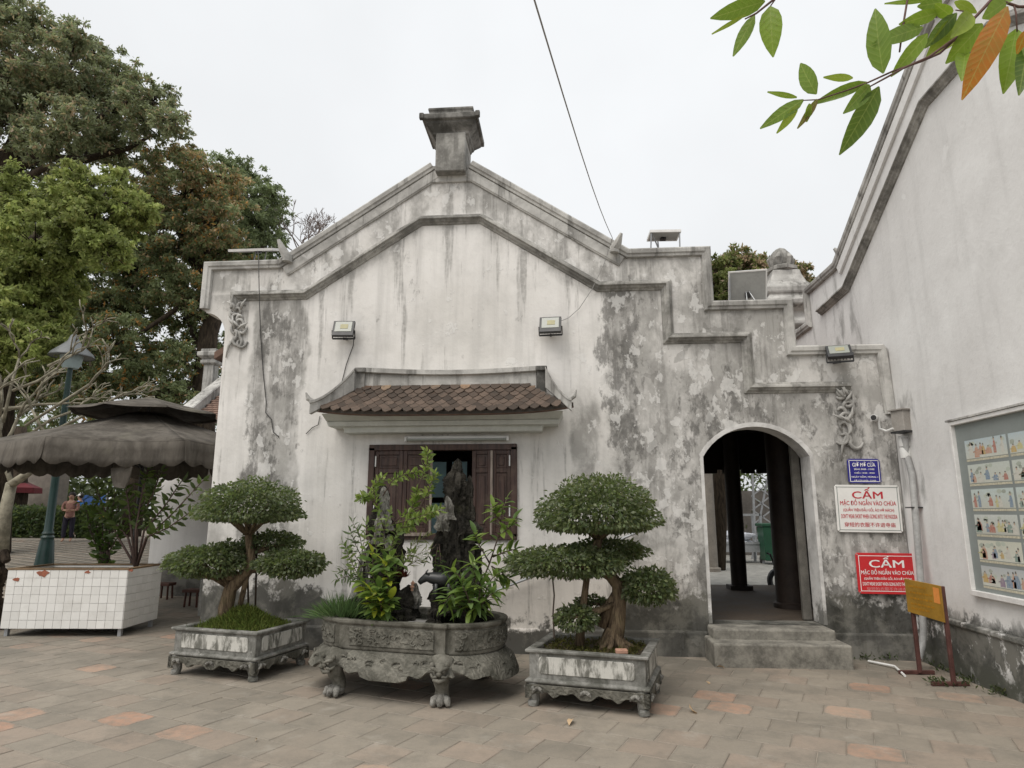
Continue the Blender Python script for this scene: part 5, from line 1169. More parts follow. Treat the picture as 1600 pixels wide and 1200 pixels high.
def put_leaf(me, p, d, parent, roll=0.):
    o = bpy.data.objects.new('leaf', me); COL.objects.link(o); d = Vector(d).normalized(); u = Vector((0, 0, 1)); s = u.cross(d)
    s = s.normalized() if s.length > .05 else Vector((0, 1, 0)); u = d.cross(s); R = Matrix((d, s, u)).transposed() @ Matrix.Rotation(roll, 3, 'X')
    w = Matrix.Translation(p) @ R.to_4x4(); setparent(o, parent); o.matrix_basis = w; return o
def leafy(name, label, cat, stems, size, asp, cols, n_per, m='glossy_foliage', r=.008, spread=.8, group=None, parts=True, start=.25, up=.35):
    """plant with single leaves: stems are lists of points from the base up"""
    rr = random.Random(len(label)*7); t = thing(name, label, cat, stems[0][0], group); b = MB()
    ps, ds = [], []
    for st in stems:
        st = [Vector(p) for p in st]; b.tube(st, [r*(1-.6*i/(len(st)-1)) for i in range(len(st))], 6)
        for i in range(n_per):
            u = start+(1-start)*(i+rr.random()*.6)/n_per; q = min(.999, u)*(len(st)-1); j = int(q); p = st[j].lerp(st[j+1], q-j); tg = (st[j+1]-st[j]).normalized(); a = i*2.4+rr.uniform(-.5, .5)
            side = tg.orthogonal().normalized(); side = Matrix.Rotation(a, 3, tg) @ side; d = side*spread+tg*up+Vector((0, 0, rr.uniform(-.2, .25)))
            ps.append(p); ds.append(d)
            if i == n_per-1: ps.append(p); ds.append(tg+side*.2)
    b.build('stem', 'leaf_stem', t, smooth=True, angle=180)
    if parts:
        for p, d in zip(ps, ds): put_leaf(leaf_obj(size*rr.choice((.75, .9, 1., 1.15)), asp, rr.choice(cols), m), p, d, t, rr.uniform(-.5, .5))
    else: 
        c = np.array([rr.choice(cols) for _ in ps]); v, f, cc = leaf_arrays(np.array([tuple(p) for p in ps]), np.array([tuple(d) for d in ds]), np.array([size*rr.uniform(.7, 1.2) for _ in ps]), asp, c, .3, 1); tag(arr_mesh('foliage', v, f, m, t, cc), kind='stuff')
    return t
g1, g2, g3, yl = (.13, .20, .045), (.085, .15, .035), (.19, .27, .055), (.36, .40, .04)
def st(*pp): return [P(x, y, d) for x, y, d in pp]
leafy('broadleaf_shrub', 'bright broad-leaved shrub at the foot of the slimmer rock', 'plant', [st((592, 965, 6.2), (590, 930, 6.15), (583, 900, 6.1), (582, 862, 6.1)), st((596, 965, 6.2), (604, 930, 6.1), (607, 905, 6.05), (600, 880, 6.0)), st((594, 965, 6.2), (575, 935, 6.1), (568, 910, 6.05)), st((597, 965, 6.15), (606, 950, 6.02), (611, 935, 6.0)), st((590, 965, 6.2), (584, 945, 6.02), (580, 925, 5.98)), st((597, 962, 6.1), (595, 940, 5.98), (594, 918, 5.96)), st((592, 962, 6.2), (600, 890, 6.15), (612, 868, 6.12))], .135, .5, [g1, g1, g2, g2, g3, yl], 26, start=.05)
leafy('airy_shrub', 'airy pale shrub in front of the slimmer rock, above the broad-leaved shrub', 'plant', [[P(x, y, 6.15+.02*i) for x, y in q] for i, q in enumerate((((588, 930), (575, 890), (568, 850), (575, 815)), ((588, 930), (590, 880), (586, 840), (592, 805)), ((590, 930), (605, 880), (612, 850), (622, 830)), ((588, 930), (560, 900), (545, 870), (538, 850)), ((590, 930), (612, 900), (632, 880), (645, 862)), ((590, 930), (600, 870), (600, 830), (610, 800))))], .085, .38, [(.17, .23, .07), (.12, .18, .05), (.22, .28, .10)], 26, parts=False, r=.005)
leafy('lance_leaved_plant', 'dense bushy plant with long lance leaves before the taller rock', 'plant', [st((735, 965, 6.2), (725, 940, 6.1), (705, 930, 6.05), (692, 945, 6.0)), st((735, 965, 6.2), (730, 925, 6.1), (718, 900, 6.05), (705, 890, 6.05)), st((738, 965, 6.2), (742, 920, 6.1), (742, 890, 6.05), (738, 878, 6.0)), st((740, 965, 6.2), (756, 930, 6.15), (768, 905, 6.15), (780, 895, 6.15)), st((740, 965, 6.2), (752, 945, 6.05), (765, 930, 6.0), (775, 925, 6.0)), st((737, 965, 6.2), (735, 945, 6.0), (728, 925, 5.95), (722, 915, 5.95)), st((738, 965, 6.2), (748, 935, 6.0), (752, 915, 5.97)), st((736, 965, 6.2), (715, 945, 6.1), (703, 915, 6.1))], .165, .30, [g1, g2, (.12, .19, .06), g3, (.16, .24, .09)], 24, start=.1)
leafy('citrus_branch', 'tall citrus shoot with yellow-green leaves beside the window corner', 'plant', [st((745, 930, 6.4), (765, 880, 6.35), (778, 840, 6.3), (785, 800, 6.3), (792, 778, 6.3)), st((765, 880, 6.35), (748, 850, 6.3), (742, 832, 6.3)), st((778, 840, 6.3), (798, 822, 6.25), (802, 812, 6.25)), st((770, 870, 6.35), (790, 862, 6.3), (806, 858, 6.3)), st((768, 885, 6.35), (785, 895, 6.3), (795, 905, 6.3)), st((783, 815, 6.3), (772, 802, 6.28), (770, 790, 6.28))], .125, .42, [g1, g2, g3, g3], 17, start=.15, r=.009)
leafy('climbing_plant', 'light green climber straggling between the two rock peaks', 'plant', [st((600, 830, 6.3), (590, 790, 6.3), (582, 760, 6.3), (598, 745, 6.3)), st((598, 775, 6.3), (612, 752, 6.3), (630, 742, 6.3), (650, 738, 6.3)), st((650, 770, 6.3), (660, 745, 6.3), (668, 720, 6.3), (668, 705, 6.3)), st((655, 800, 6.3), (672, 760, 6.3), (680, 740, 6.3)), st((612, 820, 6.3), (628, 805, 6.3), (645, 800, 6.3), (660, 810, 6.3)), st((612, 830, 6.3), (625, 825, 6.25), (645, 822, 6.2)), st((640, 800, 6.3), (648, 785, 6.3), (652, 765, 6.3)), st((690, 800, 6.3), (680, 798, 6.25), (668, 800, 6.2)), st((590, 790, 6.3), (575, 772, 6.3), (562, 780, 6.3)), st((618, 818, 6.2), (640, 812, 6.15), (660, 806, 6.1), (690, 795, 6.1))], .08, .38, [(.20, .27, .06), (.16, .23, .05), (.25, .31, .08), (.12, .18, .04)], 44, parts=False, r=.006)
leafy('fern', 'drooping grey-green fern spray on the far end of the slimmer rock', 'plant', [st((570, 890, 6.4), (552, 865, 6.3), (540, 855, 6.25)), st((570, 880, 6.4), (555, 850, 6.3), (548, 830, 6.25)), st((572, 885, 6.4), (548, 888, 6.3), (530, 892, 6.25)), st((570, 895, 6.4), (545, 900, 6.3), (525, 905, 6.2)), st((568, 870, 6.4), (562, 835, 6.3), (550, 815, 6.3)), st((570, 890, 6.4), (558, 900, 6.25), (548, 905, 6.2))], .085, .26, [(.12, .16, .09), (.09, .13, .06), (.15, .19, .11)], 17, parts=False, r=.005)
leafy('bamboo_spray', 'wispy pale bamboo spray under the window sill', 'plant', [st((622, 900, 6.4), (632, 870, 6.4), (645, 850, 6.4), (668, 838, 6.4)), st((624, 895, 6.4), (640, 865, 6.4), (658, 845, 6.4)), st((622, 905, 6.4), (622, 870, 6.4), (615, 850, 6.4)), st((630, 880, 6.4), (650, 868, 6.35), (672, 858, 6.3)), st((626, 890, 6.4), (645, 880, 6.4), (660, 872, 6.4))], .10, .13, [(.25, .29, .10), (.19, .23, .07), (.30, .32, .14)], 15, parts=False, r=.004, up=.8)
leafy('trailing_plant', 'small dark trailing plant hanging off the taller rock', 'plant', [st((682, 850, 6.35), (670, 865, 6.3), (665, 880, 6.3)), st((684, 855, 6.35), (680, 875, 6.3), (682, 888, 6.3)), st((686, 850, 6.35), (688, 870, 6.3), (690, 892, 6.3))], .06, .3, [g2, (.05, .075, .03)], 9, parts=False, r=.004)
n = 1200; u = RNG.normal(size=(n, 2))*np.array([17, 9]); bp = np.array([tuple(P(534+a, 962+b_*.4, 6.25+c_)) for (a, b_), c_ in zip(u, RNG.uniform(-.12, .12, n))]); dirs = np.stack([u[:, 0]*.03+RNG.normal(size=n)*.25, RNG.normal(size=n)*.3, np.full(n, 1.)], 1); dirs[:, 2] -= np.abs(u[:, 0])*.02
o = foliage('grass', bp, dirs, RNG.uniform(.08, .2, n), .04, (.10, .165, .06), None, 'moss', .4); tag(o, 'fine grass tuft at the end of the basin nearest the mossy trough', 'grass', kind='stuff')
n = 260; bp = np.array([tuple(P(628, 902, 6.3)+Vector((RNG.normal()*.02, RNG.normal()*.02, 0))) for _ in range(n)]); dirs = RNG.normal(size=(n, 3)); dirs[:, 2] = np.abs(dirs[:, 2])+.6
o = foliage('red_moss', bp, dirs, np.full(n, .07), .1, (.10, .03, .02), None, 'moss', .4); tag(o, 'small reddish plant tuft beside the rock islet', 'plant', kind='stuff')
# ------------------------------------------------------------------ beside and behind the house: umbrella, box planter, lamp, people, rear pavilion
# white tiled planter box
bc = Vector((-6.63, 8.92, 0)); rzb = math.radians(4); bm_ = frame_of(bc, rzb); bw, bd = .80, .42
t = thing('tiled_planter', 'long white tiled planter box on short legs under the big umbrella', 'planter', bc, None, rzb)
zt, z0 = .845, .10
b = MB(); plan4 = [(-bw, -bd), (bw, -bd), (bw, bd), (-bw, bd)]
ring(b, plan4, [(-.06, z0), (-.012, z0), (-.012, zt), (-.05, zt), (-.05, zt-.06)], bm_); b.build('box_wall', 'grout', t)
b = MB(); b.add([bm_(x*.94, y*.9, zt-.03) for x, y in plan4], [(0, 1, 2, 3)]); b.build('soil', 'soil', t)
b = MB(); ring(b, plan4, [(-.03, zt), (.012, zt), (.012, zt+.018), (-.06, zt+.022), (-.06, zt)], bm_); b.build('rim', 'brown_top', t)
tm = {}
def wall_tiles(p0, p1, nx_, nz_, nrm):
    p0, p1 = Vector(p0), Vector(p1); L = (p1-p0).length; tw, th_ = L/nx_, (zt-z0)/nz_; key = (round(tw, 4), round(th_, 4))
    if key not in tm:
        o = MB().box((0, 0, 0), (tw-.0035, .012, th_-.0035)).build('wall_tile', 'white_tile', bevel=.0015); tm[key] = o.data; bpy.data.objects.remove(o)
    a = math.atan2((p1-p0).y, (p1-p0).x)
    for i in range(nx_):
        for j in range(nz_):
            if (i, j) in chips.get(nrm, ()): continue
            o = bpy.data.objects.new('wall_tile', tm[key]); COL.objects.link(o); q = p0.lerp(p1, (i+.5)/nx_); setparent(o, t)
            o.matrix_basis = Matrix.Translation((q.x, q.y, z0+(j+.5)*th_+random.gauss(0, .0006))) @ Matrix.Rotation(a, 4, 'Z') @ Matrix.Rotation(random.gauss(0, .008), 4, 'X')
chips = {'f': ()}
wall_tiles(bm_(-bw, -bd, 0), bm_(bw, -bd, 0), 14, 7, 'f'); wall_tiles(bm_(bw, -bd, 0), bm_(bw, bd, 0), 7, 7, 'r'); wall_tiles(bm_(-bw, bd, 0), bm_(-bw, -bd, 0), 7, 7, 'l')
for px, py, r in ((69, 896, .055), (30, 905, .03), (135, 894, .025), (200, 892, .02)):
    r_ = ray(px, py); k = (bm_(0, -bd-.012, 0)[1]+.0)/r_.y; q = Vector((0, 0, EYE))+r_*k; b = MB()
    b.prism([(q.x+r*1.4*math.cos(a)*(1+.3*math.sin(a*3+px)), q.z+r*.7*math.sin(a)*(1+.3*math.cos(a*5))) for a in np.linspace(0, 2*PI, 15)[:-1]], lambda s, z, d: (s, q.y-d+(s-bc.x)*math.tan(rzb)*1.0, z), .002, -.01); b.build('chip', 'red_chip', t)
b = MB()
for sx in (-1, 1):
    for sy in (-1, 1): b2 = MB(); b2.box(bm_(sx*(bw-.05), sy*(bd-.06), .05), (.045, .045, .12), rzb); b2.build('leg', 'steel_grey', t)
stems = []
for (x1, y1), (x2, y2), (x3, y3), y in (((185, 840), (160, 790), (150, 760), 9.2), ((205, 830), (200, 780), (192, 745), 9.1), ((215, 820), (240, 770), (252, 735), 9.1), ((225, 830), (258, 790), (285, 750), 9.1), ((230, 840), (272, 800), (318, 750), 9.05), ((212, 830), (222, 770), (232, 730), 9.0), ((228, 840), (262, 825), (298, 800), 9.0), ((200, 840), (178, 815), (155, 800), 9.2)):
    stems.append(st((213, 888, 9.1), (x1, y1, y), (x2, y2, y), (x3, y3, y)))
leafy('box_shrub', 'open shrub with thin dark stems growing in the tiled planter box', 'shrub', stems, .15, .42, [(.055, .085, .025), (.08, .12, .035), (.045, .07, .02), (.12, .17, .05)], 30, parts=False, r=.018, start=.35)
stems = [st((165, 974, 9.75), (158+dx*.3, 860, 9.75), (150+dx, yy, 9.7)) for dx, yy in ((-20, 780), (0, 770), (20, 765), (35, 790), (-15, 815), (45, 820), (10, 805), (-5, 790), (30, 770))]
leafy('low_bush', 'leafy green bush between the lamp post and the open shrub', 'shrub', stems, .14, .42, [(.065, .11, .03), (.09, .15, .04), (.13, .20, .055), (.05, .08, .025)], 40, parts=False, r=.015, start=.2)

# big canvas umbrella
uc = Vector((-7.0, 10.4, 0)); t = thing('market_umbrella', 'large grimy grey canvas umbrella with a small vented top and scalloped edge', 'umbrella', uc)
def canopy(R0, R1, z0, z1, nseg, a0, drop, name, sc_n=7, sagk=.06):
    b = MB(); sub = 14; rad = 7
    def pt(i, f, k):
        a = a0+2*PI*i/nseg; a2 = a0+2*PI*(i+1)/nseg; p = Vector((math.cos(a), math.sin(a), 0)).lerp(Vector((math.cos(a2), math.sin(a2), 0)), f)
        r = R0+(R1-R0)*k; z = z0+(z1-z0)*(k**.92); m_ = math.sin(PI*f); z -= sagk*m_*k*(.6+.4*k)*1.2; z += .018*mnoise.noise(Vector((p.x*r*2, p.y*r*2, 3.)))*k
        return uc+Vector((p.x*r, p.y*r, z))
    for i in range(nseg):
        o = len(b.v)
        for j in range(rad+1):
            for s in range(sub+1): b.v.append(tuple(pt(i, s/sub, j/rad)))
        for j in range(rad):
            for s in range(sub): a = o+j*(sub+1)+s; b.f.append((a, a+1, a+sub+2, a+sub+1)); b.mi.append(0)
        if drop:
            o2 = len(b.v)
            for j in range(4):
                for s in range(sub*2+1):
                    f = s/(sub*2); p = pt(i, f, 1.); k = j/3; out = (p-uc); out.z = 0; out.normalize()
                    w = .80+.20*abs(math.sin(PI*f*sc_n/1.)); b.v.append(tuple(p+Vector((0, 0, -drop*k*(w if k == 1 else 1)))+out*(.02*math.sin(f*PI*sc_n*1.4+i)*k+.035*k)))
            for j in range(3):
                for s in range(sub*2): a = o2+j*(sub*2+1)+s; b.f.append((a, a+1, a+sub*2+2, a+sub*2+1)); b.mi.append(0)
    bmo = b.build(name, 'canvas', t, smooth=True, angle=60); md = bmo.modifiers.new('thickness', 'SOLIDIFY'); md.thickness = .004; return bmo
A0 = math.radians(-88)
canopy(.30, 2.2, 3.22, 2.60, 8, A0, .36, 'canopy', 6, .035); canopy(.0, 1.12, 3.52, 3.24, 8, A0, .03, 'vent_top', 1, .02)
MB().tube([uc, uc+Vector((0, 0, 3.5))], .03, 12).build('pole', 'black_metal', t, smooth=True); MB().lathe(uc, [(.30, 0), (.30, .06), (.06, .09), (.05, .3)], 20).build('base', 'concrete', t)
for i in range(8):
    a = A0+2*PI*i/8; d = Vector((math.cos(a), math.sin(a), 0)); MB().tube([uc+Vector((0, 0, 3.2)), uc+d*2.17+Vector((0, 0, 2.57))], .012, 6).build('rib', 'black_metal', t); MB().tube([uc+Vector((0, 0, 2.3)), uc+d*1.1+Vector((0, 0, 2.88))], .01, 6).build('strut', 'black_metal', t)
b = MB(); e = P(182, 735, 8.5); b.prism([(-.16, .04), (.14, .06), (.10, -.12), (.05, -.24), (-.06, -.22), (-.12, -.08)], lambda s, z, d: (e.x+s, e.y+.1+d+.04*math.sin(s*20), e.z+z), 0, .02); b.build('torn_flap', 'canvas', t)

# green lamp post
lx = P(93, 700, 13.0); lb = Vector((lx.x, 13.0, 0)); t = thing('lamp_post', 'dark green lamp post with a wide shade behind the umbrella', 'lamp post', lb)
b = MB(); b.lathe(lb, [(.24, 0), (.24, .12), (.19, .16), (.175, .55), (.13, 1.0), (.115, 1.05), (.13, 1.09), (.10, 1.13), (.115, 1.17), (.085, 1.22), (.075, 2.2), (.06, 4.0), (.05, 4.75)], 12); b.build('post', 'lamp_green', t, smooth=True, angle=40)
tz = P(112, 560, 11.4).z; dx = P(112, 560, 11.4).x-lb.x
MB().lathe(lb+Vector((0, 0, 0)), [(.06, 4.7), (.09, 4.74), (.10, 4.9), (.07, 4.95)], 12).build('collar', 'lamp_grey', t, smooth=True)
MB().lathe(lb, [(.43, 4.92), (.44, 4.90), (.40, 4.98), (.25, 5.12), (.12, 5.25), (.07, 5.38), (.02, 5.43), (0, 5.45)], 24).build('shade', 'lamp_grey', t, smooth=True, angle=60); MB().lathe(lb, [(.14, 4.65), (.19, 4.72), (.22, 4.92)], 16).build('globe', 'frosted_pane', t, smooth=True)

# bare frangipani
t = thing('frangipani_tree', 'bare pale frangipani with blunt forked branches beside the umbrella', 'tree', P(5, 860, 10.9))
b = MB(); rr = random.Random(12); st0 = st; st = lambda *pp: st0(*[(x, y, d_+1.4) for x, y, d_ in pp])
def fork(p, d, L, r, n):
    q = p+d*L; m_ = p+d*L*.5+Vector((rr.gauss(0, .03), rr.gauss(0, .03), .03)); r *= .66; b.tube([p, m_, q], [r, r*.9, r*.82], 8)
    if n == 0: b.ball(q, r*.95, 7); return
    k = rr.choice((2, 2, 3))
    for i in range(k):
        ax = Vector((rr.gauss(0, 1), rr.gauss(0, 1), rr.gauss(0, .6))).normalized(); nd = (d+ax*.75+Vector((.12, 0, .12))).normalized(); fork(q, nd, L*rr.uniform(.68, .9), r*1.14, n-1)
pts = st((0, 880, 10.9), (8, 800, 10.9), (18, 755, 10.8)); b.tube(pts, [.13, .11, .095], 10)
fork(pts[-1], Vector((-.5, .1, .85)).normalized(), .8, .075, 4)
for a in (((18, 757, 10.8), (40, 742, 10.7), (58, 728, 10.7), (80, 690, 10.9)),): b.tube(st(*a), [.085, .075, .07, .06], 8)
main = [((80, 690, 10.9), (60, 660, 10.9), (50, 640, 10.9)), ((30, 690, 10.9), (80, 655, 10.9), (120, 640, 10.9)), ((0, 640, 11.2), (60, 632, 11.1), (110, 630, 11.0)), ((5, 660, 11), (18, 600, 11), (30, 560, 11)), ((40, 665, 10.8), (110, 620, 10.7), (140, 600, 10.7)), ((20, 610, 10.9), (60, 595, 10.9), (90, 575, 10.9)), ((75, 572, 11), (100, 560, 11), (128, 548, 11)), ((90, 670, 10.9), (150, 640, 10.9), (180, 622, 10.9))]
for m_ in main:
    q = st(*m_); b.tube(q, [.032, .028, .022], 8)
    for i in range(2): fork(q[-1], ((q[-1]-q[-2]).normalized()+Vector((rr.gauss(.1, .35), rr.gauss(0, .4), rr.gauss(.25, .3)))).normalized(), rr.uniform(.28, .45), .03, 2)
b.build('branch', 'pale_bark', t, smooth=True, angle=180); st = st0

# rear pavilion with tiled roof, gable verge and pillar
Yp = 12.6; pav = thing('rear_pavilion', 'white walled pavilion with a brown tiled roof glimpsed behind the old house', 'building', (-6.4, 14, 0))
MB().box((-5.8, 12.75, 1.4), (4.7, .3, 3.4)).build('front_wall', 'plaster_side', pav)
r0, r1 = Vector((-7.45, 12.15, 3.30)), Vector((-7.45, 14.3, 4.75)); b = MB(); b.add([r0, (-3.5, 12.15, 3.30), (-3.5, 14.3, 4.75), r1, (-7.45, 16.4, 3.3), (-3.5, 16.4, 3.3)], [(0, 1, 2, 3), (3, 2, 5, 4)]); b.build('roof', 'far_tile', pav)
b = MB(); d = (r1-r0); nr_t = 26
for j in range(nr_t):
    p = r0+d*(j/nr_t)
    for i in range(34):
        x = -7.3+i*.115+(.057 if j % 2 else 0); b.box((x, p.y-.02, p.z+.03), (.105, .10, .016), mat3=Matrix.Rotation(math.atan2(d.z, d.y)-.12, 3, 'X'))
tag(b.build('roof_tile', 'far_tile', pav, recalc=False), kind='stuff')
b = MB(); b.bar(r0+Vector((-.05, -.05, .03)), r1+Vector((-.05, 0, .05)), .30, .26, up=(1, 0, 0)); b.build('verge', 'plaster_trim', pav, bevel=.02)
pc = P(330, 575, 14.2); b = MB(); b.box((pc.x, 14.2, pc.z-.35), (.24, .24, .9)); b.lathe((pc.x, 14.2, pc.z), [(.13, .05), (.18, .09), (.18, .15), (.15, .18), (.24, .25), (.24, .34), (.18, .36), (.18, .42), (0, .43)], square=True); b.build('ridge_pillar', 'plaster_trim', pav, bevel=.01)
MB().box((-5.8, 12.56, .25), (4.7, .1, .5)).build('plinth', 'plaster_front', pav)
o = MB().box((P(322, 960, 10.36).x, 10.4, .27), (.22, .22, .56)).build('stone_post', 'concrete', bevel=.015); tag(o, 'short grey stone post behind the mossy bonsai trough', 'post')
for c, lab in ((G(301, 948), 'dark red wooden stool half hidden behind the mossy bonsai'), (G(256, 936), 'dark low wooden stool behind the white tiled planter')):
    t = thing('stool', lab, 'stool', c, 'low stools by the rear wall'); MB().box(c+Vector((0, 0, .27)), (.30, .24, .05)).build('seat', 'stool_wood', t, bevel=.006)
    for sx in (-1, 1):
        for sy in (-1, 1): MB().bar(c+Vector((sx*.11, sy*.08, 0)), c+Vector((sx*.10, sy*.07, .25)), .03).build('leg', 'stool_wood', t)
# dark bench-like stand at the frame edge
c = Vector((-8.05, 8.9, 0)); t = thing('gnarled_stump', 'dark gnarled stump at the edge of the picture beside the tiled planter', 'stump', c)
crag(c, .22, .2, .95, 51, 'bark', t, 'stump', .6); b = MB(); b.tube([c+Vector((0, 0, .85)), c+Vector((.05, 0, 1.0)), c+Vector((.16, -.02, 1.02)), c+Vector((.24, -.04, .92))], [.10, .10, .08, .05], 8); b.build('knot', 'bark', t, smooth=True)

# people
def skinned(name, joints, edges, m, parent, sub=2):
    me = bpy.data.meshes.new(name); me.from_pydata([j[:3] for j in joints], edges, []); o = bpy.data.objects.new(name, me); COL.objects.link(o)
    sk = o.modifiers.new('s', 'SKIN'); sk.use_smooth_shade = True; ss = o.modifiers.new('u', 'SUBSURF'); ss.levels = ss.render_levels = sub
    for v, j in zip(me.skin_vertices[0].data, joints): v.radius = (j[3], j[3] if len(j) < 5 else j[4])
    me.skin_vertices[0].data[0].use_root = True
    dg = bpy.context.evaluated_depsgraph_get(); m2_ = bpy.data.meshes.new_from_object(o.evaluated_get(dg)); bpy.data.objects.remove(o); m2_.materials.clear(); m2_.materials.append(M[m]); m2_.name = name
    r = bpy.data.objects.new(name, m2_); COL.objects.link(r); setparent(r, parent); return r
def person(base, rz, h, label, top, legs_m, arms='folded', cap=None, hair='hair', group='people in the far yard'):
    t = thing('person', label, 'person', base, group, rz); k = h/1.7; R = Matrix.Rotation(rz, 3, 'Z'); B = Vector(base)
    def w(x, y, z): q = B+R @ (Vector((x, y, z))*k); return (q.x, q.y, q.z)
    J = [(0, 0, .95, .13, .10), (0, 0, 1.15, .125, .095), (0, -.01, 1.36, .15, .10), (0, 0, 1.47, .06, .055), (0, -.02, 1.56, .085, .095), (0, -.02, 1.66, .08, .09)]; E = [(0, 1), (1, 2), (2, 3), (3, 4), (4, 5)]
    def add(par, *pts):
        for p in pts: J.append(p); E.append((par, len(J)-1)); par = len(J)-1
        return par
    for s in (-1, 1):
        add(0, (s*.10, 0, .86, .085), (s*.105, -.01+.03*s, .48, .058), (s*.105, .02+.05*s, .09, .038), (s*.115, -.11+.05*s, .03, .032))
        if arms == 'folded': e = add(2, (s*.20, 0, 1.38, .052), (s*.25, -.02, 1.12, .04), (s*.05, -.19, 1.10, .03)); hx, hy, hz, dx_, dz_ = s*.0, -.20, 1.10, -s*.07, 0
        else: e = add(2, (s*.20, 0, 1.38, .052), (s*.25, .03, 1.10, .04), (s*.24, -.06, .86, .03)); hx, hy, hz, dx_, dz_ = s*.24, -.08, .80, 0, -.07
        for f in range(4): add(e, (hx+dx_*.4+(.0 if dz_ == 0 else (f-1.5)*.02), hy-.01, hz+dz_*.4+((f-1.5)*.018 if dz_ == 0 else 0), .011), (hx+dx_*(1.1+.1*(f in (1, 2))), hy-.015, hz+dz_*(1.1+.1*(f in (1, 2)))+((f-1.5)*.02 if dz_ == 0 else 0), .008))
        add(e, (hx+dx_*.2, hy-.03, hz+.03, .011), (hx+dx_*.6, hy-.045, hz+.035, .008))
    skinned('body', [(*w(*j[:3]), *(r*k for r in j[3:])) for j in J], E, 'skin', t)
    q = [(0, 0, .82, .175, .135), (0, 0, .98, .165, .125), (0, 0, 1.15, .15, .115), (0, -.01, 1.36, .165, .115), (0, 0, 1.45, .08, .07)]; e2 = [(0, 1), (1, 2), (2, 3), (3, 4)]
    for s in (-1, 1):
        a = len(q); q += [(s*.205, 0, 1.385, .064), (s*.25, -.01, 1.20, .056)]; e2 += [(3, a), (a, a+1)]
        if arms == 'folded': q.append((s*.20, -.08, 1.105, .048)); e2.append((a+1, a+2))
    skinned('shirt', [(*w(*j[:3]), *(r*k for r in j[3:])) for j in q], e2, top, t)
    q = [(0, 0, .94, .15, .12)]; e2 = []
    for s in (-1, 1): a = len(q); q += [(s*.10, 0, .82, .105), (s*.108, -.01+.03*s, .48, .082), (s*.108, .02+.05*s, .12, .07)]; e2 += [(0, a), (a, a+1), (a+1, a+2)]
    skinned('trousers', [(*w(*j[:3]), *(r*k for r in j[3:])) for j in q], e2, legs_m, t)
    b = MB(); b.ball(w(0, .02, 1.655), .118*k, 12, (1, 1, .98)); b.v = [v for v in b.v]; b.build('hair', hair, t, smooth=True)
    b = MB()
    b.tube([w(0, -.105, 1.62), w(0, -.125, 1.585), w(0, -.11, 1.575)], [.012*k, .016*k, .008*k], 6)
    for s in (-1, 1): b.ball(w(s*.095, -.01, 1.60), .022*k, 6, (.5, 1, 1.3))
    b.ball(w(0, -.045, 1.595), .085*k, 12, (.92, .8, 1.12)); b.build('face', 'skin', t, smooth=True)
    b = MB(); [b.ball(w(s*.034, -.115, 1.615), .011*k, 6) for s in (-1, 1)]; b.tube([w(-.025, -.108, 1.545), w(.025, -.108, 1.545)], .006*k, 5); b.build('eyes', 'hair', t)
    if cap: b = MB(); b.ball(w(0, -.0, 1.67), .115*k, 12, (1, 1.05, .75)); b.box(w(0, -.14, 1.665), (.15*k, .13*k, .015*k), rz); b.build('cap', cap, t, smooth=True, angle=40)
    return t
c = P(103, 852, 21.0); person((c.x, c.y, gz(c.x, c.y)), math.radians(20), 1.58, 'person in a pink-brown blouse and dark trousers walking past the lamp post', 'cloth_brown', 'cloth_dark')
c = P(123, 800, 26.5); person((c.x, c.y, gz(c.x, c.y)), math.radians(-80), 1.66, 'person in a bright blue shirt and white cap standing further back', 'cloth_blue', 'cloth_dark', 'down', 'cloth_white')
# things in the far yard
c = P(118, 812, 24); t = thing('stone_bench', 'low grey-brown stone bench behind the walking person', 'bench', c); gq = gz(c.x, 24)
MB().box((c.x, 24, gq+.44), (1.1, .4, .1)).build('seat', 'grey_column', t, bevel=.02); [MB().box((c.x+s*.4, 24, gq+.2), (.14, .34, .4)).build('leg', 'grey_column', t) for s in (-1, 1)]
c = P(73, 775, 27); o = MB().box((c.x, 27, 1.9), (1.25, .9, 2.9)).build('gate_pier', 'grey_column', bevel=.04); tag(o, 'broad grey masonry pier behind the hedge', 'pier')
c = P(160, 760, 27.5); t = thing('banner_stand', 'small blue and yellow banner standing in the far yard', 'banner', c)
MB().box((c.x-.3, 27.5, 2.1), (1.1, .05, .45)).build('upper_cloth', 'blue_paint', t); MB().box((c.x-.3, 27.5, 1.55), (1.1, .05, .6)).build('lower_cloth', 'yellow_paint', t); [MB().tube([(c.x-.3+s*.56, 27.5, .66), (c.x-.3+s*.56, 27.5, 2.4)], .03, 6).build('pole', 'steel_grey', t) for s in (-1, 1)]
c = P(12, 748, 25); t = thing('red_parasol', 'faded red parasol in the far yard at the picture edge', 'parasol', c); MB().lathe((c.x, 25, 0), [(1.2, 2.55), (1.22, 2.35), (1.2, 2.56), (.6, 2.85), (0, 3.05)], 8).build('canopy', 'red_cloth', t); MB().tube([(c.x, 25, .6), (c.x, 25, 3.0)], .03, 8).build('pole', 'steel_grey', t)
b = MB(); n = 9000; x0, x1 = P(-60, 800, 23.5).x, P(150, 800, 23.5).x
pos = np.stack([RNG.uniform(x0, x1, n), 23.6+RNG.uniform(-.5, .5, n), .66+RNG.uniform(0, 1.15, n)], 1); o = foliage('hedge', pos, RNG.normal(size=(n, 3)), np.full(n, .15), .5, (.035, .06, .02), None, 'foliage', .5, as_stuff=False); tag(o, 'clipped dark hedge along the far side of the yard', 'hedge')

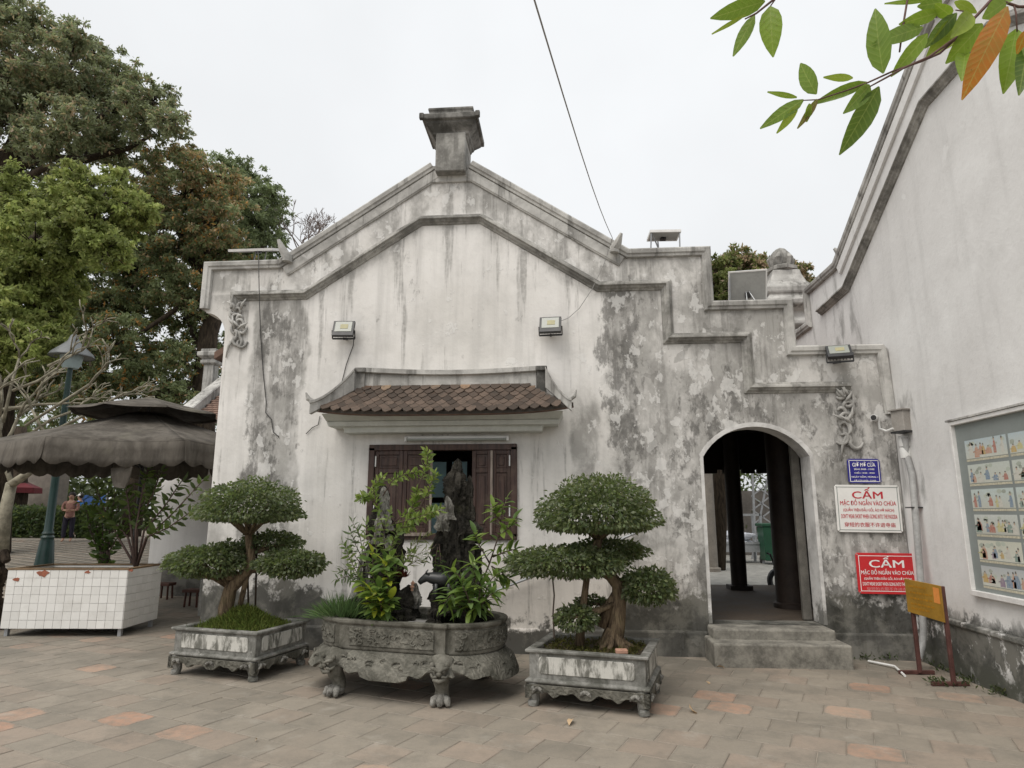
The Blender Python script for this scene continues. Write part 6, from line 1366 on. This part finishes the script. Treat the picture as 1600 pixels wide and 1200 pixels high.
# courtyard behind the arch
t = thing('metal_cart', 'low grey metal cart with silver sheeting seen through the arch', 'cart', P(1163, 868, 19.5)); x0, x1 = P(1122, 850, 19.5).x, P(1186, 850, 19.5).x
b = MB(); [b.bar((x, y, .2), (x, y, 1.55), .06) for x in (x0, x1) for y in (19.2, 20)]; [b.bar((x0, y, z), (x1, y, z), .06) for y in (19.2, 20) for z in (.75, 1.52)]; [b.bar((x, 19.2, z), (x, 20, z), .05) for x in (x0, x1) for z in (.75, 1.52)]; b.build('frame', 'steel_grey', t); MB().box(((x0+x1)/2, 19.6, .62), (x1-x0, .8, .24)).build('tray', 'steel_grey', t)
crag(((x0+x1)/2-.2, 19.55, .74), .62, .3, .34, 61, 'tarp', t, 'sheeting', .35)
t = thing('wheelie_bin', 'green wheeled rubbish bin in the courtyard behind the arch', 'rubbish bin', P(1202, 868, 19)); c = P(1206, 850, 19)
MB().box((c.x, 19, .75), (.52, .55, .9), top=1.15).build('bin_body', 'green_bin', t, bevel=.02); MB().box((c.x, 19, 1.25), (.66, .68, .09)).build('lid', 'green_bin', t, bevel=.02); [MB().lathe((0, 0, 0), [(.1, -.03), (.1, .03)], 12).build('wheel', 'black_metal', t).__setattr__('matrix_basis', Matrix.Translation((c.x+s*.22, 19.3, .3)) @ Matrix.Rotation(PI/2, 4, 'Y')) for s in (-1, 1)]
t = thing('lattice_tower', 'pale metal lattice frame standing in the courtyard behind the arch', 'scaffold', P(1195, 820, 21)); b = MB(); xa, xb = P(1176, 800, 21).x, P(1206, 800, 21).x
for x in (xa, xb): b.bar((x, 21, .2), (x+.1, 21, 3.6), .06)
for i in range(8): z = .4+i*.42; b.bar((xa, 21, z), (xb, 21, z+.42), .035); b.bar((xb, 21, z), (xa, 21, z+.42), .035)
b.bar((xa-.1, 21.05, .2), (xb+.1, 21.02, 3.2), .05); b.build('frame', 'steel_grey', t)
c = P(1113, 884, 16.6); o = MB().lathe((c.x, 16.6, .2), [(.2, 0), (.2, .08), (.14, .1), (.13, 3.2)], 14).build('grey_column', 'grey_column', smooth=True, angle=40); tag(o, 'slim grey column in the courtyard at the edge of the arch', 'column')
t = thing('motorbike_front', 'dark handlebar and wheel of something parked beyond the dark column', 'motorbike', P(1205, 900, 12.3)); c = P(1216, 893, 12.6)
b = MB(); [b.tube([(c.x+.16*math.cos(a), 12.6, .38+.18*math.sin(a)) for a in np.linspace(0, 2*PI, 21)], .05, 7)]; b.build('wheel', 'black_metal', t, smooth=True); b = MB(); b.tube([(c.x-.03, 12.6, .5), (c.x-.08, 12.6, .72), (c.x-.12, 12.6, .84), (c.x-.2, 12.5, .87)], .018, 7); b.tube([(c.x-.08, 12.55, .6), (c.x+.15, 12.6, .6)], .045, 8); b.build('handlebar', 'black_metal', t, smooth=True)
o = MB().box((6.5, 23.0, 1.2), (9, .25, 2.2)).build('yard_wall', 'inner_wall'); tag(o, 'dim yard wall at the far end of the courtyard', 'wall')
# lotus finial pillar behind the stepped parapet
c = P(1222, 430, 12.9); zt_ = P(1215, 388, 12.9).z; t = thing('lotus_pillar', 'stone gate pillar topped with a lotus bud behind the stepped parapet', 'pillar', (c.x, 12.9, 0)); s = 12.9/1020
yy = lambda py: P(1222, py, 12.9).z
b = MB(); b.box((c.x, 12.9, (yy(520)+.1)/2), (.52, .52, yy(520)-.1)); b.build('shaft', 'plaster_side', t)
b = MB(); b.lathe((c.x, 12.9, 0), [(.26, yy(520)), (.36, yy(514)), (.36, yy(508)), (.28, yy(502)), (.28, yy(494)), (.46, yy(485)), (.48, yy(478)), (.40, yy(470)), (.44, yy(466)), (.44, yy(458)), (.34, yy(448)), (.28, yy(436)), (.26, yy(428))], square=True); b.build('stepped_cap', 'plaster_trim', t, bevel=.015)
b = MB(); b.lathe((c.x, 12.9, 0), [(.22, yy(430)), (.32, yy(426)), (.32, yy(421)), (.2, yy(417))], 8); b.build('collar', 'plaster_mould', t)
b = MB(); zz0, zz1 = yy(418), yy(387); H_ = zz1-zz0
b.lathe((c.x, 12.9, 0), [(.15, zz0), (.20, zz0+H_*.2), (.21, zz0+H_*.4), (.18, zz0+H_*.65), (.10, zz0+H_*.88), (.0, zz1)], 14)
for i in range(6): a = i/6*2*PI; b.tube([(c.x+.17*math.cos(a), 12.9+.17*math.sin(a), zz0), (c.x+.215*math.cos(a), 12.9+.215*math.sin(a), zz0+H_*.35), (c.x+.12*math.cos(a), 12.9+.12*math.sin(a), zz0+H_*.8)], [.06, .07, .015], 6)
b.build('lotus_bud', 'plaster_mould', t, smooth=True)
# ------------------------------------------------------------------ trees
def clump_tree(name, label, Y, trunk, limbs, clumps, leaf, per, green, alt, seed, group=None, asp=.42, spread=1.4, sub=54, fl=None, altk=.8):
    """clumps: (px,py,radius px,alt share); every clump is a cloud of leaf sprays carried by its own limb"""
    rg = np.random.default_rng(seed); rr = random.Random(seed); base = P(*trunk[0][:2], Y); base = Vector((base.x, base.y, gz(base.x, base.y)))
    t = thing(name, label, 'tree', base, group); b = MB(); tp = [base]+[P(x, y, Y) for x, y, r in trunk[1:]]; b.tube(tp, [r for *_, r in trunk], 12); skel = list(tp)
    for pts in limbs: q = [P(x, y, Y+dy) for x, y, dy, r in pts]; b.tube(q, [r for *_, r in pts], 8); skel += q
    posl, dirl, coll = [], [], []; s = Y/1020; cl = []
    for px, py, r, al in clumps: cl.append((P(px, py, Y+rr.uniform(-spread, spread)), r*s, al))
    nodes = skel[1:] or skel
    for c, r, al in sorted(cl, key=lambda q: min((q[0]-n_).length for n_ in skel)):
        q = min(nodes, key=lambda n_: (n_-c).length+.6*max(0, n_.z-c.z)); m_ = q.lerp(c, .5)+Vector((rr.gauss(0, .1), rr.gauss(0, .1), .12*r)); b.tube([q, m_, c], [max(.03, .05*r+.02), .04*r+.015, .018], 6); nodes.append(m_); nodes.append(c)
        n_s = sub; sc = rg.normal(size=(n_s, 3)); sc = 1.62*unit(sc)*(rg.random((n_s, 1))**.5)*np.array([r, r*1.1, r*.75])+np.array(c)
        for k in range(0, n_s, 2): b.tube([c, c.lerp(Vector(sc[k]), .5)+Vector((0, 0, .06*r)), Vector(sc[k])], [.016, .012, .006], 5)
        per_s = max(6, int(per*(r/s)**2/900/n_s*9))
        sig = r*.115
        for k in range(n_s):
            p = sc[k]+rg.normal(size=(per_s, 3))*np.array([sig, sig, sig*.6]); d = rg.normal(size=(per_s, 3))+np.array([0, 0, -.5]); a = rg.random(per_s) < al*altk*rr.uniform(.2, 1.4)
            br = rr.uniform(.55, 1.45); g_ = np.array(green)[None]*br*rg.uniform(.7, 1.3, (per_s, 1)); al_ = np.array(alt)[None]*br*rg.uniform(.7, 1.3, (per_s, 1)); c_ = np.where(a[:, None], al_, g_)
            if fl is not None: f_ = rg.random(per_s) < fl[1]*(rr.random() < .35); c_ = np.where(f_[:, None], np.array(fl[0])[None], c_)
            posl.append(p); dirl.append(d); coll.append(c_)
    b.build('trunk', 'bark', t, smooth=True, angle=180); p = np.concatenate(posl); d = np.concatenate(dirl); c_ = np.concatenate(coll)
    v, f, cc = leaf_arrays(p, d, leaf*rg.uniform(.7, 1.3, len(p)), asp, c_, .3); tag(arr_mesh('crown', v, f, 'foliage', t, cc), kind='stuff'); return len(p)
cA = [(5, 60, 42, .5), (55, 45, 36, .3), (95, 55, 30, .4), (50, 100, 42, .8), (100, 110, 42, .5), (150, 88, 36, .4), (185, 120, 36, .3), (140, 150, 40, .3), (200, 160, 36, .3), (240, 158, 34, .3), (268, 188, 22, .3), (228, 196, 30, .3), (170, 196, 36, .35), (110, 196, 40, .5), (50, 165, 46, .7), (8, 140, 44, .6), (20, 200, 36, .4), (75, 225, 34, .4), (135, 232, 32, .35), (185, 232, 28, .3), (50, 262, 24, .3), (105, 278, 26, .2), (-40, 120, 55, .4), (-40, 200, 55, .3), (75, 130, 30, .7), (120, 60, 24, .3), (175, 165, 24, .3), (30, 20, 24, .3), (-10, 10, 30, .3)]
N1 = clump_tree('broad_tree', 'tallest dark tree with rusty young leaves, its crown highest in the sky', 18, [(-10, 800, .55), (-2, 500, .45), (5, 330, .38), (12, 260, .32), (35, 200, .22), (50, 140, .12)],
    [[(8, 270, 0, .2), (60, 245, 0, .16), (130, 250, .3, .12), (200, 232, .5, .08), (240, 210, .6, .04)], [(60, 248, 0, .14), (100, 215, -.3, .10), (160, 180, -.5, .06), (215, 150, -.6, .03)], [(12, 265, 0, .2), (-30, 200, 0, .12), (-60, 140, 0, .06)], [(35, 200, 0, .15), (80, 150, .3, .1), (120, 90, .4, .05)], [(5, 300, 0, .15), (70, 262, -.5, .1), (120, 270, -.6, .05)]], cA, .135, 225, (.24, .27, .165), (.42, .31, .21), 21, altk=.5)
cB_ = [(228, 268, 36, .7), (280, 258, 32, .9), (330, 275, 36, .95), (358, 312, 32, .95), (340, 350, 36, .8), (290, 305, 42, .75), (245, 325, 38, .6), (300, 360, 42, .6), (350, 395, 36, .35), (258, 388, 42, .3), (215, 420, 46, .2), (280, 435, 42, .3), (330, 440, 34, .2), (240, 470, 42, .3), (195, 480, 46, .1), (290, 500, 34, .2), (155, 470, 46, .1), (180, 540, 46, .1), (238, 545, 38, .15), (130, 530, 46, .1), (285, 560, 26, .1), (200, 590, 38, .1), (125, 590, 46, .1), (60, 560, 46, .1), (320, 400, 26, .4), (170, 400, 40, .2), (60, 620, 44, .1), (20, 590, 44, .1), (235, 600, 30, .1), (325, 330, 28, .9), (150, 620, 40, 0.1), (95, 480, 40, .1), (315, 470, 26, .2), (325, 530, 24, .1), (305, 600, 28, .1), (338, 430, 22, .2), (265, 620, 30, .1), (330, 590, 22, .1)]
N2 = clump_tree('rusty_tree', 'wide tree with rust-brown leaf flushes and orange blossom behind the house corner', 20, [(322, 800, .40), (318, 600, .34), (326, 520, .30), (345, 470, .26), (310, 420, .2), (280, 360, .12)],
    [[(345, 470, 0, .16), (310, 440, 0, .12), (240, 420, .5, .08), (180, 470, .8, .04)], [(330, 500, 0, .14), (280, 480, -.5, .10), (220, 520, -1, .06), (140, 560, -1, .04)], [(310, 420, 0, .12), (340, 360, .3, .08), (345, 300, .3, .04)], [(280, 360, 0, .1), (250, 310, 0, .07), (230, 270, .2, .03)], [(322, 560, 0, .12), (300, 520, .5, .08), (285, 470, .6, .05)]], cB_, .135, 310, (.21, .25, .13), (.42, .30, .18), 22, fl=((.60, .30, .09), .16), altk=.62)
cC = [(40, 300, 44, .3), (10, 345, 48, .4), (90, 325, 40, .4), (130, 295, 34, .5), (180, 300, 32, .6), (215, 330, 26, .5), (195, 345, 30, .4), (145, 350, 40, .4), (55, 385, 48, .3), (108, 390, 38, .2), (15, 430, 48, .4), (62, 440, 42, .3), (15, 500, 40, .4), (165, 388, 28, .2), (100, 440, 28, .1), (60, 490, 36, .2), (20, 550, 40, .2), (-40, 400, 60, .3), (-40, 500, 60, .3), (70, 540, 30, .2)]
N3 = clump_tree('lime_tree', 'yellow-green leafy tree nearest the picture edge, in front of the tall dark tree', 14, [(-30, 850, .3), (-25, 600, .25), (-10, 480, .2), (30, 400, .12), (70, 350, .06)],
    [[(-10, 480, 0, .12), (60, 450, .3, .07), (110, 400, .5, .03)], [(30, 400, 0, .1), (110, 345, -.3, .06), (190, 318, -.4, .03)], [(-20, 540, 0, .1), (30, 520, .3, .05)]], cC, .115, 290, (.25, .30, .09), (.33, .35, .12), 23, spread=1.0, asp=.5)
cD = [(352, 262, 24, 0), (385, 278, 28, .1), (402, 310, 30, 0), (425, 330, 24, .1), (402, 350, 30, 0), (424, 368, 22, 0), (388, 388, 28, .1), (360, 405, 28, 0), (428, 302, 14, 0), (370, 330, 26, 0), (340, 300, 24, 0), (412, 395, 20, 0), (372, 420, 30, 0)]
N4 = clump_tree('green_tree', 'fresh green tree standing behind the rust-brown crown, closest to the roof', 24, [(385, 800, .3), (388, 520, .25), (390, 420, .2), (392, 350, .12), (385, 300, .06)], [[(390, 420, 0, .1), (420, 370, 0, .05)], [(392, 350, 0, .08), (360, 280, 0, .04)]], cD, .14, 360, (.19, .235, .13), (.24, .28, .14), 24)
cE = [(1122, 425, 20, .2), (1150, 412, 22, .5), (1175, 420, 20, .6), (1130, 452, 24, .1), (1160, 450, 26, .3), (1190, 430, 18, .7), (1245, 425, 14, .9), (1255, 445, 14, .6), (1215, 440, 24, .4), (1240, 460, 16, .3), (1195, 460, 24, .2), (1120, 480, 24, .1), (1165, 480, 24, .1)]
N5 = clump_tree('courtyard_tree', 'small tree with pale pinkish tips behind the lotus pillar', 17, [(1118, 860, .2), (1130, 600, .16), (1150, 500, .12), (1172, 440, .05)], [[(1168, 500, 0, .08), (1220, 450, 0, .04)], [(1168, 500, 0, .07), (1130, 450, 0, .03)]], cE, .12, 620, (.13, .15, .045), (.42, .30, .21), 25, spread=.8)
# bare twiggy tree behind the gable slope
t = thing('bare_tree', 'leafless twiggy tree just above the gable slope', 'tree', P(478, 800, 26)); b = MB(); rr = random.Random(5)
def twig(p, d, L, r, n):
    q = p+d*L; b.tube([p, q], [r, r*.7], 5)
    if n:
        for i in range(rr.choice((2, 3))): twig(q, (d+Vector((rr.gauss(0, .55), rr.gauss(0, .55), rr.gauss(.05, .35)))).normalized(), L*rr.uniform(.6, .85), max(.01, r*.62), n-1)
b.tube([P(478, 800, 26), P(480, 420, 26)], [.2, .10], 8)
for px in (445, 465, 480, 500, 520): twig(P(480, 430, 26), (P(px, 335, 26)-P(480, 430, 26)).normalized(), 1.0, .05, 5)
b.build('branch', 'bare_twig', t)
# far-off wood closing the yard, and the planting behind the courtyard
def wood(name, label, x0, x1, y0, y1, z0, z1, n, col, leaf, fn=None):
    k = n//40; c = np.stack([RNG.uniform(x0, x1, k), RNG.uniform(y0, y1, k), z0+(z1-z0)*RNG.random(k)**1.1], 1); p = np.repeat(c, 40, 0)+RNG.normal(size=(k*40, 3))*np.array([.7, .5, .5]); p[:, 2] = np.maximum(p[:, 2], z0); cc = np.repeat(np.array(col)[None]*RNG.uniform(.5, 1.6, (k, 1)), 40, 0)*RNG.uniform(.7, 1.3, (k*40, 1))
    v, f, q = leaf_arrays(p, RNG.normal(size=(k*40, 3)), leaf*RNG.uniform(.7, 1.3, k*40), .5, cc, .3); o = arr_mesh(name, v, f, 'foliage', None, q); tag(o, label, 'wood', kind='stuff')
wood('far_wood', 'dark belt of trees closing the far side of the yard', -48, -10, 33, 38, .6, 6.5, 40000, (.055, .075, .036), .36)
wood('shrubbery', 'dim shrubs behind the courtyard seen through the arch', 2, 12, 23.5, 26, .2, 5, 9000, (.06, .085, .03), .22)
for px, lab in ((20, 'thick dark trunk in the far yard nearest the picture edge'), (205, 'dark trunk in the far yard behind the box shrub')):
    c = P(px, 800, 25); o = MB().tube([(c.x, 25, .5), (c.x+.1, 25, 2.2), (c.x-.3, 25, 5)], [.45, .36, .3], 10).build('tree_trunk', 'bark', smooth=True, angle=180); tag(o, lab, 'tree trunk', 'trunks in the far yard')

# ------------------------------------------------------------------ leafy twig hanging into the top corner
def near(x, y, d=0.): return P(1080+x/2.857, y/2.857, 1.75+d)
t = thing('overhanging_branch', 'leafy twig hanging in from the top corner, mostly yellow-green leaves and one orange leaf', 'branch', near(1400, -100)); b = MB()
b.tube([near(1900, -420, .1), near(1500, -180, .05), near(1340, 0), near(1265, 80), near(1200, 155), near(1110, 238), near(1020, 277), near(900, 318), near(790, 368), near(700, 402), near(565, 445), near(500, 448)], [.010, .008, .005, .0042, .0038, .0034, .003, .0028, .0025, .0022, .002, .0016], 8)
b.tube([near(1200, 155), near(1060, 255, -.02), near(950, 303, -.02), near(860, 352, -.02), near(800, 385, -.02)], [.004, .0035, .003, .0028, .002], 7); b.tube([near(700, -300, .05), near(450, -90), near(365, 0), near(290, 60), near(240, 85)], [.006, .005, .0036, .003, .002], 7); b.tube([near(450, -90), near(380, -10), near(352, 30)], [.003, .0025, .002], 6); b.tube([near(980, -120), near(965, 0), near(945, 120), near(930, 232)], [.0035, .003, .003, .0025], 7); b.tube([near(980, -120), near(1150, -150), near(1500, -180, .05)], [.0035, .005, .007], 7)
b.tube([near(1340, 0), near(1400, 10), near(1460, 30), near(1560, 30)], [.004, .004, .004, .005], 7); b.tube([near(1265, 80), near(1215, 50), near(1180, 45)], [.003, .002, .0018], 6); b.tube([near(1440, 20), near(1450, 60), near(1455, 140)], [.003, .0025, .002], 6)
b.build('stem', 'twig', t, smooth=True, angle=180)
LG, LM_, LD, LY, LO, LB = (.21, .32, .035), (.15, .24, .035), (.07, .125, .022), (.31, .40, .05), (.50, .14, .02), (.18, .10, .05)
LV = [((330, 5), (98, 78), 88, LM_), ((243, 66), (93, 152), 24, LY), ((283, 66), (188, 243), 62, LM_), ((352, 28), (362, 237), 98, LG), ((858, 328), (803, 28), 118, LM_), ((785, 368), (562, 450), 60, LM_), ((560, 420), (470, 278), 78, LM_), ((722, 348), (614, 345), 28, LY), ((838, 386), (674, 685), 112, LD), ((797, 380), (692, 500), 62, LM_), ((502, 445), (328, 551), 58, LM_), ((472, 435), (345, 411), 28, LG), ((478, 470), (399, 587), 42, LY), ((562, 443), (486, 566), 38, LB), ((528, 462), (517, 545), 34, LG),
      ((1035, 122), (862, 165), 50, LM_), ((1105, 55), (945, 105), 66, LG), ((1035, 8), (868, 8), 26, LG), ((1186, 58), (1053, 203), 76, LD), ((1055, 150), (912, 322), 72, LG), ((1195, 100), (1082, 228), 100, LY), ((1300, 105), (1160, 268), 112, LG), ((1222, 240), (1212, 348), 44, LG), ((1412, 28), (1235, 378), 118, LO), ((1450, 130), (1403, 403), 112, LG), ((1500, 130), (1448, 240), 56, LO), ((1500, 190), (1478, 398), 60, LD), ((1175, 8), (1288, 50), 50, LY), ((1405, 8), (1332, 66), 64, LG), ((1120, 10), (1038, 24), 70, LM_), ((1160, 70), (1090, 20), 60, LG), ((1250, 60), (1180, 150), 56, LY), ((1560, 60), (1540, 260), 90, LG), ((1120, -60), (1000, 0), 60, LG), ((1450, -40), (1360, 20), 70, LG), ((380, -60), (300, -5), 60, LG)]
for i, (a, c, w, col) in enumerate(LV):
    rr = random.Random(i); o_ = -.14 if col == LO else 0; p, q = near(*a, o_+rr.uniform(-.02, .02)), near(*c, o_+rr.uniform(-.06, .04)); L = (q-p).length; px = (Vector(c)-Vector(a)).length; asp = w/px*1.02
    me = leaf_obj(L*1.0, min(.62, asp), col, 'near_leaf', .06+.22*rr.random(), rr.uniform(-.1, .7)); d = (q-p).normalized(); view = (p-Vector((0, 0, EYE))).normalized(); s_ = d.cross(view).normalized(); s_ = Matrix.Rotation(rr.uniform(-.35, .35), 3, d) @ s_; u = s_.cross(d) if 0 else d.cross(s_); 
    o = bpy.data.objects.new('leaf', me); COL.objects.link(o); setparent(o, t); o.matrix_basis = Matrix.Translation(p) @ Matrix((d, s_, u)).transposed().to_4x4()

# weeds rooting where the walls meet the paving
n = 300; k = n//12; pts = []
for i in range(12):
    c = random.choice((G(1448+random.uniform(0, 60), 1040+random.uniform(0, 36)), Vector((3.83, random.uniform(6.2, 7.7), 0)), Vector((random.uniform(3.0, 3.8), 7.92, 0)))); pts.append(np.array([[min(c.x, 3.84), min(c.y, 7.92), 0.]])+RNG.normal(size=(k, 3))*np.array([.05, .05, 0]))
p = np.concatenate(pts); p[:, 2] = RNG.uniform(0, .05, len(p)); d = RNG.normal(size=(len(p), 3)); d[:, 2] = np.abs(d[:, 2])+.5; d[:, 0] -= .5
o = foliage('weeds', p, d, np.full(len(p), .05), .35, (.085, .105, .05), None, 'moss', .5); tag(o, 'small weeds rooting along the foot of the walls in the corner', 'weeds', kind='stuff')
